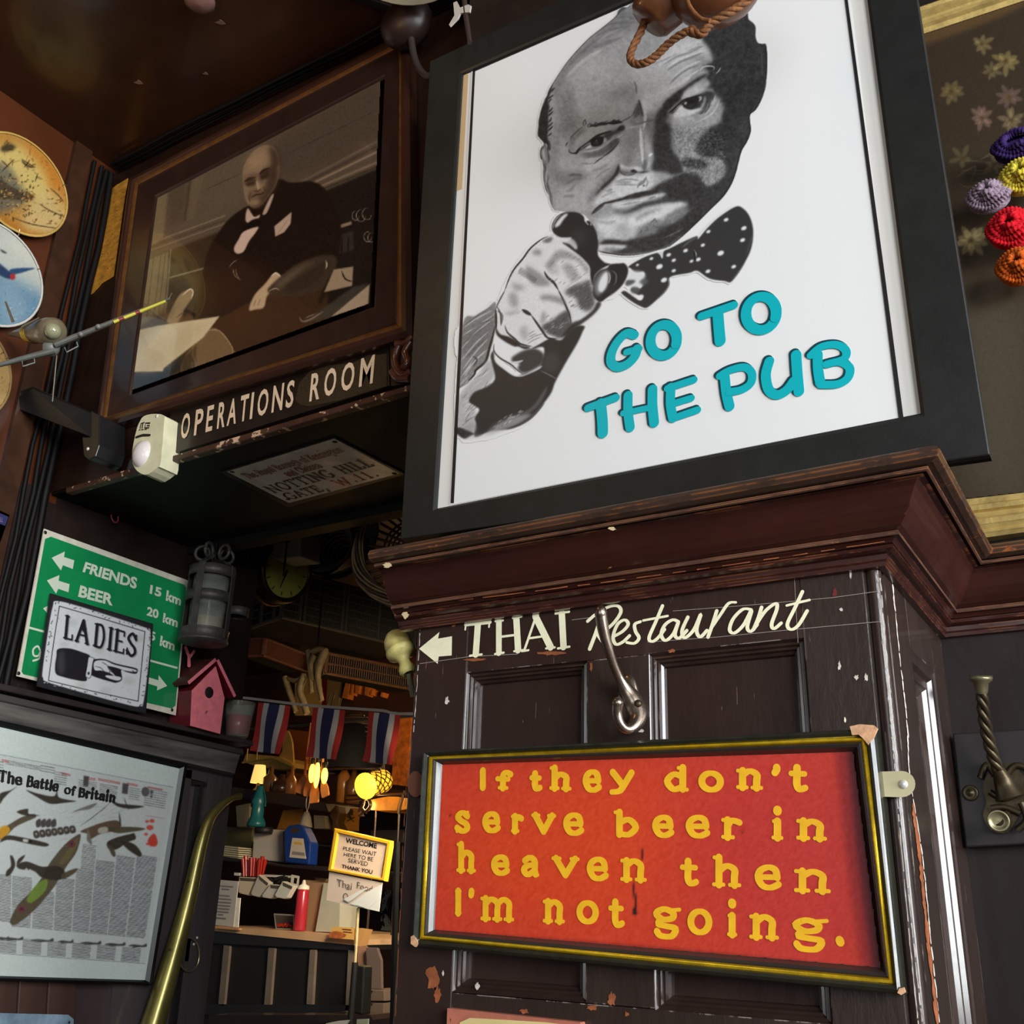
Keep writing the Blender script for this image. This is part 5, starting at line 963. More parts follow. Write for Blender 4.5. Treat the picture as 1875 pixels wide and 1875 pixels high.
# ---------------- OPERATIONS ROOM board
OB = PY(YB-.012)
root = thing('name_board', 'long black board with cream letters OPERATIONS ROOM on the beam', 'sign', OB.at(510, 730))
q = OB.pts([311, 752, 711, 628, 713, 706, 312, 832])
MB().hexa(q, (0, .011, 0)).build('board', mat('board_black', (26, 19, 13), .33, var=.5, vscale=18, coat=.25), root, bevel=.001)
MB().hexa(OB.pts(cO('900 500 930 380 1000 300 1120 260 1300 240 1400 190 1530 180 1530 400 1400 440 1200 500 1000 540 940 530'), .0004), (0, .0006, 0)).build('worn_gold_patch', mat('worn_gold_patch', (48, 36, 18), .55, var=.9, vscale=300, bump=.5), root)
tp = lambda x: 600+(x-112)*-.3117; bt = lambda x: 770+(x-112)*-.295
for ch, a, b in (('O', 112, 187), ('P', 205, 277), ('E', 285, 347), ('R', 363, 432), ('A', 430, 510), ('T', 515, 588), ('I', 588, 622), ('O', 636, 726), ('N', 738, 828), ('S', 833, 902), ('R', 998, 1082), ('O', 1094, 1192), ('O', 1211, 1317), ('M', 1338, 1450)):
    l = pairs(cO('%f %f %f %f %f %f %f %f' % (a+17, tp(a+17), b, tp(b), b-17, bt(b-17), a, bt(a))))
    mb = MB(); sanstext(mb, OB, ch, l, .0011, bold=.02); mb.build('letter', CREAM2, root)
# worn moulding lip under the board
root = tag(MB().hexa([PY(YB-.018).at(120, 893), PY(YB-.018).at(760, 701), PY(YB-.018).at(760, 712), PY(YB-.018).at(120, 903)], (0, .017, 0)).build('beam_lip', mat('worn_lip', (66, 40, 28), .4, var=.5, vscale=14, chips=(214, 178, 146), chipscale=34, chipamt=.57, bump=.8, bscale=40), None, bevel=.002), 'x', 'x')
del root['label']; del root['category']; root['kind'] = 'structure'; root.name = 'trim_6'
# ---------------- carved corbel at the end of the board
CB = PY(YB-.02)
root = thing('carved_corbel', 'small carved dark wood corbel between the lettered board and the poster frame', 'carving', CB.at(738, 665))
MB().hexa(CB.pts(cO('1550 100 1720 20 1720 380 1560 400'), -.004), (0, .015, 0)).build('block', DARKW, root)
mb = MB(); CV = mat('carved_wood', (84, 44, 28), .3, var=.5, vscale=60, coat=.5)
for P in ([(1620, 130), (1590, 200), (1600, 280), (1650, 330), (1700, 300)], [(1700, 100), (1660, 170), (1680, 240), (1640, 280)], [(1570, 300), (1610, 350), (1690, 350)], [(1600, 110), (1660, 110), (1710, 60)]):
    pp = pairs(cO(' '.join('%d %d' % p for p in P))); mb.tube(csm([CB.at(*p) for p in pp], 4), .0075, 8)
mb.build('scroll_carving', CV, root)
# ---------------- motion sensor
SP = PY(YB-.045)
root = thing('motion_sensor', 'yellowed white plastic motion sensor with a frosted dome on the beam corner', 'sensor', SP.at(275, 815))
l = cS('985 608 1040 592 1105 594 1130 612 1128 640 1105 925 1082 958 1012 1008 965 1000 925 965 905 900 915 800 940 690 962 640')
MB().hexa(csm(SP.pts(l), 2, True), (0, .043, 0)).build('housing', mat('aged_white_plastic', (226, 222, 184), .38, var=.12, vscale=40, bump=.15), root, bevel=.004)
c = SP.at(263, 832, -.004); MB().ball(c, .026, 20, 12, (.95, .75, 1.12)).build('dome_lens', mat('frosted_lens', (226, 218, 214), .22, coat=.5), root)
mb = MB(); put_strokes(mb, SP, [(pairs(cS('935 752 980 738 1028 738')), [3.6, 4, 3.4])], .0006); mb.build('slot', INK, root)
mb = MB(); put_strokes(mb, SP, [(pairs(cS('962 690 968 658 990 652')), [2, 2, 2]), (pairs(cS('980 655 976 690')), [2, 2]), (pairs(cS('1028 655 1000 655 994 688 1022 688 1026 672 1012 672')), [2.2]*6), (pairs(cS('955 703 962 701')), [1.4]*2), (pairs(cS('972 701 984 700')), [1.4]*2), (pairs(cS('994 699 1006 698')), [1.4]*2)], .0006); mb.build('logo_mark', INK, root)
MB().lathe(SP.at(287, 762, .0002), (0, -1, 0), [(.0035, -.001), (.0035, .0006), (0, .0012)], 10).build('screw_cap', PIN, root)
# ---------------- street-name plate under the beam
SO = PZ(ZS-.004)
root = thing('street_name_plate', 'white street plate reading Notting Hill Gate fixed to the underside of the beam', 'sign', SO.at(575, 862))
q = SO.pts([404, 862, 612, 799, 742, 866, 527, 927]); MB().hexa(q, (0, 0, -.003)).build('plate', mat('plate_black_edge', (22, 22, 22), .35), root)
SO2 = Pl((0, 0, ZS-.0074), (0, 0, -1)); PQ = [np.array(p) for p in ((416, 864), (612, 804), (731, 867), (529, 921))]
MB().hexa(SO2.pts([416, 864, 612, 804, 731, 867, 529, 921]), (0, 0, .0008)).build('face', mat('old_white_enamel', (196, 190, 172), .2, var=.25, vscale=20, coat=.5), root)
def pq(u0, u1, v0, v1): return [bil(PQ, u0, 1-v0), bil(PQ, u1, 1-v0), bil(PQ, u1, 1-v1), bil(PQ, u0, 1-v1)]
for nm, s_, a, m_, w_, ct, xh in (('lettering', 'The Royal Borough of Kensington', (.05, .93, .13, .27), REDINK, 2.0, .5, .68), ('lettering', 'and Chelsea', (.31, .62, .32, .46), REDINK, 2.0, .5, .68), ('lettering', 'NOTTING HILL', (.03, .95, .52, .71), INK, 3.0, .45, None), ('lettering', 'GATE,', (.05, .40, .78, .94), INK, 2.6, .45, None), ('lettering', 'W.11.', (.50, .86, .78, .94), mat('street_red', (176, 70, 60), .5), 2.6, .45, None)):
    mb = MB(); textline(mb, SO2, s_, pq(*a), w_, 1, ct, .0004, .16, xh); mb.build(nm, m_, root, kind='stuff')
for x, y in ((425, 864), (613, 809), (722, 867), (528, 914)): MB().lathe(SO2.at(x, y), (0, 0, -1), [(.0055, 0), (.004, .001), (0, .0015)], 10).build('screw', INK, root)
# red ring under the beam
c = SO.at(211, 942); tag(MB().tube([c+.011*np.array([math.cos(a), math.sin(a)*.6, -math.sin(a)-.6]) for a in [6.28*k/16 for k in range(15)]], .0016, 6).build('hanging_ring', mat('dull_red_plastic', (150, 50, 66), .4), None), 'small dull red ring hanging from the underside of the beam', 'ring')
# ---------------- cables in the corner and along the ceiling
CAB = mat('black_cable', (13, 11, 10), .55, spec=.25)
CL = 'black cables clipped up the corner of the beam and wall'
for i, (dx, dy, r) in enumerate(((.010, -.012, .008), (.010, -.030, .006), (.010, -.045, .0055), (.009, -.062, .005))):
    tag(MB().tube([(XL+dx+.002*math.sin(k*2.1+i), YB+dy+.003*math.sin(k*1.7+2*i), 1.45+k*(ZC-.02-1.45)/14) for k in range(15)], r, 8).build('cable', CAB, None), ['thickest black cable, deepest in the corner by the beam', 'black cable immediately left of the thickest corner cable', 'third black cable from the beam corner', 'outermost thin black cable climbing the left wall corner'][i], 'cable')
for i in range(3):
    tag(MB().tube([(XL+.03+k*(1.05)/10, YB-.012-.012*i+.002*math.sin(k+i), ZC-.012-.002*i-.002*math.sin(2*k)) for k in range(11)], .0045, 6).build('cable', CAB, None), ['black cable along the ceiling edge, closest to the wall', 'middle black cable along the ceiling edge', 'outer black cable along the ceiling edge'][i], 'cable')
root = MB().box((XL, YB-.12, ZS-.6), (XL+.012, YB-.075, ZC)).build('trim_7', mat('corner_board', (58, 34, 20), .35, var=.5, vscale=16, coat=.4, chips=(180, 120, 80), chipscale=60, chipamt=.74), None); root['kind'] = 'structure'
root = MB().box((XL, YB-.07, ZS-.6), (XL+.006, YB, ZS)).build('trim_8', DARKW, None); root['kind'] = 'structure'
# ---------------- picture plates on the left wall
PW = PX(XL+.024)
def circle_px(cy_, cz_, r, X_, n=40):
    out = []
    for k in range(n):
        a = 2*math.pi*k/n; P = np.array([X_, cy_+r*math.cos(a), cz_+r*math.sin(a)])-CAM; c = CR3@P; out += [c[0]/c[2]*FPX+937.5, c[1]/c[2]*FPX+937.5]
    return out
def rnd_strokes(c, n, seed, box, cols, L=8, w=2, al=.8):
    rs = np.random.RandomState(seed)
    for i in range(n):
        x = box[0]+rs.rand()*(box[2]-box[0]); y = box[1]+rs.rand()*(box[3]-box[1]); a = rs.rand()*6.3
        c.S(cols[rs.randint(len(cols))], w*(.5+rs.rand()), [(x, y), (x+L*math.cos(a)*rs.rand(), y+L*math.sin(a)*rs.rand())], .8, al)
def plate(label, cy_, cz_, r, painter, rim, box):
    t = thing('picture_plate', label, 'plate', (XL+.01, cy_, cz_), 'picture plates on the left wall')
    MB().lathe((XL+.002, cy_, cz_), (1, 0, 0), [(r*.55, 0), (r*.6, .006), (r*.97, .0185), (r, .0205), (r*1.005, .022), (r*.99, .0236), (r*.96, .0228)], 48).build('plate_body', rim, t)
    printgrid('picture', painter(), PW, box[0], box[1], box[2], box[3], 1.6, -.001, vmat('plate_glaze', .15, coat=.7), t, inside=polyin(circle_px(cy_, cz_, r*.97, XL+.023)))
    for a in (.6, -1.4): 
        p = np.array([XL+.024, cy_+r*math.cos(a), cz_+r*math.sin(a)]); d = np.array([0, math.cos(a), math.sin(a)])
        MB().tube([p+d*.006-np.array([.02, 0, 0]), p+d*.005, p-d*.008+np.array([.002, 0, 0])], .0014, 6).build('plate_clip', mat('clip_wire', (210, 190, 140), .3, metal=.8), t)
def pl1():
    c = Canvas(-60, 225, 140, 450, (176, 128, 60)); c.cov[:] = 1
    c.P((206, 184, 112), "M-100 300 150 250 330 400 380 560 200 640 -100 560", 8, .9); c.P((190, 112, 34), "M180 220 320 330 430 480 460 680 380 640 300 420 200 300", 8, .8); c.P((206, 186, 130), "M200 640 380 560 460 700 430 800 300 860 160 800", 8, .7); c.P((170, 110, 40), "M-60 650 40 720 160 820 300 860 200 890 20 830", 5, .8)
    c.P((92, 92, 84), "M-100 380 40 380 120 480 180 620 60 700 -100 700", 5, .8); rnd_strokes(c, 60, 14, (0, 250, 120, 330), [(120, 74, 30), (150, 100, 50), (80, 56, 30)], 14, 2.2, .5); c.P((60, 44, 30), "M150 350 190 380 240 400 200 400 160 375", .8, .9); c.P((60, 44, 30), "M-20 470 60 520 150 560 240 600 200 630 80 620 -20 600", 2, .7); c.P((44, 36, 26), "M10 260 60 235 110 260 60 290 10 290", 2, .8)
    rnd_strokes(c, 150, 4, (0, 320, 62, 400), [(60, 44, 26), (150, 110, 60), (40, 34, 26), (206, 170, 100)], 9, 2.2); rnd_strokes(c, 70, 5, (50, 340, 118, 410), [(110, 60, 20), (70, 40, 18), (220, 180, 100)], 8, 1.8)
    for s_ in ("M145 340 200 375 245 400", "M165 400 190 370 205 345", "M10 430 60 380 95 345", "M10 350 60 400", "M340 540 400 590 440 640", "M270 650 350 700 450 740", "M80 740 220 790 410 820", "M260 440 240 500"): c.S((52, 36, 22), 2, s_, .8, .9)
    c.grain(4, 2); return c
def pl2():
    c = Canvas(-80, 400, 100, 620, (186, 190, 180)); c.cov[:] = 1
    c.P((88, 128, 156), "M-200 1100 0 1120 160 1200 320 1300 300 1480 60 1520 -200 1500", 12, .9); c.P((206, 204, 190), "M60 860 200 950 290 1100 200 1060 80 960", 8, .7); c.P((150, 170, 180), "M0 1180 120 1240 200 1400 60 1480 0 1400", 8, .5)
    c.P((30, 52, 84), "M-60 1030 0 1060 60 1110 100 1130 90 1165 40 1160 -20 1130 -80 1110", 1, .95); c.P((34, 66, 104), "M70 1100 150 1090 240 1092 190 1110 120 1130 80 1130", .8, .95); c.P((176, 40, 44), "M70 1135 100 1130 104 1160 88 1172 72 1160", .8, .95); c.P((22, 30, 44), "M0 960 30 975 50 990 20 985", .8, .9)
    rnd_strokes(c, 50, 8, (0, 520, 80, 600), [(140, 170, 190), (60, 100, 140), (200, 210, 210)], 9, 1.5, .5); c.grain(3, 3); return c
def pl3():
    c = Canvas(-120, 580, 100, 780, (170, 138, 84)); c.cov[:] = 1; rnd_strokes(c, 90, 12, (-20, 640, 70, 760), [(90, 64, 36), (120, 90, 50), (70, 50, 30)], 8, 1.1, .7); c.S((60, 40, 20), 2, "p 0 650 8 645 12 655", .8); c.grain(4, 4); return c
RIM = mat('gilded_plate_rim', (196, 160, 84), .25, var=.2, coat=.5)
plate('round plate with a warm golden battle scene, topmost on the left wall', .992, 2.757, .117, pl1, RIM, (-60, 225, 140, 450))
plate('round plate with a blue aeroplane over sea, below the golden plate', .978, 2.520, .118, pl2, mat('white_plate_rim', (206, 204, 194), .2, coat=.6), (-80, 400, 100, 620))
plate('tan sketch plate half hidden behind the model aeroplane', .955, 2.285, .118, pl3, mat('tan_plate_rim', (150, 120, 76), .3), (-120, 580, 100, 780))
# ---------------- model aeroplane on its bracket
AP0 = PX(XL+.2).at(92, 612); AD = AP0-CAM; AD /= np.linalg.norm(AD); AP = Pl(AP0, -AD)
A = lambda x, y, o=0.0: AP.at(x, y, o)
kpx = px2m(AP, 92, 612)[0]
OLIVE = mat('aeroplane_olive_grey', (112, 100, 78), .35, var=.2, vscale=60, coat=.3); GREYM = mat('aeroplane_grey', (112, 114, 108), .35, var=.15, vscale=60, coat=.2)
root = thing('model_aeroplane', 'small grey and olive model aeroplane seen nose-on, yellow and red stripes on its wing', 'model', A(92, 640))
n_, t_ = A(104, 606, .02), A(18, 612, -.16); ax = n_-t_; L_ = np.linalg.norm(ax)
MB().lathe(t_, ax, [(kpx*4, 0), (kpx*12, L_*.3), (kpx*22, L_*.62), (kpx*28, L_*.84), (kpx*27, L_*.95), (kpx*20, L_), (0, L_*1.01)], 24).build('fuselage', OLIVE, root)
MB().ball(A(97, 606, .028), kpx*16, 18, 10).build('nose_dome', mat('smoky_canopy', (150, 148, 116), .15, coat=.6), root)
MB().ball(A(94, 636, .004), kpx*17, 14, 8, (1, 1, 1.1)).build('engine', GREYM, root)
def wing(pts, w0, w1, name, m_, o1=0.0, ch=.032, dz=0):
    mb = MB(); a, b = A(*pts[0]), A(*pts[1], o1); U = (b-a)/np.linalg.norm(b-a); V = np.cross(U, AP.n); 
    secs = []
    for p, w_, c_ in ((a, w0, ch), (b, w1, ch*.55)):
        secs.append([p+AP.n*(c_*math.cos(t))+V*(w_*kpx*math.sin(t)*(1 if math.cos(t) > 0 else .7)) for t in [2*math.pi*k/12 for k in range(12)]])
    mb.add(secs[0]+secs[1], [(i, (i+1) % 12, 12+(i+1) % 12, 12+i) for i in range(12)]+[tuple(range(12)), tuple(range(23, 11, -1))], False); return mb.build(name, m_, root)
wing([(100, 632), (310, 547)], 8, 3, 'wing', GREYM); wing([(100, 642), (-30, 676)], 8, 4, 'wing', GREYM, 0, .032)
for x0, x1, col in ((208, 218, (200, 190, 60)), (218, 227, (140, 40, 34)), (227, 248, (200, 190, 60)), (248, 256, (140, 40, 34)), (256, 303, (190, 180, 50))):
    g_ = lambda x: 588-(x-210)*.405
    mb = MB(); mb.tube([A(x0, g_(x0)+1, .030-.012*(x0-110)/200), A(x1, g_(x1)+1, .030-.012*(x1-110)/200)], [kpx*3.6, kpx*3.2], 8); mb.build('wing_stripe', mat('stripe_%d' % col[0], col, .4), root)
for x, y in ((148, 612), (180, 598)): MB().ball(A(x, y, .03), kpx*5.5, 10, 6, (1, 1, 1)).build('engine_pod', GREYM, root)
for P in ([(118, 636), (122, 645), (143, 634), (140, 626)], [(40, 660), (42, 671), (64, 664), (62, 655)]):
    MB().tube([A(x, y, .02) for x, y in P], kpx*1.6, 6).build('landing_skid', GREYM, root)
wing([(24, 590), (10, 552)], 3, 2, 'tail_fin', OLIVE, 0, .02); wing([(40, 600), (72, 582)], 3, 2, 'tail_plane', OLIVE, 0, .02)
for k in range(3): MB().lathe(t_+ax*(.42+.05*k), ax, [(kpx*(19+k*1.4), 0), (kpx*(20.5+k*1.4), .003), (kpx*(19+k*1.4), .006)], 20).build('brass_band', BRASS, root)
MB().tube([A(309, 548, .01), A(315, 536, .01)], kpx*.6, 5).build('wing_mast', GREYM, root)
MB().tube([A(104, 650, -.005), A(96, 735, -.03)], kpx*1.2, 6).build('stand_wire', mat('pale_wire', (190, 186, 170), .3, metal=.5), root)
BK = PY(YB-.07)
root = thing('wall_bracket', 'black iron bracket arm reaching left from the beam below the aeroplane', 'bracket', BK.at(120, 770))
BKM = mat('black_iron', (28, 27, 27), .4, coat=.2)
mb = MB(); mb.hexa([BK.at(60, 712, .05), BK.at(168, 757, -.0), BK.at(168, 800, 0), BK.at(12, 740, .05)], (0, .006, 0)); mb.hexa([BK.at(12, 726, .05), BK.at(60, 708, .05), BK.at(168, 755, 0), BK.at(160, 757, 0)], (0, .03, -.004)); mb.build('arm', BKM, root)
MB().hexa([BK.at(*p) for p in ((166, 752), (182, 760), (181, 815), (174, 836), (162, 842), (153, 834), (150, 800), (165, 800))], (0, .065, 0)).build('wall_plate', BKM, root, bevel=.002)
MB().lathe(BK.at(161, 822, .0), (0, -1, 0), [(.004, 0), (.003, .002), (0, .003)], 10).build('screw', NAIL, root)
# pale card at the very edge
PC = PX(XL+.012)
root = thing('notice_card', 'corner of a white and navy card on the left wall at the frame edge', 'card', PC.at(4, 965))
MB().hexa(PC.pts(cL('-120 80 0 130 66 162 0 355 -140 300')), (-.003, 0, 0)).build('card', PIN, root)
MB().hexa(PC.pts(cL('-120 100 0 148 58 174 36 236 0 222 -120 180'), .0006), (-.0004, 0, 0)).build('navy_band', mat('navy_print', (44, 42, 88), .5), root)
mb = MB(); sanstext(mb, PC, 'HILL', pairs(cL('-16 168 24 184 18 212 -22 196')), .0012); mb.build('lettering', mat('lilac_print', (150, 120, 170), .5), root, kind='stuff')
# ================================================================ LEDGE, CABINET FRONT AND WHAT STANDS ON IT
LX = XL+.06
LF = PX(LX)
def hx(pl, l, dx): return MB().hexa(pl.pts(l), (dx, 0, 0))
root = thing('trim_9', 'x', 'x', LF.at(230, 1320)); del root['label']; del root['category']; root['kind'] = 'structure'
hx(LF, [-120, 1223, 464, 1357, 464, 1366, -120, 1236], -.06).build('shelf_board', mat('ledge_top', (50, 42, 42), .3, coat=.4, var=.3, vscale=14, chips=(150, 140, 130), chipscale=70, chipamt=.72), root, bevel=.002)
hx(PX(LX-.014), [-120, 1242, 446, 1372, 446, 1382, -120, 1256], -.045).build('under_moulding', OAK, root, bevel=.002)
hx(PX(LX-.022), [-120, 1252, 440, 1381, 429, 1418, -120, 1291], -.035).build('frieze_board', mat('frieze_oak', (46, 43, 42), .45, col2=(116, 110, 104), vscale=38, bump=1.0, bscale=90, stretch=(1, .10, 1), coat=.1), root)
hx(PX(LX-.016), [-120, 1291, 430, 1416, 429, 1422, -120, 1298], -.04).build('lower_moulding', mat('black_moulding', (38, 36, 36), .25, coat=.5), root, bevel=.002)
CF = PX(XL+.026)
root = thing('wall_cabinet', 'x', 'x', CF.at(300, 1600)); del root['label']; del root['category']; root['kind'] = 'structure'
hx(CF, [384, 1398, 428, 1408, 371, 1890, 322, 1890], -.022).build('stile', OAKV, root)
hx(CF, [-60, 1298, 384, 1398, 380, 1433, -60, 1334], -.022).build('rail', OAKV, root)
hx(CF, [326, 1712, 350, 1716, 345, 1760, 318, 1762], -.022).build('rail', OAKV, root)
hx(CF, [240, 1400, 352, 1410, 300, 1890, 200, 1890], -.022).build('stile', OAKV, root)
hx(PX(XL+.008), [-120, 1280, 400, 1390, 360, 1890, -160, 1890], -.006).build('panel', mat('cabinet_panel', (72, 58, 58), .4, var=.3, vscale=6, stretch=(1, 1, .12), bump=.3), root)
for a in ([372, 1440, 366, 1440, 330, 1712, 336, 1712], [340, 1770, 334, 1770, 316, 1890, 322, 1890], [380, 1434, 345, 1427, 344, 1433, 379, 1441]):
    hx(CF, a, -.02).build('bead', mat('black_moulding', (0, 0, 0)), root)
for i in range(5):
    x0 = -130+i*54; hx(PX(XL+.02), [x0+6, 1770, x0+57, 1770, x0+50, 1895, x0-2, 1895], -.012).build('board', mat('lower_planks', (74, 52, 44), .4, var=.35, vscale=7, stretch=(1, 1, .1), coat=.2), root, bevel=.002)
# ---------------- green road sign
GP = PX(XL+.03)
root = thing('road_sign', 'green and white enamel road sign with arrows to FRIENDS and BEER, leaning behind the ledge', 'sign', GP.at(180, 1270))
GREEN = mat('green_enamel', (24, 136, 78), .16, var=.25, vscale=5, coat=.7)
q = [p for p in ((81, 968), (345, 1063), (322, 1310), (31, 1238))]
RUST = mat('chipped_white_enamel', (216, 210, 190), .3, var=.15, vscale=50, chips=(150, 96, 50), chipscale=60, chipamt=.68, coat=.3)
MB().hexa(GP.pts([c for p in q for c in p]), (-.003, 0, 0)).build('plate', RUST, root)
MB().hexa(GP.pts(cL('350 310 1265 640 1278 660 1205 1470 1180 1490 160 1255 148 1235 310 325'), .0004), (-.0003, 0, 0)).build('green_face', GREEN, root)
GW = mat('sign_white', (216, 226, 204), .2, coat=.5)
for l in ('355 455 445 412 440 450 510 472 500 532 432 506 418 542', '322 610 408 574 403 613 478 636 470 692 400 668 385 702', '296 802 352 772 348 800 420 822 414 870 340 845 330 842', '1148 1335 1090 1262 1088 1296 1018 1275 1008 1316 1080 1338 1078 1366'):
    MB().add(GP.pts(cL(l), .0009), [tuple(range(len(l.split())//2))]).build('arrow', GW, root)
hx(GP, cL('192 925 1218 1205 1216 1219 190 940'), .0008).build('dividing_line', GW, root)
for s_, l in (('FRIENDS', '588 482 944 592 936 672 566 552'), ('BEER', '552 643 780 706 773 785 536 722'), ('15', '1034 640 1112 664 1106 728 1026 700'), ('km', '1146 676 1248 722 1240 784 1138 748'), ('20', '1014 788 1092 812 1086 876 1006 850'), ('km', '1124 832 1226 872 1218 934 1116 898'), ('5', '1034 955 1070 968 1064 1030 1028 1016'), ('km', '1104 988 1204 1030 1196 1094 1096 1058')):
    mb = MB(); sanstext(mb, GP, s_, pairs(cL(l)), .0009, bold=.038); mb.build('lettering', GW, root, kind='stuff')
mb = MB(); put_strokes(mb, GP, [(csm(pairs(cL('275 1090 258 1062 228 1085 232 1125 262 1128 278 1100 270 1145 228 1162')), 5), [3.4]*36)], .0009); mb.build('numeral', GW, root)
mb = MB(); put_strokes(mb, GP, [(csm(pairs(cL('345 1110 328 1082 298 1105 302 1145 332 1148 348 1120 340 1165 298 1182')), 5), [3.4]*36)], .0009); mb.build('numeral', GW, root)
for x, y in ((83, 975), (34, 1233), (315, 1300)): MB().lathe(GP.at(x, y), (1, 0, 0), [(.004, .0002), (.003, .0012), (0, .0014)], 10).build('screw', INK, root)
# ---------------- LADIES sign
LP = Pl(PX(XL+.056).at(170, 1320), (1, -.02, .06))
root = thing('ladies_sign', 'distressed white tin sign LADIES with pointing hand, in front of the green sign', 'sign', LP.at(170, 1290))
MB().hexa(LP.pts(cL('345 698 1052 908 1046 1000 1002 1526 900 1505 252 1338 300 1010')), (-.0016, 0, 0)).build('plate', INK, root)
def paint_ladies():
    c = Canvas(62, 1080, 286, 1312, (44, 42, 44), res=2); c.cov[:] = 1; P, S = c.P, c.S
    W = (222, 224, 224)
    P(W, "L395 752 600 805 980 928 1020 950 1034 990 1018 1200 985 1450 960 1472 900 1470 600 1390 330 1310 296 1280 292 1230 330 960 362 790", .6, 1)
    rs = np.random.RandomState(2)
    for i in range(170):
        e = rs.rand()*4; u = e % 1; k = int(e); Q = [np.array(p) for p in ((385, 755), (1030, 950), (985, 1470), (295, 1310))]; p = Q[k]*(1-u)+Q[(k+1) % 4]*u+rs.randn(2)*3
        S((60, 58, 60) if rs.rand() < .6 else W, 1.6, "L%f %f %f %f" % (p[0], p[1], p[0]+rs.randn()*9, p[1]+rs.randn()*7), .6, .9)
    for a in ("408 787 700 872 995 962", "995 962 972 1200 948 1440", "948 1440 640 1372 333 1298", "333 1298 368 1040 408 787"): S((30, 30, 32), 1.5, "L"+a, .6, 1, False)
    for i in range(260):
        x = 330+rs.rand()*650; y = 800+rs.rand()*620; g = (150, 150, 140); S(g, 1.1, "L%f %f %f %f" % (x, y, x+rs.randn()*8, y+rs.randn()*8), .8, .35)
    for x, y in ((560, 1330), (720, 1370), (440, 1050), (960, 1010), (680, 1090), (500, 900), (880, 1300)): P((176, 178, 168), [(x/3.75+12*math.cos(a)*(.6+.5*rs.rand()), 900+y/3.75+7*math.sin(a)) for a in [k*.7 for k in range(9)]], 3, .35)
    D = (40, 38, 40)
    P(D, "L398 1082 480 1078 560 1102 615 1125 622 1160 600 1270 585 1302 500 1290 430 1272 385 1252 378 1200 388 1130", .5, 1); P((84, 82, 84), "L400 1120 440 1100 440 1240 400 1240", 3, .6)
    P(W, "L612 1135 640 1142 645 1165 622 1275 590 1272 600 1200", .4, 1); S(D, .9, "L612 1135 640 1142 645 1165 622 1275 590 1272", .6, 1, False); P(D, "L604 1240 614 1240 614 1256 602 1256", .5)
    P(D, "L640 1160 660 1150 720 1152 800 1182 930 1212 945 1232 930 1252 870 1240 832 1226 838 1290 800 1312 760 1306 640 1268 628 1240", .4, 1); P(W, "L650 1168 720 1160 790 1190 925 1222 930 1238 860 1230 800 1210 740 1200 770 1240 800 1280 760 1250 700 1230 650 1225", .4, 1); P(W, "L730 1262 820 1272 830 1290 800 1298 735 1278", .4, 1)
    for a in ("720 1180 760 1210 800 1215", "735 1200 760 1235 790 1250", "650 1200 690 1210 720 1240", "700 1170 730 1190", "780 1228 790 1262", "750 1232 756 1256", "905 1228 925 1238"): S(D, 1.2, "L"+a, .6, .9)
    for ch, a, b in (('L', 437, 503), ('A', 516, 612), ('D', 640, 718), ('I', 735, 772), ('E', 780, 857), ('S', 862, 940)):
        t0 = 852+(a-437)*.275; b0 = 1003+(a-437)*.262; t1 = 852+(b-437)*.275; b1 = 1003+(b-437)*.262; lean = 14
        for col, sh in (((150, 150, 150), 7), (D, 0)):
            q = [(a+lean+sh, t0+sh), (b+lean*.5+sh, t1+sh), (b-lean*.3+sh, b1+sh), (a+sh, b0+sh)]; f = lambda u, v: bil(q, u, v)
            for Q, Wd in gstrokes(ch, f, 21, 1.0, .55):
                S(col, max(Wd)/3.75 if len(Wd) > 2 and max(Wd) < 12 else np.mean(Wd)/3.75, [(p[0]/3.75, 900+p[1]/3.75) for p in Q], .5, 1 if sh == 0 else .7, False)
    P(D, "L560 940 578 920 596 945 578 970", .5); return c
printgrid('printed_face', paint_ladies(), LP, 62, 1080, 286, 1312, 1.0, .0004, vmat('tin_print', .3, coat=.35), root, inside=polyin(cL('347 701 1050 910 1044 1000 1001 1522 900 1502 255 1335 302 1010')))
# ---------------- lantern
LC = XL+.15
LB, LT = PX(LC).at(373, 1178), PX(LC).at(389, 1040); kk = px2m(PX(LC), 380, 1110)[1]; R = kk*42; H = LT[2]-LB[2]; o = np.array([LC, (LB[1]+LT[1])/2, LB[2]])
TIN = mat('rusty_tin', (66, 63, 60), .5, metal=.4, var=.45, vscale=40, bump=.5, bscale=80); up = (0, 0, 1)
root = thing('metal_lantern', 'grey weathered metal cage lantern with a glass jar, hanging beside the green sign', 'lantern', o)
MB().lathe(o, up, [(0, 0), (R*1.02, 0), (R*1.06, .004), (R*1.02, .006), (R*1.02, .026), (R*1.06, .028), (R*.98, .03), (0, .03)], 32).build('base', TIN, root)
MB().lathe(o, up, [(R*.74, .03), (R*.76, H*.5), (R*.76, H*.9)], 28).build('glass_jar', mat('lantern_glass', (200, 206, 190), .1, alpha=.14, coat=1.0), root)
MB().lathe(o, up, [(R*.68, .031), (R*.68, H*.32), (0, H*.33)], 24).build('candle_wax', mat('wax_olive', (120, 112, 92), .5), root)
for h in (.52, .86): MB().lathe(o, up, [(R*.95, H*h), (R*1.0, H*h), (R*1.0, H*(h)+.023), (R*.95, H*h+.023), (R*.95, H*h)], 32).build('band', TIN, root)
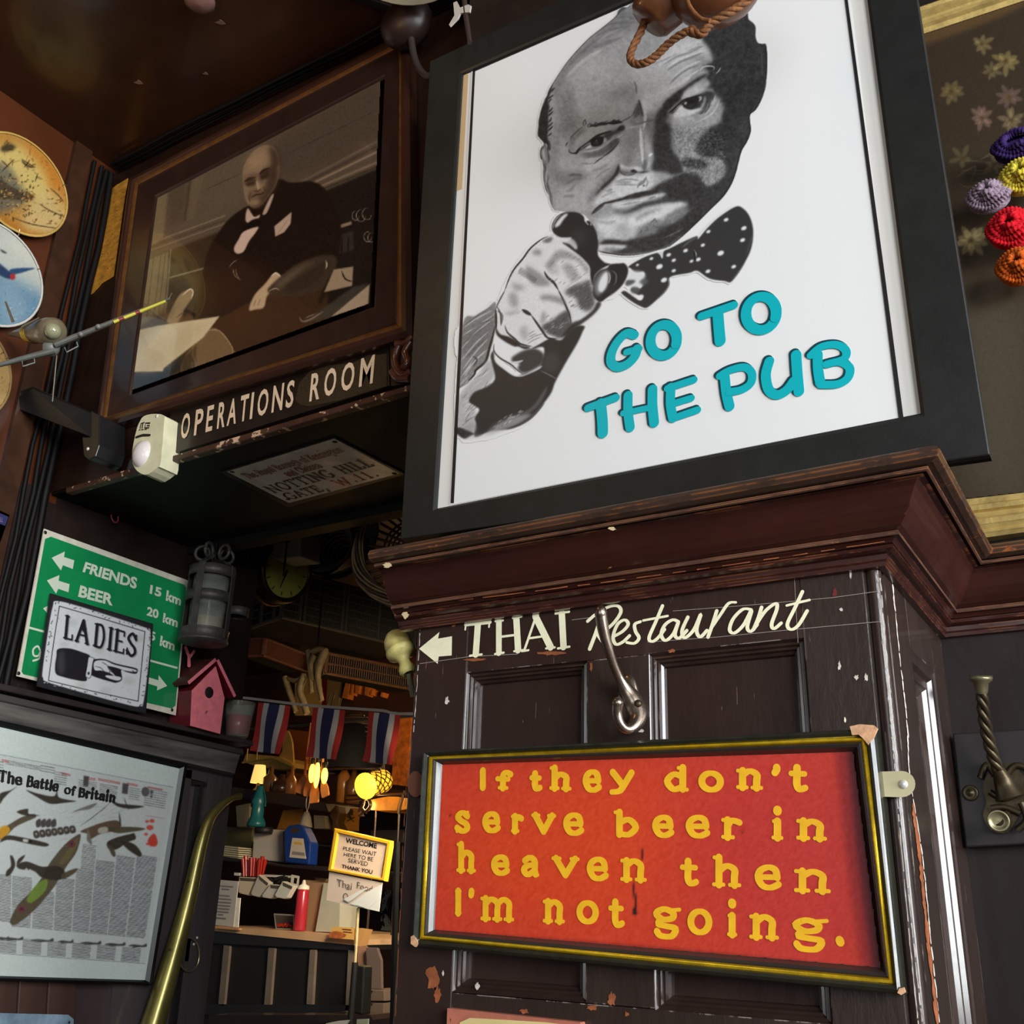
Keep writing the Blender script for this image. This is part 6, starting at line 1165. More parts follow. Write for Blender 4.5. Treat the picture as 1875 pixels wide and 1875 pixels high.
for k in range(4):
    a = k*math.pi/2+.35; U = np.array([math.cos(a), math.sin(a), 0]); V = np.array([-math.sin(a), math.cos(a), 0])
    P = csm([o+U*R*1.0+np.array([0, 0, .01]), o+U*R*1.0+np.array([0, 0, H*.9]), o+U*R*.86+np.array([0, 0, H*1.02]), o+U*R*.4+np.array([0, 0, H*1.1]), o+U*R*.25+np.array([0, 0, H*1.16])], 4)
    mb = MB(); n2 = len(P); mb.add([p+s*V*.006+U*t for p in P for s, t in ((-1.4, 0), (1.4, 0), (1.4, .0018), (-1.4, .0018))], [(4*i+j, 4*i+(j+1) % 4, 4*i+4+(j+1) % 4, 4*i+4+j) for i in range(n2-1) for j in range(4)]+[(0, 1, 2, 3), (4*n2-4, 4*n2-3, 4*n2-2, 4*n2-1)]); mb.build('strap', TIN, root)
for k in range(5):
    a = k*6.283/5; c = o+np.array([.55*R*math.cos(a), .55*R*math.sin(a), H*1.2]); U = np.array([math.cos(a), math.sin(a), 0])
    MB().tube([c+R*.32*(math.cos(t)*U+math.sin(t)*np.array([0, 0, 1])) for t in [6.283*j/12 for j in range(13)]], .0042, 6).build('crown_loop', TIN, root)
MB().tube([o+np.array([0, 0, H*1.1]), np.array([o[0], o[1], ZS-.03])], .0015, 5).build('hanging_wire', CAB, root)
hd = MB(); c = o+np.array([R*.5, R*1.25, H*.42]); hd.lathe(c, up, [(R*.46, 0), (R*.5, 0), (R*.5, .02), (R*.46, .02), (R*.46, 0)], 20); hd.build('side_ring', TIN, root)
# ---------------- birdhouse
HX = XL+.075; HF = PX(HX)
Pk = mat('pink_weathered_paint', (232, 122, 130), .6, var=.15, vscale=60, chips=(120, 60, 60), chipscale=90, chipamt=.68); Rd = mat('deep_red_paint', (92, 10, 22), .45, var=.2, vscale=30)
root = thing('birdhouse', 'small pink and red wooden birdhouse with a round hole, on the ledge under the lantern', 'birdhouse', HF.at(375, 1330))
front = HF.pts([351, 1264, 394, 1220, 410, 1278, 402, 1344, 348, 1329]); D_ = -.07
MB().hexa(front, (D_, 0, 0)).build('body', Rd, root)
fb_ = MB().hexa([p+np.array([.0022, 0, 0]) for p in front], (-.0022, 0, 0)).build('front_board', Pk, root)
ap, lf, rt = HF.at(396, 1210, .006), HF.at(331, 1266, .006), HF.at(428, 1277, .006)
for e, nm in ((lf, 'roof_board'), (rt, 'roof_board')):
    d = (e-ap)/np.linalg.norm(e-ap); nrm = np.cross(d, [1, 0, 0]); nrm *= (1 if nrm[2] > 0 else -1)
    if e is lf: e = ap+(e-ap)*.78
    mb = MB(); mb.hexa([ap, e, e+nrm*.008, ap+nrm*.008], (D_-.014, 0, 0)); mb.build(nm, mat('roof_brown_red', (70, 32, 30), .5, var=.3, vscale=40) if e is not rt else Rd, root)
    mb = MB(); mb.hexa([ap+np.array([.0012, 0, 0]), e+np.array([.0012, 0, 0]), e+nrm*.008+np.array([.0012, 0, 0]), ap+nrm*.008+np.array([.0012, 0, 0])], (-.001, 0, 0)); mb.build('roof_edge', Pk, root)
MB().lathe(HF.at(383, 1268, .0024), (1, 0, 0), [(kk*10.5, 0), (kk*10, .0008), (0, .0009)], 20).build('entrance_hole', mat('hole_black', (30, 8, 10), .8), fb_)
MB().tube([HF.at(379, 1302, .002), HF.at(379, 1302, .018)], .0016, 8).build('perch', INK, fb_)
# pink letter behind the birdhouse
q_ = PX(XL+.03); mb = MB(); put_strokes(mb, q_, [(pairs([340, 1186, 346, 1202, 346, 1218]), [6, 6, 7]), (pairs([355, 1193, 347, 1204]), [5, 5])], 0)
tag(mb.build('wooden_letter', Pk, None), 'small pink wooden letter Y standing behind the birdhouse roof', 'letter')
# ---------------- glass with red candle
GX = PX(XL+.035); gb, gt = GX.at(436, 1351), GX.at(438, 1286); k2 = px2m(GX, 436, 1330)[1]; o = np.array([gb[0], (gb[1]+gt[1])/2, gb[2]-.0]); Hh = gt[2]-gb[2]
root = thing('candle_glass', 'clear tapered glass half filled with dark red wax at the end of the ledge', 'glass', o)
MB().lathe(o, up, [(0, 0), (k2*19, 0), (k2*21, .003), (k2*28, Hh)], 32).build('glass', mat('tumbler_glass', (225, 226, 206), .08, alpha=.16, coat=1.0), root)
MB().lathe(o, up, [(0, .0065), (k2*19.6, .0065), (k2*23.2, Hh*.62), (0, Hh*.62)], 28).build('red_wax', mat('dark_red_wax', (128, 24, 44), .3), root)
# ---------------- sticks and strips at the door edge
DP = PY(1.88)
for nm, l, m_, lb in (('daylight_gap_strip', [372, 1002, 396, 1002, 392, 1112, 366, 1112], mat('daylight_gap_cream', (244, 236, 190), .6), 'cream strip standing for daylight in the gap seen through the lantern top'), ('foam_strip', [398, 990, 416, 990, 392, 1300, 376, 1300], mat('mottled_yellow_strip', (164, 146, 66), .7, var=.5, vscale=120), 'mottled yellow strip standing at the door edge behind the lantern'), ('wooden_batten', [420, 1150, 431, 1150, 416, 1300, 405, 1300], mat('pale_batten', (176, 134, 84), .6, var=.2), 'pale wooden batten beside the lantern'), ('dark_board', [418, 985, 440, 985, 424, 1120, 410, 1120], mat('stained_yellow_board', (96, 78, 44), .6, var=.8, vscale=25), 'stained yellow-brown board at the top of the door edge')):  # first strip is daylight in the gap, put in as cream colour
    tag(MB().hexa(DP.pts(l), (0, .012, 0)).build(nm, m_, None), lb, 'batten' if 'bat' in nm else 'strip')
tag(MB().tube([PY(1.84).at(450, 1121), PY(1.84).at(431, 1300)], .0045, 10).build('pink_stick', mat('pink_stick', (190, 122, 112), .5), None), 'straight pink stick standing behind the candle glass', 'stick')
# ---------------- framed newspaper sheet
NP_ = PX(XL+.06)
root = thing('framed_newspaper', 'framed newspaper poster The Battle of Britain with drawn aeroplanes, thin black frame', 'picture', NP_.at(150, 1790))
oq = NP_.pts([-110, 1293, 346, 1399, 281, 1804, -150, 1792]); iq = NP_.pts([-103, 1306, 332, 1407, 269, 1795, -143, 1783])
MB().frame(oq, iq, [(0, -.02), (0, -.004), (.3, 0), (.6, 0), (1, -.006)], NP_.n).build('frame', mat('gloss_black_frame', (14, 15, 15), .4), root)
def paint_news():
    c = Canvas(-45, 1290, 342, 1806, (206, 216, 208)); c.cov[:] = 1; P, S = c.P, c.S
    uv = lambda u, v: bil([(-20, 262), (1035, 462), (868, 1514), (-20, 1452)], u, 1-v)
    T_ = lambda p: "%f %f " % (p[0], p[1])
    P((196, 200, 196), "N"+T_(uv(0, 0))+T_(uv(1, 0))+T_(uv(1, 1))+T_(uv(0, 1)), 2, .7, False); S((90, 92, 92), .8, "N"+T_(uv(0, 0))+T_(uv(1, 0)), .7, .8, False); S((90, 92, 92), .8, "N"+T_(uv(0, 1))+T_(uv(1, 1)), .7, .8, False)
    rs = np.random.RandomState(1)
    def block(u0, u1, v0, v1, rows, g=120, col=None):
        for r in range(rows):
            v = v0+(v1-v0)*(r+.5)/rows; a = u0
            while a < u1-.004:
                b = min(u1, a+.008+rs.rand()*.03); k = g+rs.randint(-24, 24); S(col or (k, k, k), 1.5, "N"+T_(uv(a, v))+T_(uv(b, v)), .7, .72, False); a = b+.003
    for i, (u0, u1, v0, v1) in enumerate(((0, .09, .60, .84), (.10, .22, .60, .86), (.235, .365, .66, .86), (.375, .485, .58, .86), (.495, .60, .52, .86), (.61, .72, .46, .86), (.73, .84, .42, .86), (.85, .97, .40, .86))): block(u0, u1, v0, v1, int((v1-v0)*150), 112)
    block(0, .04, .03, .10, 5, 110); block(.05, .25, .02, .045, 3, 110); block(.25, .33, .01, .05, 3, 90); block(.33, .40, .03, .1, 6, 100); block(.47, .57, .05, .12, 7, 110); block(.59, .69, .05, .12, 7, 110); block(.76, .82, .04, .11, 6, 110); block(.85, .97, .03, .13, 8, 110)
    for a in ((.03, .07, .02, .035), (.37, .42, .03, .045), (.5, .56, .03, .045), (.58, .70, .025, .04), (.74, .8, .02, .035), (.86, .94, .02, .03)): block(*a, 2, 0, (176, 64, 60))
    for x, y, r in ((516, 425, 16), (750, 470, 18)): P((70, 66, 66), "N%d %d %d %d %d %d %d %d" % (x-r, y-34, x+r, y-28, x+r-6, y+34, x-r-4, y+28), .8, .9, False)
    for x, y, r in ((868, 488, 24), (905, 490, 10), (903, 516, 8)): P((84, 84, 84), "N"+" ".join("%f %f" % (x+r*math.cos(a), y+r*1.2*math.sin(a)) for a in [k*.78 for k in range(8)]), .7, .9)
    for x in (20, 75, 130, 200, 300, 345, 405, 500, 590, 650, 725, 800): pass
    # row of small side views
    for x, w_ in ((20, 60), (75, 120), (250, 130), (390, 90), (540, 120), (685, 120), (820, 105)):
        y = 1362+x*.055; P((60, 60, 60), "N%f %f %f %f %f %f %f %f %f %f" % (x-w_/2, y+2, x-w_*.2, y-8, x+w_*.3, y-2, x+w_/2, y-14, x+w_*.45, y+8), .7, .9); S((60, 60, 60), 1.6, "N%f %f %f %f" % (x-w_*.3, y+8, x+w_*.1, y+6), .7)
    for i in range(6): u0 = .0+i*.165; block(u0+.01, u0+.13, .915, .995, 11, 105)
    # red ship chart
    for x, y, r in ((878, 665, 12), (908, 662, 16), (895, 702, 22), (872, 742, 12), (880, 800, 10)): P((206, 76, 64), "N"+" ".join("%f %f" % (x+r*math.cos(a), y+r*.7*math.sin(a)) for a in [k*.78 for k in range(8)]), .8, .9)
    P((206, 66, 54), "N885 770 920 738 940 780 935 810 905 815 885 800", .8, .95); S((190, 90, 90), 1.2, "N860 630 930 640 990 650", .8, .6)
    # aeroplanes
    for i in range(26): x = 330+rs.rand()*420; y = 560+rs.rand()*230; S((176, 184, 180), 2, "N%f %f %f %f" % (x, y, x+60*rs.rand()+20, y-30*rs.rand()), 1, .7)
    B1, B2, G1 = (88, 78, 60), (60, 54, 46), (120, 116, 104)
    def PP_(col, s_, al=.95): P(col, "N"+s_, .7, al)
    PP_(B1, "470 742 480 765 455 850 400 930 350 1010 320 1060 210 1190 100 1278 66 1278 62 1250 110 1160 180 1090 250 1000 300 910 390 800"); PP_((110, 98, 66), "440 790 470 760 440 850 380 920 360 900"); PP_((132, 176, 60), "210 1050 280 1010 270 1080 190 1150 160 1130", .6)
    PP_(B2, "100 925 160 905 250 935 330 930 380 950 385 1000 330 1015 250 1000 200 960 120 950"); PP_(B2, "60 870 80 880 90 930 60 985 35 990 40 960 66 930"); PP_(B2, "150 865 130 900 100 925 110 890"); PP_(B1, "370 980 455 945 450 970 380 1010")
    for x, y in ((130, 1190), (428, 800)): PP_((120, 60, 60), "%d %d %d %d %d %d %d %d" % (x-24, y, x, y-24, x+22, y, x, y+22)); PP_((50, 50, 80), "%d %d %d %d %d %d" % (x-10, y, x, y-10, x+10, y+4))
    for x, y in ((158, 952), (180, 958)): PP_((200, 196, 186), "%d %d %d %d %d %d %d %d" % (x-9, y, x, y-9, x+9, y, x, y+9))
    PP_(B1, "0 720 60 680 130 640 200 620 215 640 160 665 90 700 40 750 0 775"); PP_((206, 150, 50), "0 705 40 690 60 720 30 755 0 770"); PP_(B2, "40 750 130 760 280 795 275 815 200 805 60 775 0 790"); PP_(B2, "165 590 172 620 240 630 160 632 100 608"); PP_((230, 230, 220), "140 770 170 775 165 790 138 785", .8); PP_((40, 40, 40), "172 776 190 780 186 792 170 788")
    PP_(B2, "0 500 60 480 105 455 60 490 20 530 0 560"); PP_(B2, "155 478 230 500 320 515 340 480 350 520 400 535 455 545 380 555 300 560 230 525"); PP_(G1, "430 610 500 580 580 555 540 590 480 600")
    for i in range(7): x = 215+i*36; y = 745-i*5; PP_((70, 64, 60), "%d %d %d %d %d %d %d %d" % (x-16, y-18, x+12, y-24, x+22, y+12, x-8, y+20)); PP_((190, 176, 150), "%d %d %d %d %d %d" % (x-6, y-8, x+6, y-10, x+4, y+6), .8)
    for i in range(4): x = 225+i*30; PP_((76, 70, 66), "%d 665 %d 650 %d 690 %d 700" % (x-10, x+16, x+20, x-6))
    PP_((96, 76, 58), "480 725 560 690 640 665 700 660 725 690 690 720 600 740 540 770 525 740"); PP_(B1, "640 700 820 700 860 715 700 735"); PP_(G1, "525 705 550 800 520 780 520 730"); PP_(B2, "710 610 722 660 715 690"); PP_((200, 196, 180), "590 705 640 700 640 730 590 735", .8)
    PP_(B2, "640 790 700 760 780 740 800 735 810 770 760 790 700 830 650 830"); PP_(B2, "720 780 800 800 845 855 830 875 760 830"); PP_(B1, "640 800 680 830 690 870 670 870"); PP_(B2, "665 540 720 560 860 575 780 590 700 575"); PP_(B2, "740 520 750 560 770 600")
    for i in range(5): S((84, 80, 76), 1.4, "N%d %d %d %d" % (480+i*30, 690-i*20, 560+i*24, 640-i*22), 1, .5)
    block(.52, .60, .385, .52, 14, 100)
    # bright slits in the picture are left to real reflections
    c.grain(3, 6); return c
printgrid('newspaper_sheet', paint_news(), NP_, -40, 1299, 341, 1805, 1.25, -.007, vmat('newsprint_under_glass', .12, coat=.9), root, inside=polyin([-39, 1309, 338, 1403, 273, 1800, -39, 1795]), label='newspaper sheet behind glass')
slabq(NP_.pts([-108, 1297, 341, 1402, 277, 1800, -146, 1790], -.0078), .006).build('backing', PIN, root)
for s_, l in (('The', '-2 362 132 388 128 448 -8 420'), ('Battle', '166 396 352 430 342 484 158 452'), ('of', '390 448 452 460 448 508 384 496'), ('Britain', '474 468 690 500 684 548 468 514')):
    mb = MB(); textline(mb, NP_, s_, pairs(cN(l)), 5.6 if s_ != 'of' else 4.6, .6, .5, -.0062, .12, .70); mb.build('headline', INK, root, kind='stuff')
# ---------------- long brass horn
root = thing('brass_horn', 'long curved brass hunting horn leaning against the cabinet edge', 'horn', PX(XL+.07).at(300, 1800))
hp = [(440, 1458, .0), (424, 1462, .0), (404, 1476, .0), (384, 1500, 0), (371, 1535, 0), (360, 1580, 0), (349, 1630, 0), (334, 1690, 0), (316, 1755, 0), (297, 1820, 0), (276, 1890, 0), (262, 1940, 0)]
HPl = PX(XL+.066); P = csm([HPl.at(x, y) for x, y, _ in hp], 5); kk3 = px2m(HPl, 340, 1650)[0]
MB().tube(P, list(np.interp(np.linspace(0, 11, len(P)), range(12), [kk3*v for v in (5, 4.6, 6, 7.5, 9, 10, 11, 12, 13.5, 15, 17, 18)])), 16).build('horn_tube', mat('horn_brass', (138, 128, 70), .32, metal=.75, var=.35, vscale=14, coat=.3), root)
MB().tube([HPl.at(376, 1548, .006), HPl.at(371, 1586, .006), HPl.at(366, 1588, .004)], .0012, 6).build('side_wire', BRASS, root); MB().tube([HPl.at(370, 1588, .006), HPl.at(361, 1620, .006), HPl.at(354, 1618, .004)], .0012, 6).build('side_wire', BRASS, root); MB().tube([HPl.at(370, 1546, .004), HPl.at(377, 1550, .006)], .0012, 6).build('side_wire', BRASS, root)
for x, y in ((345, 1614), (311, 1739)): MB().ball(HPl.at(x, y, .016), .0022, 8, 6).build('stud', DBRASS, root)
root = thing('ring_pull', 'round brass ring hanging on the cabinet edge beside the horn', 'ring', CF.at(346, 1748))
RP = PX(XL+.036); MB().tube([RP.at(346+19*math.cos(a), 1748+31*math.sin(a)) for a in [6.2832*k/28 for k in range(29)]], .0018, 8, cap=False).build('ring', mat('pale_brass', (196, 186, 140), .25, metal=.85), root)
for x, y in ((361, 1717), (355, 1729)): MB().lathe(RP.at(x, y, -.008), (1, 0, 0), [(.0032, 0), (.0026, .0015), (.001, .002), (0, .0012)], 12).build('screw', NAIL, root)
MB().ball(RP.at(329, 1752), .003, 10, 6).build('knob', DBRASS, root)
# top edge of a blue enamel plate at the bottom
BE = PX(XL+.045); root = thing('enamel_plate', 'top edge of a pale blue enamel plate below the newspaper frame', 'plate', BE.at(60, 1880))
hx(BE, [-80, 1853, 125, 1858, 135, 1866, 133, 1960, -80, 1960], -.004).build('plate', mat('pale_blue_enamel', (126, 148, 164), .25, var=.5, vscale=20, coat=.5), root)
MB().lathe(BE.at(127, 1872, .0005), (1, 0, 0), [(.0025, 0), (0, .001)], 8).build('screw', INK, root)
# ================================================================ THROUGH THE DOORWAY
cX = crop(400, 930, 4.934); cY = crop(380, 1260, 4.6875); cZ = crop(360, 1500, 4.464)
def slab(name, label, cat, pl, l, depth, m_, group=None, bevel=0, parent=None):
    o = MB().hexa(pl.pts(l), -pl.n*depth).build(name, m_, parent, bevel=bevel)
    if parent is None: tag(o, label, cat, group)
    return o
WK = mat('dark_wicker', (70, 56, 40), .5, var=.5, vscale=60); WKR = mat('red_brown_wicker', (96, 50, 34), .45, var=.4, vscale=60, coat=.2); WKG = mat('grey_wicker', (84, 78, 66), .5, var=.3, vscale=60)
# ---------------- hampers on the high shelf: wicker boxes with upright and level canes
def hamper(name, label, Yc, cb, cr, cl, hpx, m_, ncx, ncz, posts):
    B = PY(Yc).at(*cb); zb = B[2]; Rr = PZ(zb).at(*cr); Ll = PZ(zb).at(*cl); T = PY(Yc).at(*hpx); h = T[2]-zb; up_ = np.array([0, 0, 1.0])
    t = thing(name, label, 'basket', B)
    for e, nm, nx in ((Rr, 'long_side', ncx), (Ll, 'short_side', max(6, ncx//3))):
        d = e-B; n = np.cross(d, up_); n /= np.linalg.norm(n); n = n if n @ (CAM-B) > 0 else -n; L_ = np.linalg.norm(d)
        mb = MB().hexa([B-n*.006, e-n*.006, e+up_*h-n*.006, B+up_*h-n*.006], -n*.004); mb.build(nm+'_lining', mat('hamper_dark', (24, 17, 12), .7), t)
        mb = MB()
        for i in range(nx+1):
            p = B+d*i/nx; mb.tube([p, p+up_*h], .0022, 4, False, False)
        for j in range(ncz+1):
            mb.tube([B+up_*h*j/ncz+n*.003, e+up_*h*j/ncz+n*.003], .003, 4, False, False)
        mb.build(nm+'_canes', m_, t, kind='stuff')
        for q in posts:
            p = B+d*q; MB().tube([p+n*.003, p+up_*h+n*.003], .0075, 6).build('post', m_, t)
    if name == 'cane_basket': p_ = B+up_*h*.5; MB().tube([p_, np.array([p_[0], 4.6, p_[2]])], .006, 6).build('support_rod', m_, t)
    if name == 'wicker_basket': MB().tube([B+up_*(h-.01)+(Rr-B)*.5, B+up_*(h-.01)+(Rr-B)*.5*np.array([1, 1, 1])*1.0+np.array([0, 0, max(.02, 2.63-B[2]-h)])] , .003, 5).build('hanging_cord', CAB, t)
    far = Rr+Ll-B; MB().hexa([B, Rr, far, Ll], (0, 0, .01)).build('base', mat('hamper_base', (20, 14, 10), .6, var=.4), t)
    for e in (Rr, Ll): MB().tube([B, e], .007, 6).build('rim', m_, t); MB().tube([B+up_*h, e+up_*h], .007, 6).build('rim', m_, t)
    return t
cb, cr_, cl_, hp_ = [tuple(p) for p in pairs(cX('568 985 1770 1270 180 1120 590 560'))]
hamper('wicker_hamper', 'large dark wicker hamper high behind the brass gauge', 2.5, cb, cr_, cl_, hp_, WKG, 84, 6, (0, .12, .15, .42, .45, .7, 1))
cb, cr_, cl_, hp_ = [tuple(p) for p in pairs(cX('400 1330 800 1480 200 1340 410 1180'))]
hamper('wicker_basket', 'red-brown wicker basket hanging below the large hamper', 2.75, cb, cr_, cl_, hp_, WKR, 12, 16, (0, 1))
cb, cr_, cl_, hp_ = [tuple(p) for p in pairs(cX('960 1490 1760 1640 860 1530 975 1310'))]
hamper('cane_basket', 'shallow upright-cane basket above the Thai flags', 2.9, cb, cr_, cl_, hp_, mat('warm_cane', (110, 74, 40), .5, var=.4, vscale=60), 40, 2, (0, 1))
# ---------------- big round wicker tray with a rope-like rim
TP = PY(1.78)
root = thing('wicker_tray', 'big round wicker tray with a thick twisted rim, tucked behind the cornice end', 'basket', TP.at(690, 1020))
rimc = [(735, 925), (700, 938), (672, 962), (657, 1000), (658, 1042), (676, 1072), (704, 1092), (738, 1106), (790, 1110)]
cc = csm([TP.at(x, y) for x, y in rimc], 5)
for i in range(11):
    mb = MB(); a0 = i*2*math.pi/11
    mb.tube([p+(.016*math.cos(a0+k*.10))*np.array([.8, 0, .6])+(.012*math.sin(a0+k*.10))*np.array([0, 1, 0]) for k, p in enumerate(cc)], .0032, 5); mb.build('rim_cane', mat('tray_cane', (128, 104, 76), .4, var=.3, vscale=40, coat=.2) if i % 3 else WK, root)
ctr = TP.at(775, 1005, -.04); mb = MB()
for i in range(10):
    f = .18+.07*i; mb.tube([ctr+(p-TP.at(775, 1010))*f+np.array([0, .045, 0]) for p in cc], .0035, 4, False)
for k in range(0, len(cc), 2): mb.tube([ctr+np.array([0, .05, 0]), cc[k]+np.array([0, .03, 0])], .0035, 4, False)
mb.build('woven_centre', mat('dim_cane', (74, 50, 36), .5, var=.4), root, kind='stuff')
MB().tube([TP.at(735, 925), TP.at(735, 925)*np.array([1, 1, 0])+np.array([0, 0, 2.625])], .004, 5).build('hanging_cord', CAB, root)
# coiled baskets behind it
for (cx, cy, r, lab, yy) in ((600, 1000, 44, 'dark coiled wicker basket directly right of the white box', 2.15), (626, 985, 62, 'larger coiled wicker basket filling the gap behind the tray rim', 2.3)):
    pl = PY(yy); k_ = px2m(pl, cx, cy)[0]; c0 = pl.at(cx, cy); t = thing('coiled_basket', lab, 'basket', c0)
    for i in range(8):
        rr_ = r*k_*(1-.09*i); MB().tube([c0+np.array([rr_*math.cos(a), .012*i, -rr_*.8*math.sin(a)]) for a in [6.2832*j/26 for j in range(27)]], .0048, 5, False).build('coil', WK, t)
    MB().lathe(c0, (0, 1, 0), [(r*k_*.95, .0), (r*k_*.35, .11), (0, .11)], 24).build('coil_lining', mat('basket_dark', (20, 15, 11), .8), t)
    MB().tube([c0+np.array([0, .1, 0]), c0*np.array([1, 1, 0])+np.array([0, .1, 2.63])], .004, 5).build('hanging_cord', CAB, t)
# ---------------- brass gauge
GY = PY(1.95); fc = GY.at(527, 1046); kg = px2m(GY, 527, 1046)[0]; ax = np.array([.985, -.12, -.17]); ax /= np.linalg.norm(ax)
root = thing('round_gauge', 'round brass-cased gauge with a yellowed dial, hanging under the hampers', 'gauge', fc)
MB().lathe(fc, ax, [(0, -.08), (kg*34, -.08), (kg*40, -.07), (kg*40, -.045), (kg*44, -.04), (kg*44, -.02), (kg*41, 0), (kg*37, .004), (kg*35, -.004)], 40).build('case', mat('gauge_case', (52, 46, 32), .3, metal=.7, var=.3), root)
MB().lathe(fc, ax, [(kg*40.5, -.066), (kg*46, -.064), (kg*47, -.06), (kg*46, -.055), (kg*40.5, -.053)], 40).build('brass_rim', mat('dark_brass', (142, 116, 58), .25, metal=.9), root)
MB().lathe(fc, ax, [(kg*36, -.006), (0, -.006)], 36).build('dial', mat('yellowed_dial', (160, 156, 70), .5, var=.1), root)
u_ = np.cross(ax, [0, 0, 1.0]); u_ /= np.linalg.norm(u_); v_ = np.cross(ax, u_)
mb = MB()
for k in range(12):
    a = math.pi*(k/12+.0)*2; p = fc-ax*.0052; mb.strokes([([p+kg*28*(math.cos(a)*u_+math.sin(a)*v_), p+kg*32*(math.cos(a)*u_+math.sin(a)*v_)], kg*1.6)], ax)
mb.build('tick_marks', INK, root, kind='stuff'); mb = MB(); mb.strokes([([fc-ax*.004, fc-ax*.004+kg*24*(.2*u_+.98*v_)], [kg*4, kg*1])], ax); mb.build('needle', INK, root)
MB().tube([fc-ax*.05, fc-ax*.05+np.array([0, 0, .19])], .003, 6).build('hanger', BRASS, root)
WB = PY(1.86); root = thing('white_box', 'small pale plastic box hanging in front of the gauge', 'box', WB.at(530, 1000))
MB().hexa(WB.pts([499, 978, 550, 973, 550, 1019, 501, 1024]), (.004, .075, 0)).build('body', mat('grey_white_plastic', (150, 146, 136), .5, var=.1), root, bevel=.003)
MB().tube([WB.at(528, 976), np.array([WB.at(528, 976)[0], 1.86, ZS-.02])], .003, 6).build('cable', CAB, root)
for y in (984, 994): MB().hexa(WB.pts([503, y, 532, y-3.5, 532, y-2, 503, y+1.5], .0006), (0, .0005, 0)).build('vent_slot', INK, root)
# ---------------- string of flags
FY = PY(2.05)
root = thing('flag_string', 'white tape carrying the three Thai flags across the doorway', 'bunting', FY.at(590, 1290))
cc = csm([FY.at(x, y) for x, y in ((380, 1275), (438, 1277), (500, 1284), (560, 1291), (640, 1297), (700, 1301), (770, 1307), (1220, 1290))], 4)
mb = MB(); mb.add([p+np.array([0, 0, s]) for p in cc for s in (.0035, -.0035)], [(2*i, 2*i+1, 2*i+3, 2*i+2) for i in range(len(cc)-1)]); mb.build('tape', mat('white_tape', (186, 172, 160), .6), root)
FR, FWh, FBl = mat('flag_red', (196, 52, 40), .6), mat('flag_white', (214, 200, 188), .6), mat('flag_blue', (48, 44, 84), .6)
for lab, l in (('Thai flag nearest the birdhouse, in front of the lamp-lit model', '438 122 712 152 640 572 360 535'), ('middle Thai flag above the wooden paddles', '905 165 1182 192 1122 618 842 588'), ('Thai flag nearest the red-sign pillar', '1385 205 1655 228 1602 662 1328 625')):
    q = [np.array(p) for p in pairs(cY(l))]; t = thing('thai_flag', lab, 'flag', FY.at(*(sum(q)/4)))
    xs = [0, .17, .335, .665, .83, 1]
    for i, m_ in enumerate((FR, FWh, FBl, FWh, FR)):
        mb = MB(); nv = 9; vs = []
        for j in range(nv):
            v = 1-j/(nv-1)
            for k in range(4):
                u = xs[i]+(xs[i+1]-xs[i])*k/3; p = FY.at(*bil(q, u, v)); vs.append(p+np.array([0, .010*math.sin(u*5+v*3)*(1-v), 0]))
        mb.add(vs, [(j*4+k, j*4+4+k, j*4+5+k, j*4+1+k) for j in range(nv-1) for k in range(3)], True); mb.build('stripe', m_, t)
# ---------------- lamp-lit things
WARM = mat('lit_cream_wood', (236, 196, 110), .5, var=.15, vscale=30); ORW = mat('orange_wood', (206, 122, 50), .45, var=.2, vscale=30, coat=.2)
HP3 = PY(4.25)
root = thing('model_boat', 'pale model boat with a fin-like sail on its stand, glowing in the lamp light', 'model', HP3.at(490, 1395))
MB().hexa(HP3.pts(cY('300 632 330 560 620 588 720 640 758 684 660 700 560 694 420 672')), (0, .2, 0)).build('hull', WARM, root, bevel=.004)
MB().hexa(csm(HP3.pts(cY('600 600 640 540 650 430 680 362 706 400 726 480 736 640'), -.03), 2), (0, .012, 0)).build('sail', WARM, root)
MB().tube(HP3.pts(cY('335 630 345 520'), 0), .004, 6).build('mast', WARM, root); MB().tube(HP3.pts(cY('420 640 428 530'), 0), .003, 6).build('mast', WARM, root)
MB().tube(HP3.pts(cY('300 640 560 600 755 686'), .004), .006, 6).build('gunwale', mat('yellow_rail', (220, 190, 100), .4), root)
MB().tube([HP3.at(470, 1388, -.06), HP3.at(470, 1384, -.36)], .0015, 5).build('hanging_wire', CAB, root)
pd = PY(2.7)
ptop = pd.at(563, 1388)+np.array([0, 0, .12]); struct(MB().tube([(-.84, 2.72, ptop[2]), (-3.4, 2.72, ptop[2])], .006, 8), 'trim_14', DARKW)
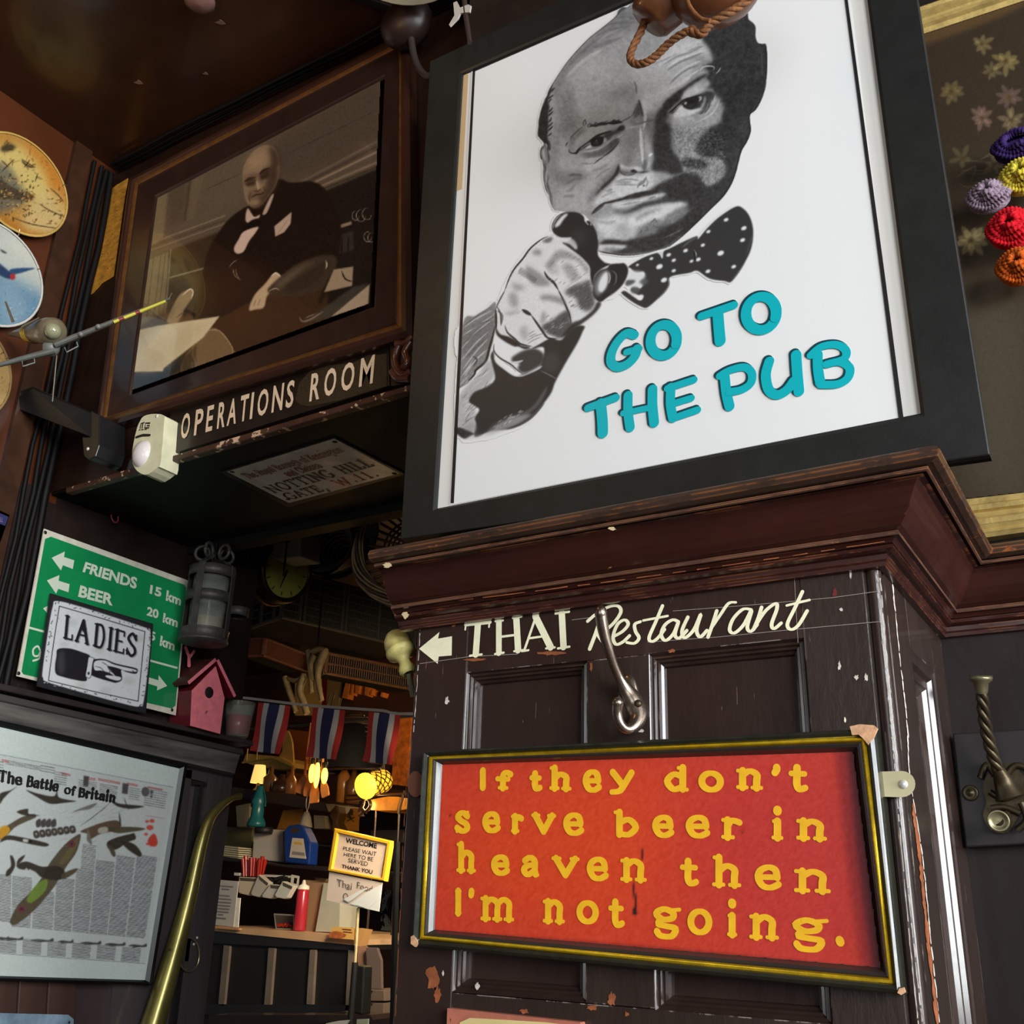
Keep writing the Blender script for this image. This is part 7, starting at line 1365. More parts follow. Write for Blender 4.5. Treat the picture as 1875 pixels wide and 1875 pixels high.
for i, (a, b, c_, w_) in enumerate((((860, 600), (835, 745), (790, 905), 46), ((892, 600), (870, 770), (862, 925), 40), ((925, 600), (915, 800), (912, 985), 36), ((970, 610), (985, 780), (1010, 930), 30))):
    P = [pd.at(380+x/4.6875, 1260+y/4.6875, .012*i) for x, y in (a, b, c_)]; kz = px2m(pd, 570, 1400)[0]/4.6875
    t = thing('wooden_paddle', ['broad wooden paddle at the left of the hanging bunch', 'second wooden paddle from the left in the hanging bunch', 'longest wooden paddle in the middle of the bunch', 'narrow wooden paddle leaning right behind the bulbs'][i], 'paddle', P[1])
    MB().tube([P[0]+np.array([0, 0, .12]), P[1]], .005, 6).build('handle', ORW, t)
    d = (P[2]-P[1]); d /= np.linalg.norm(d); s = np.cross(d, [0, 1, 0]); L_ = np.linalg.norm(P[2]-P[1])
    out = [P[1]+d*L_*f+s*w_*kz*g for f, g in ((0, .12), (.2, .6), (.55, 1), (.95, .95), (1, .8))]; out += [P[1]+d*L_*f-s*w_*kz*g for f, g in ((1, .8), (.95, .95), (.55, 1), (.2, .6), (0, .12))]
    MB().hexa(out, (0, .006, 0)).build('blade', ORW, t)
for i, (x, y, rx_, ry_) in enumerate(((897, 730, 22, 62), (938, 745, 20, 84), (1004, 752, 22, 52))):
    pl = PY(2.66); c0 = pl.at(380+x/4.6875, 1260+y/4.6875); kz = px2m(pl, 570, 1420)[0]/4.6875
    t = thing('pendant_bulb', ['lit bulb between the paddles, left one of the close pair', 'tallest lit bulb between the paddles', 'lit bulb right of the paddles'][i], 'lamp', c0)
    MB().ball(c0, kz*rx_, 14, 10, (1, 1, ry_/rx_)).build('bulb', LIGHTBULB, t); MB().lathe(c0+np.array([0, 0, kz*ry_*.9]), up, [(kz*14, 0), (kz*14, kz*40), (0, kz*42)], 12).build('socket', DBRASS, t)
    MB().tube([c0+np.array([0, 0, kz*ry_]), c0+np.array([0, .05, kz*ry_+.24])], .002, 5).build('cord', CAB, t)
up_z = np.array([0, 0, 1.0])
root = thing('scale_lamp', 'lit lamp with a woven fish-scale shade, lying on the shelf near the pillar', 'lamp', PY(2.8).at(670, 1435))
pl = PY(2.8); c0 = pl.at(*pairs(cY('1350 842'))[0]); c1 = pl.at(*pairs(cY('1520 790'))[0], -.12); kz = px2m(pl, 670, 1435)[0]; ax = c1-c0; L_ = np.linalg.norm(ax); ax /= L_
MB().lathe(c0, ax, [(0, -.012), (kz*14, -.006), (kz*18.5, .004), (kz*18.5, .006)], 24).build('glowing_globe', mat('yellow_globe', (255, 235, 70), .4, emit=(255, 214, 40), estr=3.2), root)
MB().lathe(c0, ax, [(kz*17, .006), (kz*17, L_*.9)], 20).build('shade_core', mat('amber_core', (250, 190, 60), .5, emit=(255, 170, 30), estr=1.0), root)
MB().tube([c0-up_z*kz*17+ax*.03, pl.at(*pairs(cY('1450 900'))[0], -.12)], .004, 6).build('stand', DBRASS, root)
for r_ in range(7):
    MB().tube([c0+ax*(.01+L_*.125*r_)+(kz*(17.6+.7*math.sin(9*a+r_*1.6)))*(math.cos(a)*np.cross(ax, up)/np.linalg.norm(np.cross(ax, up))+math.sin(a)*np.cross(ax, np.cross(ax, up)))+ax*.006*math.sin(9*a+r_*3.14) for a in [6.2832*j/60 for j in range(61)]], .0022, 4, False).build('scale_row', DBRASS, root)
# ---------------- branch bundle, lit boards and orange sticks above the flags
BR = mat('pale_branch', (128, 104, 64), .55, var=.4, vscale=40, bump=.5)
pl = PY(2.4)
root = thing('branch_bundle', 'bundle of pale knobbly branches hanging above the middle flag', 'branches', pl.at(575, 1245))
for P, r0, r1 in (([(820, 1290), (835, 1480), (845, 1670)], .014, .008), ([(960, 1290), (905, 1440), (900, 1560), (935, 1740)], .014, .007), ([(880, 1330), (840, 1420), (860, 1560)], .016, .008), ([(600, 1530), (640, 1660), (705, 1840)], .010, .010), ([(780, 1500), (735, 1640), (770, 1760), (800, 1860)], .012, .010), ([(800, 1510), (700, 1560), (620, 1540)], .010, .006), ([(830, 1310), (900, 1280), (970, 1300)], .012, .012)):
    pp = csm([pl.at(*p) for p in pairs(cX(' '.join('%d %d' % q for q in P)))], 4); MB().tube(pp, list(np.linspace(r0, r1, len(pp))), 8).build('branch', BR, root)
MB().tube([pl.at(*pairs(cX('890 1290'))[0]), pl.at(*pairs(cX('890 1290'))[0])*np.array([1, 1, 0])+np.array([0, 0, 2.6])], .003, 5).build('hanging_cord', CAB, root)
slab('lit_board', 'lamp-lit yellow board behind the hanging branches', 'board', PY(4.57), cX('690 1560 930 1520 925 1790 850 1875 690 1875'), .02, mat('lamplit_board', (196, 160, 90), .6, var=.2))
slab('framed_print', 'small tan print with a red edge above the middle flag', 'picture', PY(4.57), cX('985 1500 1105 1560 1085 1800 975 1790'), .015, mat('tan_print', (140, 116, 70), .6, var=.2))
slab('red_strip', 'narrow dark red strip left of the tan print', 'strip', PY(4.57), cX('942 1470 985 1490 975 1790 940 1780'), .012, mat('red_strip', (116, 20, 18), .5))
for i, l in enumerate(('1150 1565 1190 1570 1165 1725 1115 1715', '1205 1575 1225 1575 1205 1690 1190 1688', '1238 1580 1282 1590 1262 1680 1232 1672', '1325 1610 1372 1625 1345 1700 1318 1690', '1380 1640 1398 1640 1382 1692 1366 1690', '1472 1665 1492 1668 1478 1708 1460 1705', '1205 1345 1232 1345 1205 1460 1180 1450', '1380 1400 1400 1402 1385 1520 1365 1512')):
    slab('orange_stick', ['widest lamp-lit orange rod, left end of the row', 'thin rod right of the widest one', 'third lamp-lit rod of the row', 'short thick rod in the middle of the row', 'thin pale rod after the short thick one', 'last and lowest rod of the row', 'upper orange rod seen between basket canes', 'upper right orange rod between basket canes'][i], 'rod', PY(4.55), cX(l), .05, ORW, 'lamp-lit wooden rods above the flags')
# dark shelf and things on and under it
slab('long_shelf', 'dark sloping shelf board crossing behind the flags', 'shelf', PY(3.15), cY('180 852 700 905 1010 985 1040 1060 760 1020 180 925'), .22, mat('shelf_dark', (52, 36, 24), .5, var=.4))
S3 = PY(3.3)
slab('olive_carton', 'big olive carton on the back wall behind the horn tip', 'box', S3, cY('150 1190 385 1200 370 1420 120 1400'), .2, mat('olive_card', (104, 94, 54), .6, var=.25))
slab('white_carton', 'white carton beside the teal lantern', 'box', PY(3.2), cY('240 1010 358 985 362 1195 250 1190'), .08, mat('cream_card', (190, 172, 132), .6), bevel=.004)
for i in range(6): slab('paper_pad', 'white pad in the stack below the olive carton, %s' % ['topmost', 'second from the top', 'third from the top', 'third from the bottom', 'second from the bottom', 'lowest'][i], 'pad', PY(2.99), cY('%d %d 265 %d 264 %d %d %d' % (135-2*i, 1350+i*18, 1366+i*18, 1378+i*18, 133-2*i, 1363+i*18)), .1, mat('pad_white', (182, 172, 140), .6), 'pads stacked behind the horn')
root = thing('teal_lantern', 'small teal lantern on the shelf behind the doorway post', 'lantern', PY(3.1).at(470, 1490)); pl = PY(3.1); c0 = pl.at(*pairs(cY('415 1190'))[0]); kz = px2m(pl, 470, 1490)[0]/4.6875; TL_ = mat('teal_lantern_paint', (30, 104, 106), .35, var=.2, coat=.3)
MB().lathe(c0, up, [(0, 0), (kz*56, 0), (kz*58, kz*20), (kz*50, kz*40), (kz*40, kz*60), (kz*38, kz*130), (kz*48, kz*150), (kz*36, kz*180), (kz*26, kz*215), (kz*20, kz*245), (0, kz*250)], 20).build('body', TL_, root)
MB().tube([c0+np.array([kz*60*math.cos(a), 0, kz*(120+110*math.sin(a))]) for a in [math.pi*k/12 for k in range(13)]], .003, 5).build('handle', TL_, root)
slab('amber_sheet', 'amber paper sheet hanging behind the blue jug', 'sheet', S3, cY('650 1048 820 1036 818 1212 596 1210'), .006, mat('amber_sheet', (178, 118, 34), .6, var=.2, vscale=14))
slab('grey_case', 'small translucent grey case on the shelf right of the bell', 'case', PY(3.2), cY('912 1090 1005 1095 1008 1206 915 1205'), .06, mat('grey_case', (120, 112, 94), .4, var=.2))
root = thing('hand_bell', 'pale hand bell standing above the blue jug', 'bell', PY(3.1).at(557, 1508)); c0 = pl.at(*pairs(cY('840 1195'))[0]); BW = mat('bell_metal', (170, 160, 140), .3, metal=.4)
MB().lathe(c0, up, [(kz*44, 0), (kz*38, kz*20), (kz*28, kz*60), (kz*14, kz*90), (0, kz*94)], 18).build('bell', BW, root); MB().tube([c0+np.array([kz*13*math.cos(a), 0, kz*(150+50*math.sin(a))]) for a in [6.2832*k/14 for k in range(15)]], .002, 5).build('handle_loop', BW, root); MB().tube([c0+np.array([0, 0, kz*90]), c0+np.array([0, 0, kz*102])], .003, 6).build('neck', BW, root)
slab('carved_figure', 'dark wavy carved figure on the shelf', 'figure', PY(3.2), cY('1075 1020 1110 1000 1130 1080 1105 1150 1150 1230 1060 1230 1070 1150 1040 1090'), .05, mat('figure_brown', (76, 50, 24), .5, var=.3), bevel=.006)
root = thing('amber_banner', 'amber hanging banner with a dark figure right of the carved piece', 'banner', S3.at(645, 1500))
MB().hexa(S3.pts(cY('1180 1030 1300 1030 1290 1225 1165 1225')), (0, .006, 0)).build('cloth', mat('amber_banner', (150, 98, 28), .6, var=.3, vscale=12), root)
mb = MB(); put_strokes(mb, S3, [(csm(pairs(cY('1190 1060 1220 1040 1250 1060 1215 1090 1240 1120')), 3), [2.4]*14), (pairs(cY('1200 1140 1260 1110')), [2, 2]), (pairs(cY('1200 1100 1255 1145')), [1.6, 1.6])], .001); mb.build('figure_print', INK, root, kind='stuff')
root = thing('drum', 'amber drum on dark legs lying under the scale lamp', 'drum', PY(2.95).at(700, 1475)); pl2_ = PY(2.95)
MB().hexa(csm(pl2_.pts(cY('1400 960 1550 930 1700 950 1700 1040 1550 1050 1400 1045')), 2), (0, .12, 0)).build('drum_shell', mat('amber_drum', (190, 122, 36), .4, var=.4, vscale=20, coat=.3), root)
for l in ('1200 925 1705 905', '1180 965 1400 950', '1340 1060 1300 1100', '1690 880 1640 1080'): MB().tube(pl2_.pts(cY(l), .01), .0045, 6).build('rod', mat('dark_rod', (60, 36, 20), .35, coat=.3), root)
for x in (1450, 1650): p_ = pl2_.at(*pairs(cY('%d 1040' % x))[0], -.03); MB().tube([p_, np.array([p_[0], p_[1], 1.2])], .004, 6).build('leg', mat('dark_rod', (60, 36, 20), .35), root)
for l in ('1300 920 1340 980 1300 1060', '1370 930 1400 1000 1360 1060 1330 1040'): MB().tube(csm(pl2_.pts(cY(l), .02), 4), .006, 6).build('scroll', mat('dark_rod', (0, 0, 0)), root)
root = thing('white_dispenser', 'white box-shaped dispenser with a dark lid, left of the blue jug', 'dispenser', PY(3.05).at(490, 1575))
slab('body', '', '', PY(3.05), cY('395 1205 652 1215 640 1498 378 1466'), .16, mat('appliance_white', (196, 186, 172), .45), bevel=.006, parent=root)
MB().hexa(PY(3.05).pts(cY('400 1215 648 1222 645 1330 392 1318'), .001), (0, .001, 0)).build('upper_cover', mat('dispenser_top', (206, 188, 170), .4), root)
MB().lathe(PY(3.02).at(*pairs(cY('482 1222'))[0]), up, [(0, -.012), (.034, -.012), (.036, .0), (.034, .012), (0, .013)], 20).build('lid', INK, root)
root = thing('blue_jug', 'dark blue plastic jug with a white label and handle hole', 'jug', PY(3.0).at(540, 1545)); pj = PY(3.0); BL = mat('blue_jug_plastic', (20, 50, 118), .35, coat=.2)
jb = csm(pj.pts(cY('650 1230 690 1180 760 1168 815 1190 850 1260 880 1330 866 1518 660 1498')), 1)
MB().hexa(jb, (0, .05, 0)).build('bottle', BL, root, bevel=.006)
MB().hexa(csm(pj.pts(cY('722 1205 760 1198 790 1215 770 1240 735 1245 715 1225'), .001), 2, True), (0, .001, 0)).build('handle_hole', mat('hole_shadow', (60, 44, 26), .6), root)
MB().hexa(pj.pts(cY('728 1285 822 1292 845 1465 702 1452'), .0015), (0, .001, 0)).build('label', mat('jug_label', (196, 184, 166), .5), root)
MB().hexa(pj.pts(cY('745 1318 810 1325 812 1345 742 1338'), .002), (0, .0004, 0)).build('yellow_print', mat('yellow_band', (206, 160, 60), .5), root); MB().hexa(pj.pts(cY('726 1400 832 1412 836 1440 722 1428'), .002), (0, .0004, 0)).build('grey_print', mat('grey_band', (130, 124, 130), .5), root)
for i, l in enumerate(('900 1338 1050 1350 1048 1362 898 1348', '1400 1222 1690 1215 1690 1325 1402 1335')): slab('pale_ledge', ['thin white strip behind the yellow welcome frame', 'pale strip of papers right of the welcome frame'][i], 'strip', PY(4.56), cY(l), .04, mat('dim_pale', (140, 124, 104), .6))
slab('dark_shelf', 'dark shelf edge under the jug and dispenser', 'shelf', PY(2.98), cY('120 1441 378 1481 640 1514 866 1521 1060 1546 1060 1575 120 1478'), 1.6, DARKW)
FB3 = PY(3.5)
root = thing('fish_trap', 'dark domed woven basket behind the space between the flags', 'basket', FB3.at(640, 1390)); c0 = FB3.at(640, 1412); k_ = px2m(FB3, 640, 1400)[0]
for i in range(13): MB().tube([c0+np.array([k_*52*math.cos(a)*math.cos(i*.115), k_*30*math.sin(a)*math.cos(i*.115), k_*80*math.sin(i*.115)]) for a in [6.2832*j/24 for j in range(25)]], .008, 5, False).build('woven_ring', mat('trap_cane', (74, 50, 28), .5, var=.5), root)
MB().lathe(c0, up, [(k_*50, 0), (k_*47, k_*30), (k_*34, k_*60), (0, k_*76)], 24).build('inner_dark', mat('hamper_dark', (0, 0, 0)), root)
root = thing('table_lamp', 'small lit cream lamp on the shelf below the model boat', 'lamp', FB3.at(470, 1440)); c0 = FB3.at(471, 1449)
MB().lathe(c0, up, [(k_*10, 0), (k_*3, k_*6), (k_*2, k_*12), (0, k_*12)], 14).build('base', DBRASS, root); MB().lathe(c0, up, [(k_*12, k_*12), (k_*8, k_*38), (0, k_*38)], 18).build('shade', mat('lit_cream_shade', (240, 210, 130), .5, emit=(255, 206, 110), estr=.9), root)
for i, (x, y, h, r, c) in enumerate(((492, 1455, 40, 10, (110, 74, 40)), (513, 1457, 30, 14, (70, 40, 30)), (530, 1464, 46, 8, (150, 90, 40)), (626, 1470, 60, 9, (170, 104, 40)), (644, 1472, 48, 10, (120, 72, 30)))):
    c0 = FB3.at(x, y); tag(MB().lathe(c0, up, [(0, 0), (k_*r, 0), (k_*r*1.05, k_*h*.6), (k_*r*.4, k_*h*.75), (k_*r*.35, k_*h), (0, k_*h)], 16).build('pottery_bottle', mat('pot_%d' % i, c, .3, coat=.4), None), ['brown pot beside the small cream lamp', 'squat dark pot left of the paddles', 'slim orange bottle just left of the paddles', 'tall amber bottle right of the lit bulbs', 'brown bottle next to the tall amber one'][i], 'bottle', 'pots on the back shelf')
slab('pot_shelf', 'dark shelf plank carrying the pots behind the paddles', 'shelf', FB3, [420, 1440, 540, 1468, 720, 1478, 720, 1486, 540, 1476, 420, 1450], 1.08, mat('shelf_dark', (0, 0, 0)))
slab('lit_wall_patch', 'orange-brown patch standing for lamp light on the back wall between the first two flags', 'cloth', PY(4.57), [528, 1335, 566, 1340, 560, 1440, 524, 1436], .02, mat('lit_wall_orange', (170, 92, 30), .7, var=.3))  # lamp glow on the back wall, put in as an orange slab
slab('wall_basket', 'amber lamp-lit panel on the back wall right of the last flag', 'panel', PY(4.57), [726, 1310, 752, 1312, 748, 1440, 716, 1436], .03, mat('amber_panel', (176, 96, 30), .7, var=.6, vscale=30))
# ---------------- counter
CY_ = PY(2.9)
root = thing('bar_counter', 'dark panelled bar counter with a pale wooden top edge', 'counter', CY_.at(520, 1800) * np.array([1, 1, 0]))
MB().hexa(CY_.pts(cZ('60 900 1290 1030 1285 1072 60 1010'), .012), (0, .5, 0)).build('top_rail', mat('counter_black', (34, 32, 31), .35, coat=.2), root)
MB().hexa(CY_.pts(cZ('60 868 345 886 1100 945 1290 985 1290 1030 60 905'), .016), (0, .5, 0)).build('counter_top', mat('counter_pale_wood', (206, 164, 122), .5, var=.15), root)
MB().hexa(CY_.pts(cZ('60 1010 1285 1072 1240 1900 60 1900')), (0, .04, 0)).build('front_panel', mat('counter_panel', (30, 26, 24), .4, var=.3), root)
for l in ('222 1030 270 1035 222 1525 176 1520', '588 1052 636 1054 600 1518 552 1516', '926 1066 970 1068 945 1515 897 1512', '1240 1070 1284 1075 1258 1560 1215 1560'):
    MB().hexa(CY_.pts(cZ(l), .012), (0, .012, 0)).build('stile', mat('counter_stile', (112, 100, 88), .45, var=.3), root)
MB().hexa(CY_.pts(cZ('60 1512 1260 1520 1255 1600 60 1595'), .012), (0, .012, 0)).build('lower_rail', mat('counter_black', (0, 0, 0)), root)
# notice card on the counter
root = thing('notice_stand', 'white printed notice card standing on the counter beside the doorway post', 'notice', PY(2.86).at(415, 1655)); pn = PY(2.88, ) 
MB().hexa(pn.pts(cZ('182 495 340 508 300 880 140 862')), (0, .004, 0)).build('card', mat('notice_white', (190, 184, 176), .5), root)
MB().hexa(pn.pts(cZ('318 640 356 645 338 890 298 884'), -.01), (0, .004, 0)).build('side_card', PIN, root)
mb = MB()
for i in range(11):
    y = 545+i*26; w_ = (110, 60, 0, 84, 118, 126, 126, 120, 118, 40, 96)[i]
    if w_: put_strokes(mb, pn, [(pairs(cZ('%f %f %f %f' % (240-i*5-w_/2, y, 240-i*5+w_/2, y+w_*.08))), [2.2, 2.2])], .001)
mb.build('print_lines', mat('grey_print_ink', (128, 122, 118), .6), root, kind='stuff')
slab('wooden_block', 'flat wooden block under the notice card on the counter', 'block', PY(2.87), cZ('136 868 300 882 345 890 345 908 136 890'), .05, mat('block_wood', (200, 150, 100), .5))
# ---------------- rail with four cups
RY = PY(2.94); CUPW = mat('cup_white', (206, 200, 186), .4)
root = thing('cup_rail', 'white hanging rail that holds four slanting cups above the counter', 'rail', RY.at(490, 1610))
MB().hexa(RY.pts(cZ('308 436 350 438 345 462 306 460'), .0), (0, .008, 0)).build('rail_end', CUPW, root)
MB().frame(RY.pts(cZ('775 452 842 466 832 568 765 550')), RY.pts(cZ('798 478 824 482 816 530 792 524')), [(0, 0), (1, 0)], RY.n).build('rail_end', CUPW, root)
MB().hexa(RY.pts(cZ('340 440 780 462 776 480 340 462'), -.03), (0, .006, 0)).build('rail_bar', CUPW, root)
for i, (l, lab) in enumerate((('345 470 500 478 445 615 430 625 360 610 340 600', 'first slanting white cup, holding the red utensils'), ('505 450 592 520 525 632 505 638 455 625 440 605', 'second slanting white cup from the red utensils'), ('600 530 688 536 625 645 600 650 540 640 530 620', 'third slanting cup with dark knife handles'), ('700 505 790 545 735 645 715 652 650 640 635 618', 'last slanting cup beside the rail end'))):
    q = RY.pts(cZ(l), .012+.010*i); cup = thing('cutlery_cup', lab, 'cup', q[0], 'white cups on the rail'); MB().hexa(q, (0, .026, 0)).build('cup_body', mat('cup_%d' % i, ((214, 196, 170), (196, 188, 172), (206, 200, 188), (212, 208, 196))[i], .4), cup, bevel=.003)
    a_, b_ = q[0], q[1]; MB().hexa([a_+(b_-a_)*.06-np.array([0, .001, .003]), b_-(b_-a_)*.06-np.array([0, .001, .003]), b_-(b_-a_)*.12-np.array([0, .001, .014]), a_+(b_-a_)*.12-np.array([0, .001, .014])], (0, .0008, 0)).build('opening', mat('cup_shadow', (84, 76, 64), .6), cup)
RU = mat('red_plastic', (170, 38, 20), .3, coat=.5)
for i in range(9):
    x = 385+i*19; tx = 378+i*23; p = RY.at(360+x/4.464, 1500+468/4.464, -.01-.004*(i % 3)); e = RY.at(360+tx/4.464, 1500+(325-12*(i % 2)-10*math.sin(i*2))/4.464, -.01-.004*(i % 3))
    tag(MB().tube([p, e], [.004, .0085], 6).build('red_utensil', RU, None), 'red plastic utensil standing in the first white cup', 'utensil', 'red utensils in the white cup')
for i, l in enumerate(('640 490 720 470', '665 515 740 478', '700 500 770 490', '600 490 625 520')): tag(MB().tube(RY.pts(cZ(l), -.005), .006, 6).build('knife_handle', INK, None), 'dark knife handle sticking out of the white cups', 'knife', 'knives in the white cups')
# ---------------- sauce bottle, tub, bags
CT = PY(2.96); o = CT.at(*pairs(cZ('840 912'))[0]); kz = px2m(CT, 548, 1690)[0]/4.464
root = thing('sauce_bottle', 'pink-red squeeze bottle with a white nozzle on the counter', 'bottle', o)
MB().lathe(o, up, [(0, 0), (kz*36, 0), (kz*40, kz*8), (kz*38, kz*225), (kz*33, kz*240), (0, kz*240)], 22).build('bottle', mat('pinkish_red', (176, 40, 56), .3, coat=.4), root)
MB().lathe(o+np.array([0, 0, kz*238]), up, [(kz*36, 0), (kz*36, kz*20), (kz*14, kz*30), (kz*8, kz*55), (0, kz*56)], 18).build('nozzle_cap', PIN, root)
root = thing('clear_tub', 'clear plastic tub with red fruit pieces on the counter', 'tub', CT.at(522, 1690))
MB().frame(CT.pts(cZ('630 770 800 780 800 905 645 898'), .0), CT.pts(cZ('640 782 790 790 788 896 655 890'), 0), [(0, 0), (1, 0)], CT.n).build('tub_rim', mat('clear_plastic', (150, 140, 130), .2, coat=.5), root)
MB().hexa(CT.pts(cZ('640 782 795 790 790 900 652 892'), -.03), (0, .03, 0)).build('tub_body', mat('tub_grey', (88, 78, 72), .35), root)
for i in range(8): MB().ball(CT.at(360+(665+i*15)/4.464, 1500+(866+8*math.sin(i*3))/4.464, -.022), kz*11, 8, 6).build('fruit_piece', RU, root)
KR = mat('kraft_paper', (158, 124, 92), .65, var=.12, bump=.1)
slab('kraft_bag', 'folded brown kraft paper bag standing on the counter', 'bag', PY(3.0), cZ('895 497 960 520 1045 520 1000 925 880 912 870 560'), .1, KR)
slab('kraft_bag', 'brown paper bag edge behind the folded kraft bag', 'bag', PY(3.1), cZ('972 468 1060 485 1045 560 965 540'), .05, mat('kraft_paper_b', (170, 134, 94), .65))
slab('white_bag', 'pale greenish-white paper bag right of the kraft bag', 'bag', PY(2.98), cZ('1040 520 1175 560 1165 926 970 918'), .1, mat('white_bag', (178, 178, 160), .6, var=.1))
root = thing('yellow_menu', 'yellow menu card with a food picture lying on the counter edge', 'menu', PY(2.84).at(632, 1710)); pm = PY(2.86)
MB().hexa(pm.pts(cZ('1115 878 1285 888 1282 985 1078 968')), (0, .008, 0)).build('card', mat('menu_yellow', (226, 176, 90), .5), root)
MB().hexa(pm.pts(cZ('1290 890 1378 902 1330 1038 1288 1032')), (0, .04, 0)).build('side', mat('menu_side', (206, 152, 92), .5), root)
MB().hexa(csm(pm.pts(cZ('1082 962 1095 925 1150 915 1225 945 1180 975'), .001), 2, True), (0, .0006, 0)).build('food_picture', mat('food_orange', (170, 92, 50), .5, var=.6, vscale=80), root)
mb = MB()
for l in ('1190 900 1262 906', '1200 920 1268 927'): put_strokes(mb, pm, [(pairs(cZ(l)), [1.6, 1.6])], .001)
mb.build('print_lines', REDINK, root, kind='stuff')
# ---------------- WELCOME sign on its pole
WS = PY(2.35)
root = thing('welcome_sign', 'yellow framed WELCOME please wait here to be served sign on a pole', 'sign', WS.at(655, 1565))
oq = WS.pts(cZ('1122 72 1592 178 1540 508 1068 422')); iq = WS.pts(cZ('1160 118 1550 206 1508 478 1110 402'))
MB().frame(oq, iq, [(0, -.014), (0, -.002), (.25, .001), (.75, .001), (1, -.005)], WS.n).build('frame', mat('yellow_frame', (236, 176, 40), .35, coat=.3), root)
MB().hexa(WS.pts(cZ('1158 116 1552 204 1510 480 1108 404'), -.005), (0, .008, 0)).build('notice', mat('warm_white_notice', (236, 208, 182), .5), root)
for s_, l, b in (('WELCOME', '1220 152 1478 198 1470 240 1216 192', .03), ('PLEASE WAIT', '1200 222 1472 268 1466 304 1196 252', .0), ('HERE TO BE', '1206 272 1446 312 1440 346 1202 300', .0), ('SERVED', '1242 318 1402 350 1396 384 1236 352', .0), ('THANK YOU', '1188 368 1440 416 1434 450 1184 398', .03)):
    mb = MB(); sanstext(mb, WS, s_, pairs(cZ(l)), -.0042, bold=b); mb.build('lettering', INK, root, kind='stuff')
MB().tube([WS.at(*pairs(cZ('1322 725'))[0], -.012), WS.at(*pairs(cZ('1296 1170'))[0], -.012)], .0042, 8).build('pole', mat('ruler_yellow', (200, 180, 130), .5, var=.3, vscale=60), root)
o_ = WS.at(*pairs(cZ('1296 1170'))[0], -.012); MB().tube([o_, np.array([o_[0]-.0, o_[1], .02])], .0085, 8).build('pole_foot', INK, root)
root = thing('thai_food_sheet', 'white paper reading Thai Food with a shiny wrinkled corner, below the welcome frame', 'sign', WS.at(650, 1640)); wp = PY(2.362)
MB().hexa(wp.pts(cZ('1085 430 1518 520 1490 755 1060 662'), .008), (0, .002, 0)).build('sheet', mat('notice_paper', (232, 212, 196), .4, coat=.3), root)
for s_, l in (('Thai', '1145 488 1272 522 1264 580 1148 548'), ('Food', '1312 512 1440 548 1430 600 1310 566'), ('O', '1200 600 1240 608 1236 662 1196 655')):
    mb = MB(); sanstext(mb, wp, s_, pairs(cZ(l)), .0095); mb.build('lettering', mat('grey_letter', (96, 84, 76), .5), root, kind='stuff')
mb = MB(); SH = mat('shiny_sleeve', (236, 238, 234), .3, coat=.2)
for l, o_ in (('1200 655 1360 570 1400 560 1300 640 1240 680', .0105), ('1260 690 1400 590 1518 530 1490 755 1300 712', .0112), ('1300 700 1380 640 1500 590 1498 640 1400 735', .0122)): 
    mb = MB().hexa(wp.pts(cZ(l), o_), (0, .0005, 0)); mb.build('wrinkled_sleeve', SH, root)
# ---------------- right of the counter
for i, (l, lab, c) in enumerate((('1318 1038 1382 1042 1402 1385 1312 1300', 'pink-tan narrow board left of the drawers', (150, 110, 86)), ('1384 1048 1470 1052 1504 1150 1508 1385 1400 1385', 'grey-brown board above the small drawers', (92, 76, 68)))): slab('leaning_board', lab, 'board', PY(2.75-.02*i), cZ(l), .012, mat('lean_%d' % i, c, .6, var=.2))
for i, l in enumerate(('1370 1392 1530 1400 1534 1488 1360 1486', '1362 1500 1530 1502 1526 1590 1358 1588')):
    root = thing('card_drawer', ['upper small kraft cardboard drawer by the black post', 'lower small kraft cardboard drawer by the black post'][i], 'drawer', PY(2.7).at(685, 1820)); pdr = PY(2.7)
    MB().hexa(pdr.pts(cZ(l)), (0, .12, 0)).build('box', mat('dim_kraft', (92, 76, 64), .6, var=.15), root, bevel=.002)
    y = 1395 if i == 0 else 1497; MB().hexa(pdr.pts(cZ('1402 %d 1440 %d 1432 %d 1412 %d' % (y+6, y+7, y+28, y+27)), .001), (0, .001, 0)).build('finger_notch', INK, root)
struct(MB().box((-2.25, 2.68, 0), (-1.6, 3.0, PY(2.7).at(*pairs(cZ('1440 1592'))[0])[2])), 'trim_10', DARKW)
slab('black_post', 'black metal post in front of the drawers', 'post', PY(2.5), cZ('1285 1190 1368 1205 1350 1600 1268 1585'), .04, BLACKP, bevel=.004)
slab('mirror_frame', 'chipped white wooden frame leaning in the shadows beside the pillar', 'frame', PY(4.55), cZ('1520 570 1600 590 1560 650 1540 760 1570 850 1580 915 1500 905'), .02, mat('chipped_white', (190, 190, 170), .5, var=.3, chips=(30, 26, 22), chipscale=22, chipamt=.5))
for i, l in enumerate(('1612 180 1634 182 1600 1674 1578 1674', '1690 560 1712 566 1650 1674 1628 1674')): slab('black_pole', ['long black pole left of the pillar edge', 'short black pole tight against the pillar edge'][i], 'pole', PY(2.2+.1*i), cZ(l), .015, BLACKP)
slab('white_leaflet', 'tip of a white leaflet at the bottom edge below the counter', 'leaflet', PY(2.3), cZ('1060 1668 1160 1648 1252 1640 1220 1690 1040 1700'), .004, PIN)
slab('pale_tag', 'small pale tag at the bottom edge right of the leaflet', 'tag', PY(2.3), cZ('1310 1636 1404 1632 1400 1680 1306 1680'), .004, mat('pale_green_tag', (186, 190, 170), .5))
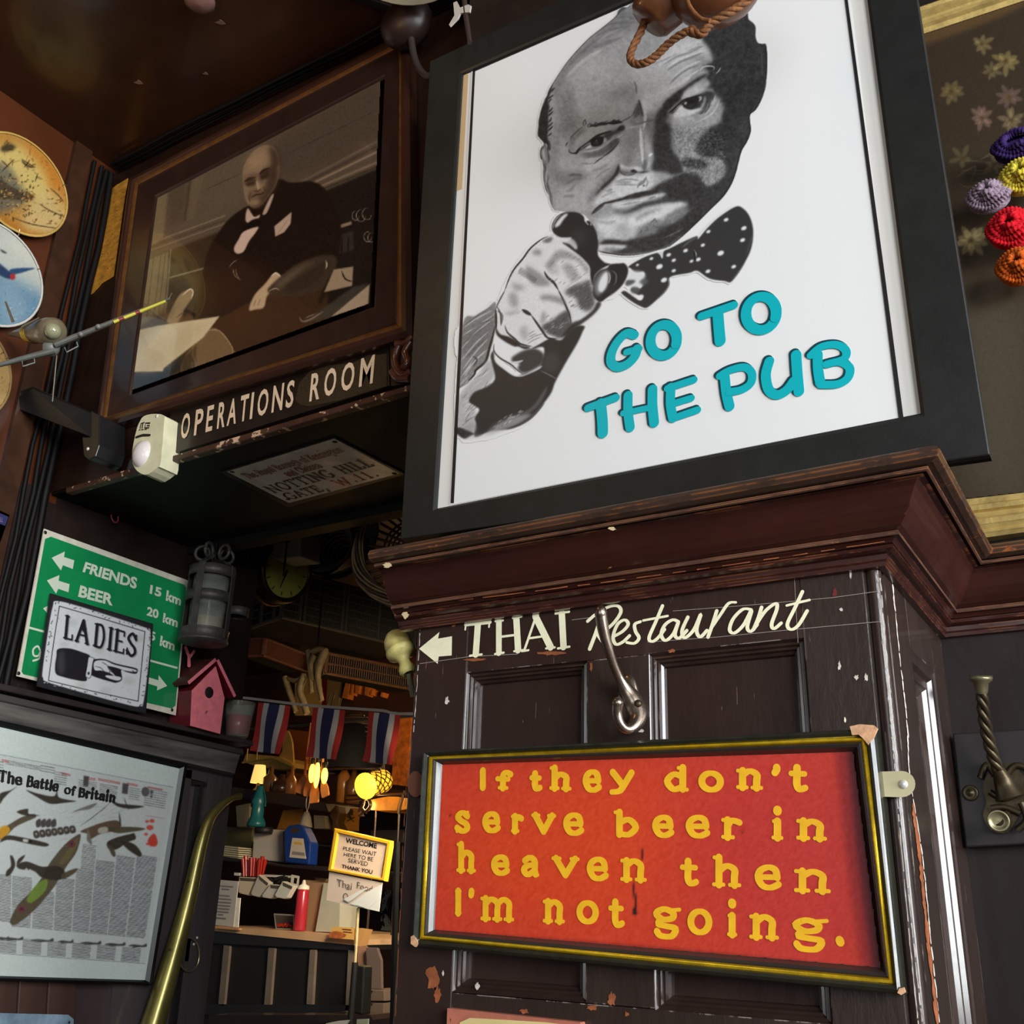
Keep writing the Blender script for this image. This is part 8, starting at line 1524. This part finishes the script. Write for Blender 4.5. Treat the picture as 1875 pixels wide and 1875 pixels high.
slab('dark_bench', 'dark bench rail at the bottom of the doorway', 'bench', PY(2.5), cZ('100 1600 1420 1600 1440 1640 1000 1660 100 1700'), .1, mat('bench_dark', (40, 28, 22), .4, coat=.3))
# ================================================================ THINGS AT THE TOP AND THE RIGHT
RP2 = PY(.93)
root = thing('rope_float', 'brown leather-wrapped float with a loop of twisted rope hanging before the poster', 'float', RP2.at(1260, 10))
ROPE = mat('tarred_rope', (112, 68, 32), .65, var=.5, vscale=90, bump=.8, bscale=200)
def rope(px, r, nm='rope'):
    P = csm([RP2.at(x, y, o) for x, y, o in px], 8); 
    for ph in (0, 2.094, 4.189):
        T = []
        for i, p in enumerate(P):
            t = P[min(i+1, len(P)-1)]-P[max(i-1, 0)]; t /= np.linalg.norm(t); a = np.cross(t, [0, 1, 0]); a /= np.linalg.norm(a); b = np.cross(t, a); g = ph+i*.62; T.append(p+r*.55*(math.cos(g)*a+math.sin(g)*b))
        MB().tube(T, r*.62, 6).build(nm+'_strand', ROPE, root)
rope([(1172, -40, 0), (1176, -10, 0), (1182, 22, 0), (1176, 52, 0), (1160, 84, 0), (1154, 106, 0), (1164, 117, 0), (1184, 114, 0), (1204, 100, 0), (1222, 82, 0), (1246, 64, .0), (1272, 52, .0)], .0047)
rope([(1262, 58, .012), (1285, 62, .012), (1300, 44, .012), (1330, 26, .01), (1362, 6, .005), (1390, -20, 0)], .005)
LE = mat('brown_leather_float', (92, 52, 28), .38, var=.5, vscale=16, coat=.3, bump=.4, bscale=30)
kf = px2m(RP2, 1260, 0)[0]; c0 = RP2.at(1232, -18); ax = RP2.at(1300, -70)-RP2.at(1215, 40); ax /= np.linalg.norm(ax)
MB().lathe(c0-ax*kf*62, ax, [(0, 0), (kf*30, 0), (kf*36, kf*6), (kf*44, kf*40), (kf*48, kf*90), (kf*40, kf*150), (0, kf*160)], 28).build('float_body', LE, root)
MB().ball(RP2.at(1312, -34), kf*74, 24, 14, (1, .8, 1)).build('leather_wrap', LE, root)
MB().tube(csm([RP2.at(x, y, kf*44) for x, y in ((1250, -30), (1262, 10), (1282, 34), (1300, 38))], 4), .003, 6).build('seam', ROPE, root)
p_ = RP2.at(1290, -90); MB().tube([p_, np.array([p_[0], p_[1], ZC+.01])], .005, 8).build('hanging_rope', ROPE, root)
# hanging enamel shade and dark wall fitting
HL = PY(1.0)
o = HL.at(735, -98); kf = px2m(HL, 735, 0)[0]
root = thing('enamel_lamp', 'rim of a pale enamel lamp shade at the top edge above the mahogany frame', 'lamp', o)
MB().lathe(o, up, [(0, .09), (kf*30, .085), (kf*60, .05), (kf*88, .0), (kf*90, -.002), (kf*88, -.003), (kf*58, .046), (0, .08)], 40).build('shade', mat('dusty_enamel', (150, 140, 116), .4, var=.3), root)
MB().tube([o+np.array([0, 0, .09]), np.array([o[0], o[1], ZC])], .004, 6).build('cord', CAB, root)
WFt = PY(YB-.06); c0 = WFt.at(744, 44); kf = px2m(WFt, 744, 44)[0]
root = thing('wall_fitting', 'dark round fitting with a hooked cable beside the poster frame top', 'fitting', c0)
MB().ball(c0, kf*36, 22, 12, (1, .7, .9)).build('round_case', mat('dim_brown_case', (40, 26, 22), .4, var=.3), root)
MB().tube(csm([WFt.at(x, y) for x, y in ((752, 62), (756, 92), (764, 120), (778, 138), (792, 140))], 5), kf*4.5, 8).build('hooked_cable', mat('dim_grey_cable', (58, 48, 46), .4), root)
MB().ball(WFt.at(793, 139, .004), kf*3, 8, 6).build('cable_tip', PIN, root)
CT2 = PY(1.06)
root = thing('cloth_tie', 'small white cloth tied round a dark cord beside the top of the poster', 'cloth', CT2.at(845, 25))
MB().hexa(CT2.pts([830, 5, 836, 2, 842, 14, 857, 8, 862, 10, 860, 22, 843, 24, 838, 34, 824, 48, 822, 45, 832, 28]), (0, .003, 0)).build('cloth', mat('tie_white', (186, 178, 168), .7), root)
MB().tube([CT2.at(846, -60, -.004), CT2.at(852, 20, -.004), CT2.at(860, 78, -.004)], .0045, 8).build('cord', mat('tie_cord', (52, 38, 34), .5), root)
o = MB().lathe(PZ(ZC-.012).at(366, 0), (0, 0, -1), [(.03, 0), (.03, .006), (.02, .012), (0, .014)], 16).build('ceiling_fitting', mat('dull_pink_fitting', (130, 96, 86), .5), None); tag(o, 'pale edge of a round fitting on the ceiling at the top edge', 'fitting')
# paint flakes on the ceiling
for i, (x, y, r) in enumerate(((255, 150, 8), (377, 134, 5), (405, 40, 9))):
    pz = PZ(ZC-.0008); pts = [pz.at(x+r*math.cos(a)*(1.4 if k % 2 else .5), y+r*.45*math.sin(a)*(1.2 if k % 3 else .6)) for k, a in enumerate([6.28*j/7 for j in range(7)])]
    o = MB().hexa(pts, (0, 0, -.0008)).build('paint_flake', mat('flake_pale', (120, 92, 76), .7), None); tag(o, ['largest pale paint flake on the dark ceiling, left one', 'tiny flake at the end of the ceiling joint', 'flake near the top edge of the ceiling'][i], 'flake', 'paint flakes on the ceiling')
# ---------------- flower picture on the right wall
FP = PY(YR-.012)
root = thing('flower_picture', 'dark picture of pale painted flowers in a gilt frame on the right wall', 'picture', FP.at(1850, 560))
iq = FP.pts([1600, 92, 2240, -120, 2330, 850, 1700, 922]); oq = FP.pts([1560, 60, 2290, -190, 2390, 905, 1668, 1006])
MB().frame(oq, iq, [(0, -.012), (0, .006), (.1, .010), (.2, .007), (.3, .011), (.42, .012), (.5, .006), (.62, .004), (.66, .009), (.78, .009), (.84, .003), (1, .0)], FP.n).build('gilt_frame', GILT, root)
def paint_flowers():
    c = Canvas(1640, -20, 1876, 960, (54, 43, 30)); c.cov[:] = 1
    c.P((52, 40, 28), "p 1640 -20 1876 -20 1876 240 1700 260", 30, .8); c.P((84, 76, 60), "p 1740 500 1876 560 1876 900 1780 900 1740 700", 40, .6); c.P((112, 82, 44), "p 1640 40 1876 -40 1876 10 1640 96", 4, .5)
    rs = np.random.RandomState(4)
    for x, y, r, col, n in ((1798, 80, 20, (176, 158, 100), 7), (1842, 112, 24, (186, 168, 96), 8), (1816, 130, 17, (150, 136, 90), 7), (1742, 168, 24, (150, 130, 80), 8), (1798, 216, 22, (170, 130, 120), 9), (1848, 178, 22, (140, 112, 100), 8), (1852, 220, 22, (170, 150, 110), 8), (1762, 290, 22, (120, 110, 70), 5), (1778, 440, 28, (190, 172, 116), 12), (1820, 300, 18, (140, 130, 100), 6)):
        for k in range(n):
            a = 6.283*k/n+rs.rand()*.5; rr_ = r*(.7+.5*rs.rand()); c.S(col, r*.42, [(x+r*.15*math.cos(a), y+r*.15*math.sin(a)), (x+rr_*math.cos(a), y+rr_*math.sin(a))], 3.2, .38)
        c.P((80, 62, 30), [(x+r*.22*math.cos(a), y+r*.22*math.sin(a)) for a in (0, 1, 2, 3, 4, 5)], 2, .7)
    for i in range(16): x = 1730+rs.rand()*110; y = 290+rs.rand()*80; c.S((112, 104, 70), 2, [(x, y), (x+30*rs.rand()+10, y+20*rs.randn()*.6), (x+50*rs.rand()+20, y+30*rs.randn()*.6)], 1.4, .5)
    c.grain(2.5, 8); return c
printgrid('painted_flowers', paint_flowers(), FP, 1642, -18, 1875, 958, 2.2, .0005, vmat('dark_canvas', .4, coat=.1), root, inside=polyin([1600, 92, 2240, -120, 2330, 850, 1700, 922]))
slabq([p for p in FP.pts([1600, 92, 2240, -120, 2330, 850, 1700, 922], -.001)], .004).build('backing', mat('picture_ground', (56, 45, 32), .45, var=.3, vscale=4), root)
def crochet(name, label, x, y, rx_, ry_, m_, coils=4):
    pl = PY(YR-.05); kq = px2m(pl, x, y)[0]; c0 = pl.at(x, y); t = thing(name, label, 'crochet flower', c0, 'crocheted flowers on the picture')
    MB().ball(c0+np.array([0, .002, 0]), kq*rx_*.9, 24, 14, (1, .55, ry_/rx_)).build('core', m_, t)
    for k in range(coils):
        f = 1-.22*k; n = int(30*f)+8; P = []; Rr = []
        for j in range(n*3+1):
            a = 6.2832*j/(n*3); P.append(c0+np.array([kq*rx_*f*.86*math.cos(a), -.013-.005*k+.003*math.sin(a*3+k), kq*ry_*f*.86*math.sin(a)])); Rr.append(kq*6.2*(1+.35*math.sin(j*2*math.pi/3)))
        MB().tube(P, Rr, 6, False).build('crochet_round', m_, t)
yarn = lambda n, c: mat('yarn_'+n, c, .9, var=.5, vscale=160, bump=1.0, bscale=260, spec=.2)
crochet('crochet_rose', 'lilac-grey crocheted rose at the left of the cluster', 1812, 366, 42, 30, yarn('lilac', (142, 122, 136)))
crochet('crochet_rose', 'bright red crocheted rose below the lilac one', 1852, 424, 46, 42, yarn('red', (196, 24, 36)))
crochet('crochet_rose', 'orange crocheted flower, lowest of the cluster', 1866, 494, 42, 38, yarn('orange', (186, 84, 24)))
crochet('crochet_rose', 'yellow crocheted flower above the red rose', 1872, 330, 42, 36, yarn('yellow', (206, 186, 62)))
crochet('crochet_rose', 'purple crocheted petal shape at the top of the cluster', 1864, 272, 48, 30, yarn('purple', (58, 38, 92)), 3)
# ---------------- lower framed sign cut by the bottom edge
BS = PY(YP-.012)
root = thing('lower_sign', 'top edge of a copper-framed cream sign at the bottom of the pillar', 'sign', BS.at(930, 1860))
MB().hexa(BS.pts([819, 1846, 1062, 1872, 1090, 1990, 815, 1960]), (0, .011, 0)).build('board', mat('copper_board', (176, 106, 84), .5, var=.25, vscale=30, chips=(90, 50, 40), chipscale=60, chipamt=.7), root)
MB().hexa(BS.pts([842, 1872, 860, 1864, 900, 1866, 1000, 1872, 1060, 1880, 1080, 1985, 830, 1955], .0008), (0, .001, 0)).build('cream_face', mat('cream_face', (226, 206, 140), .6, var=.2), root)
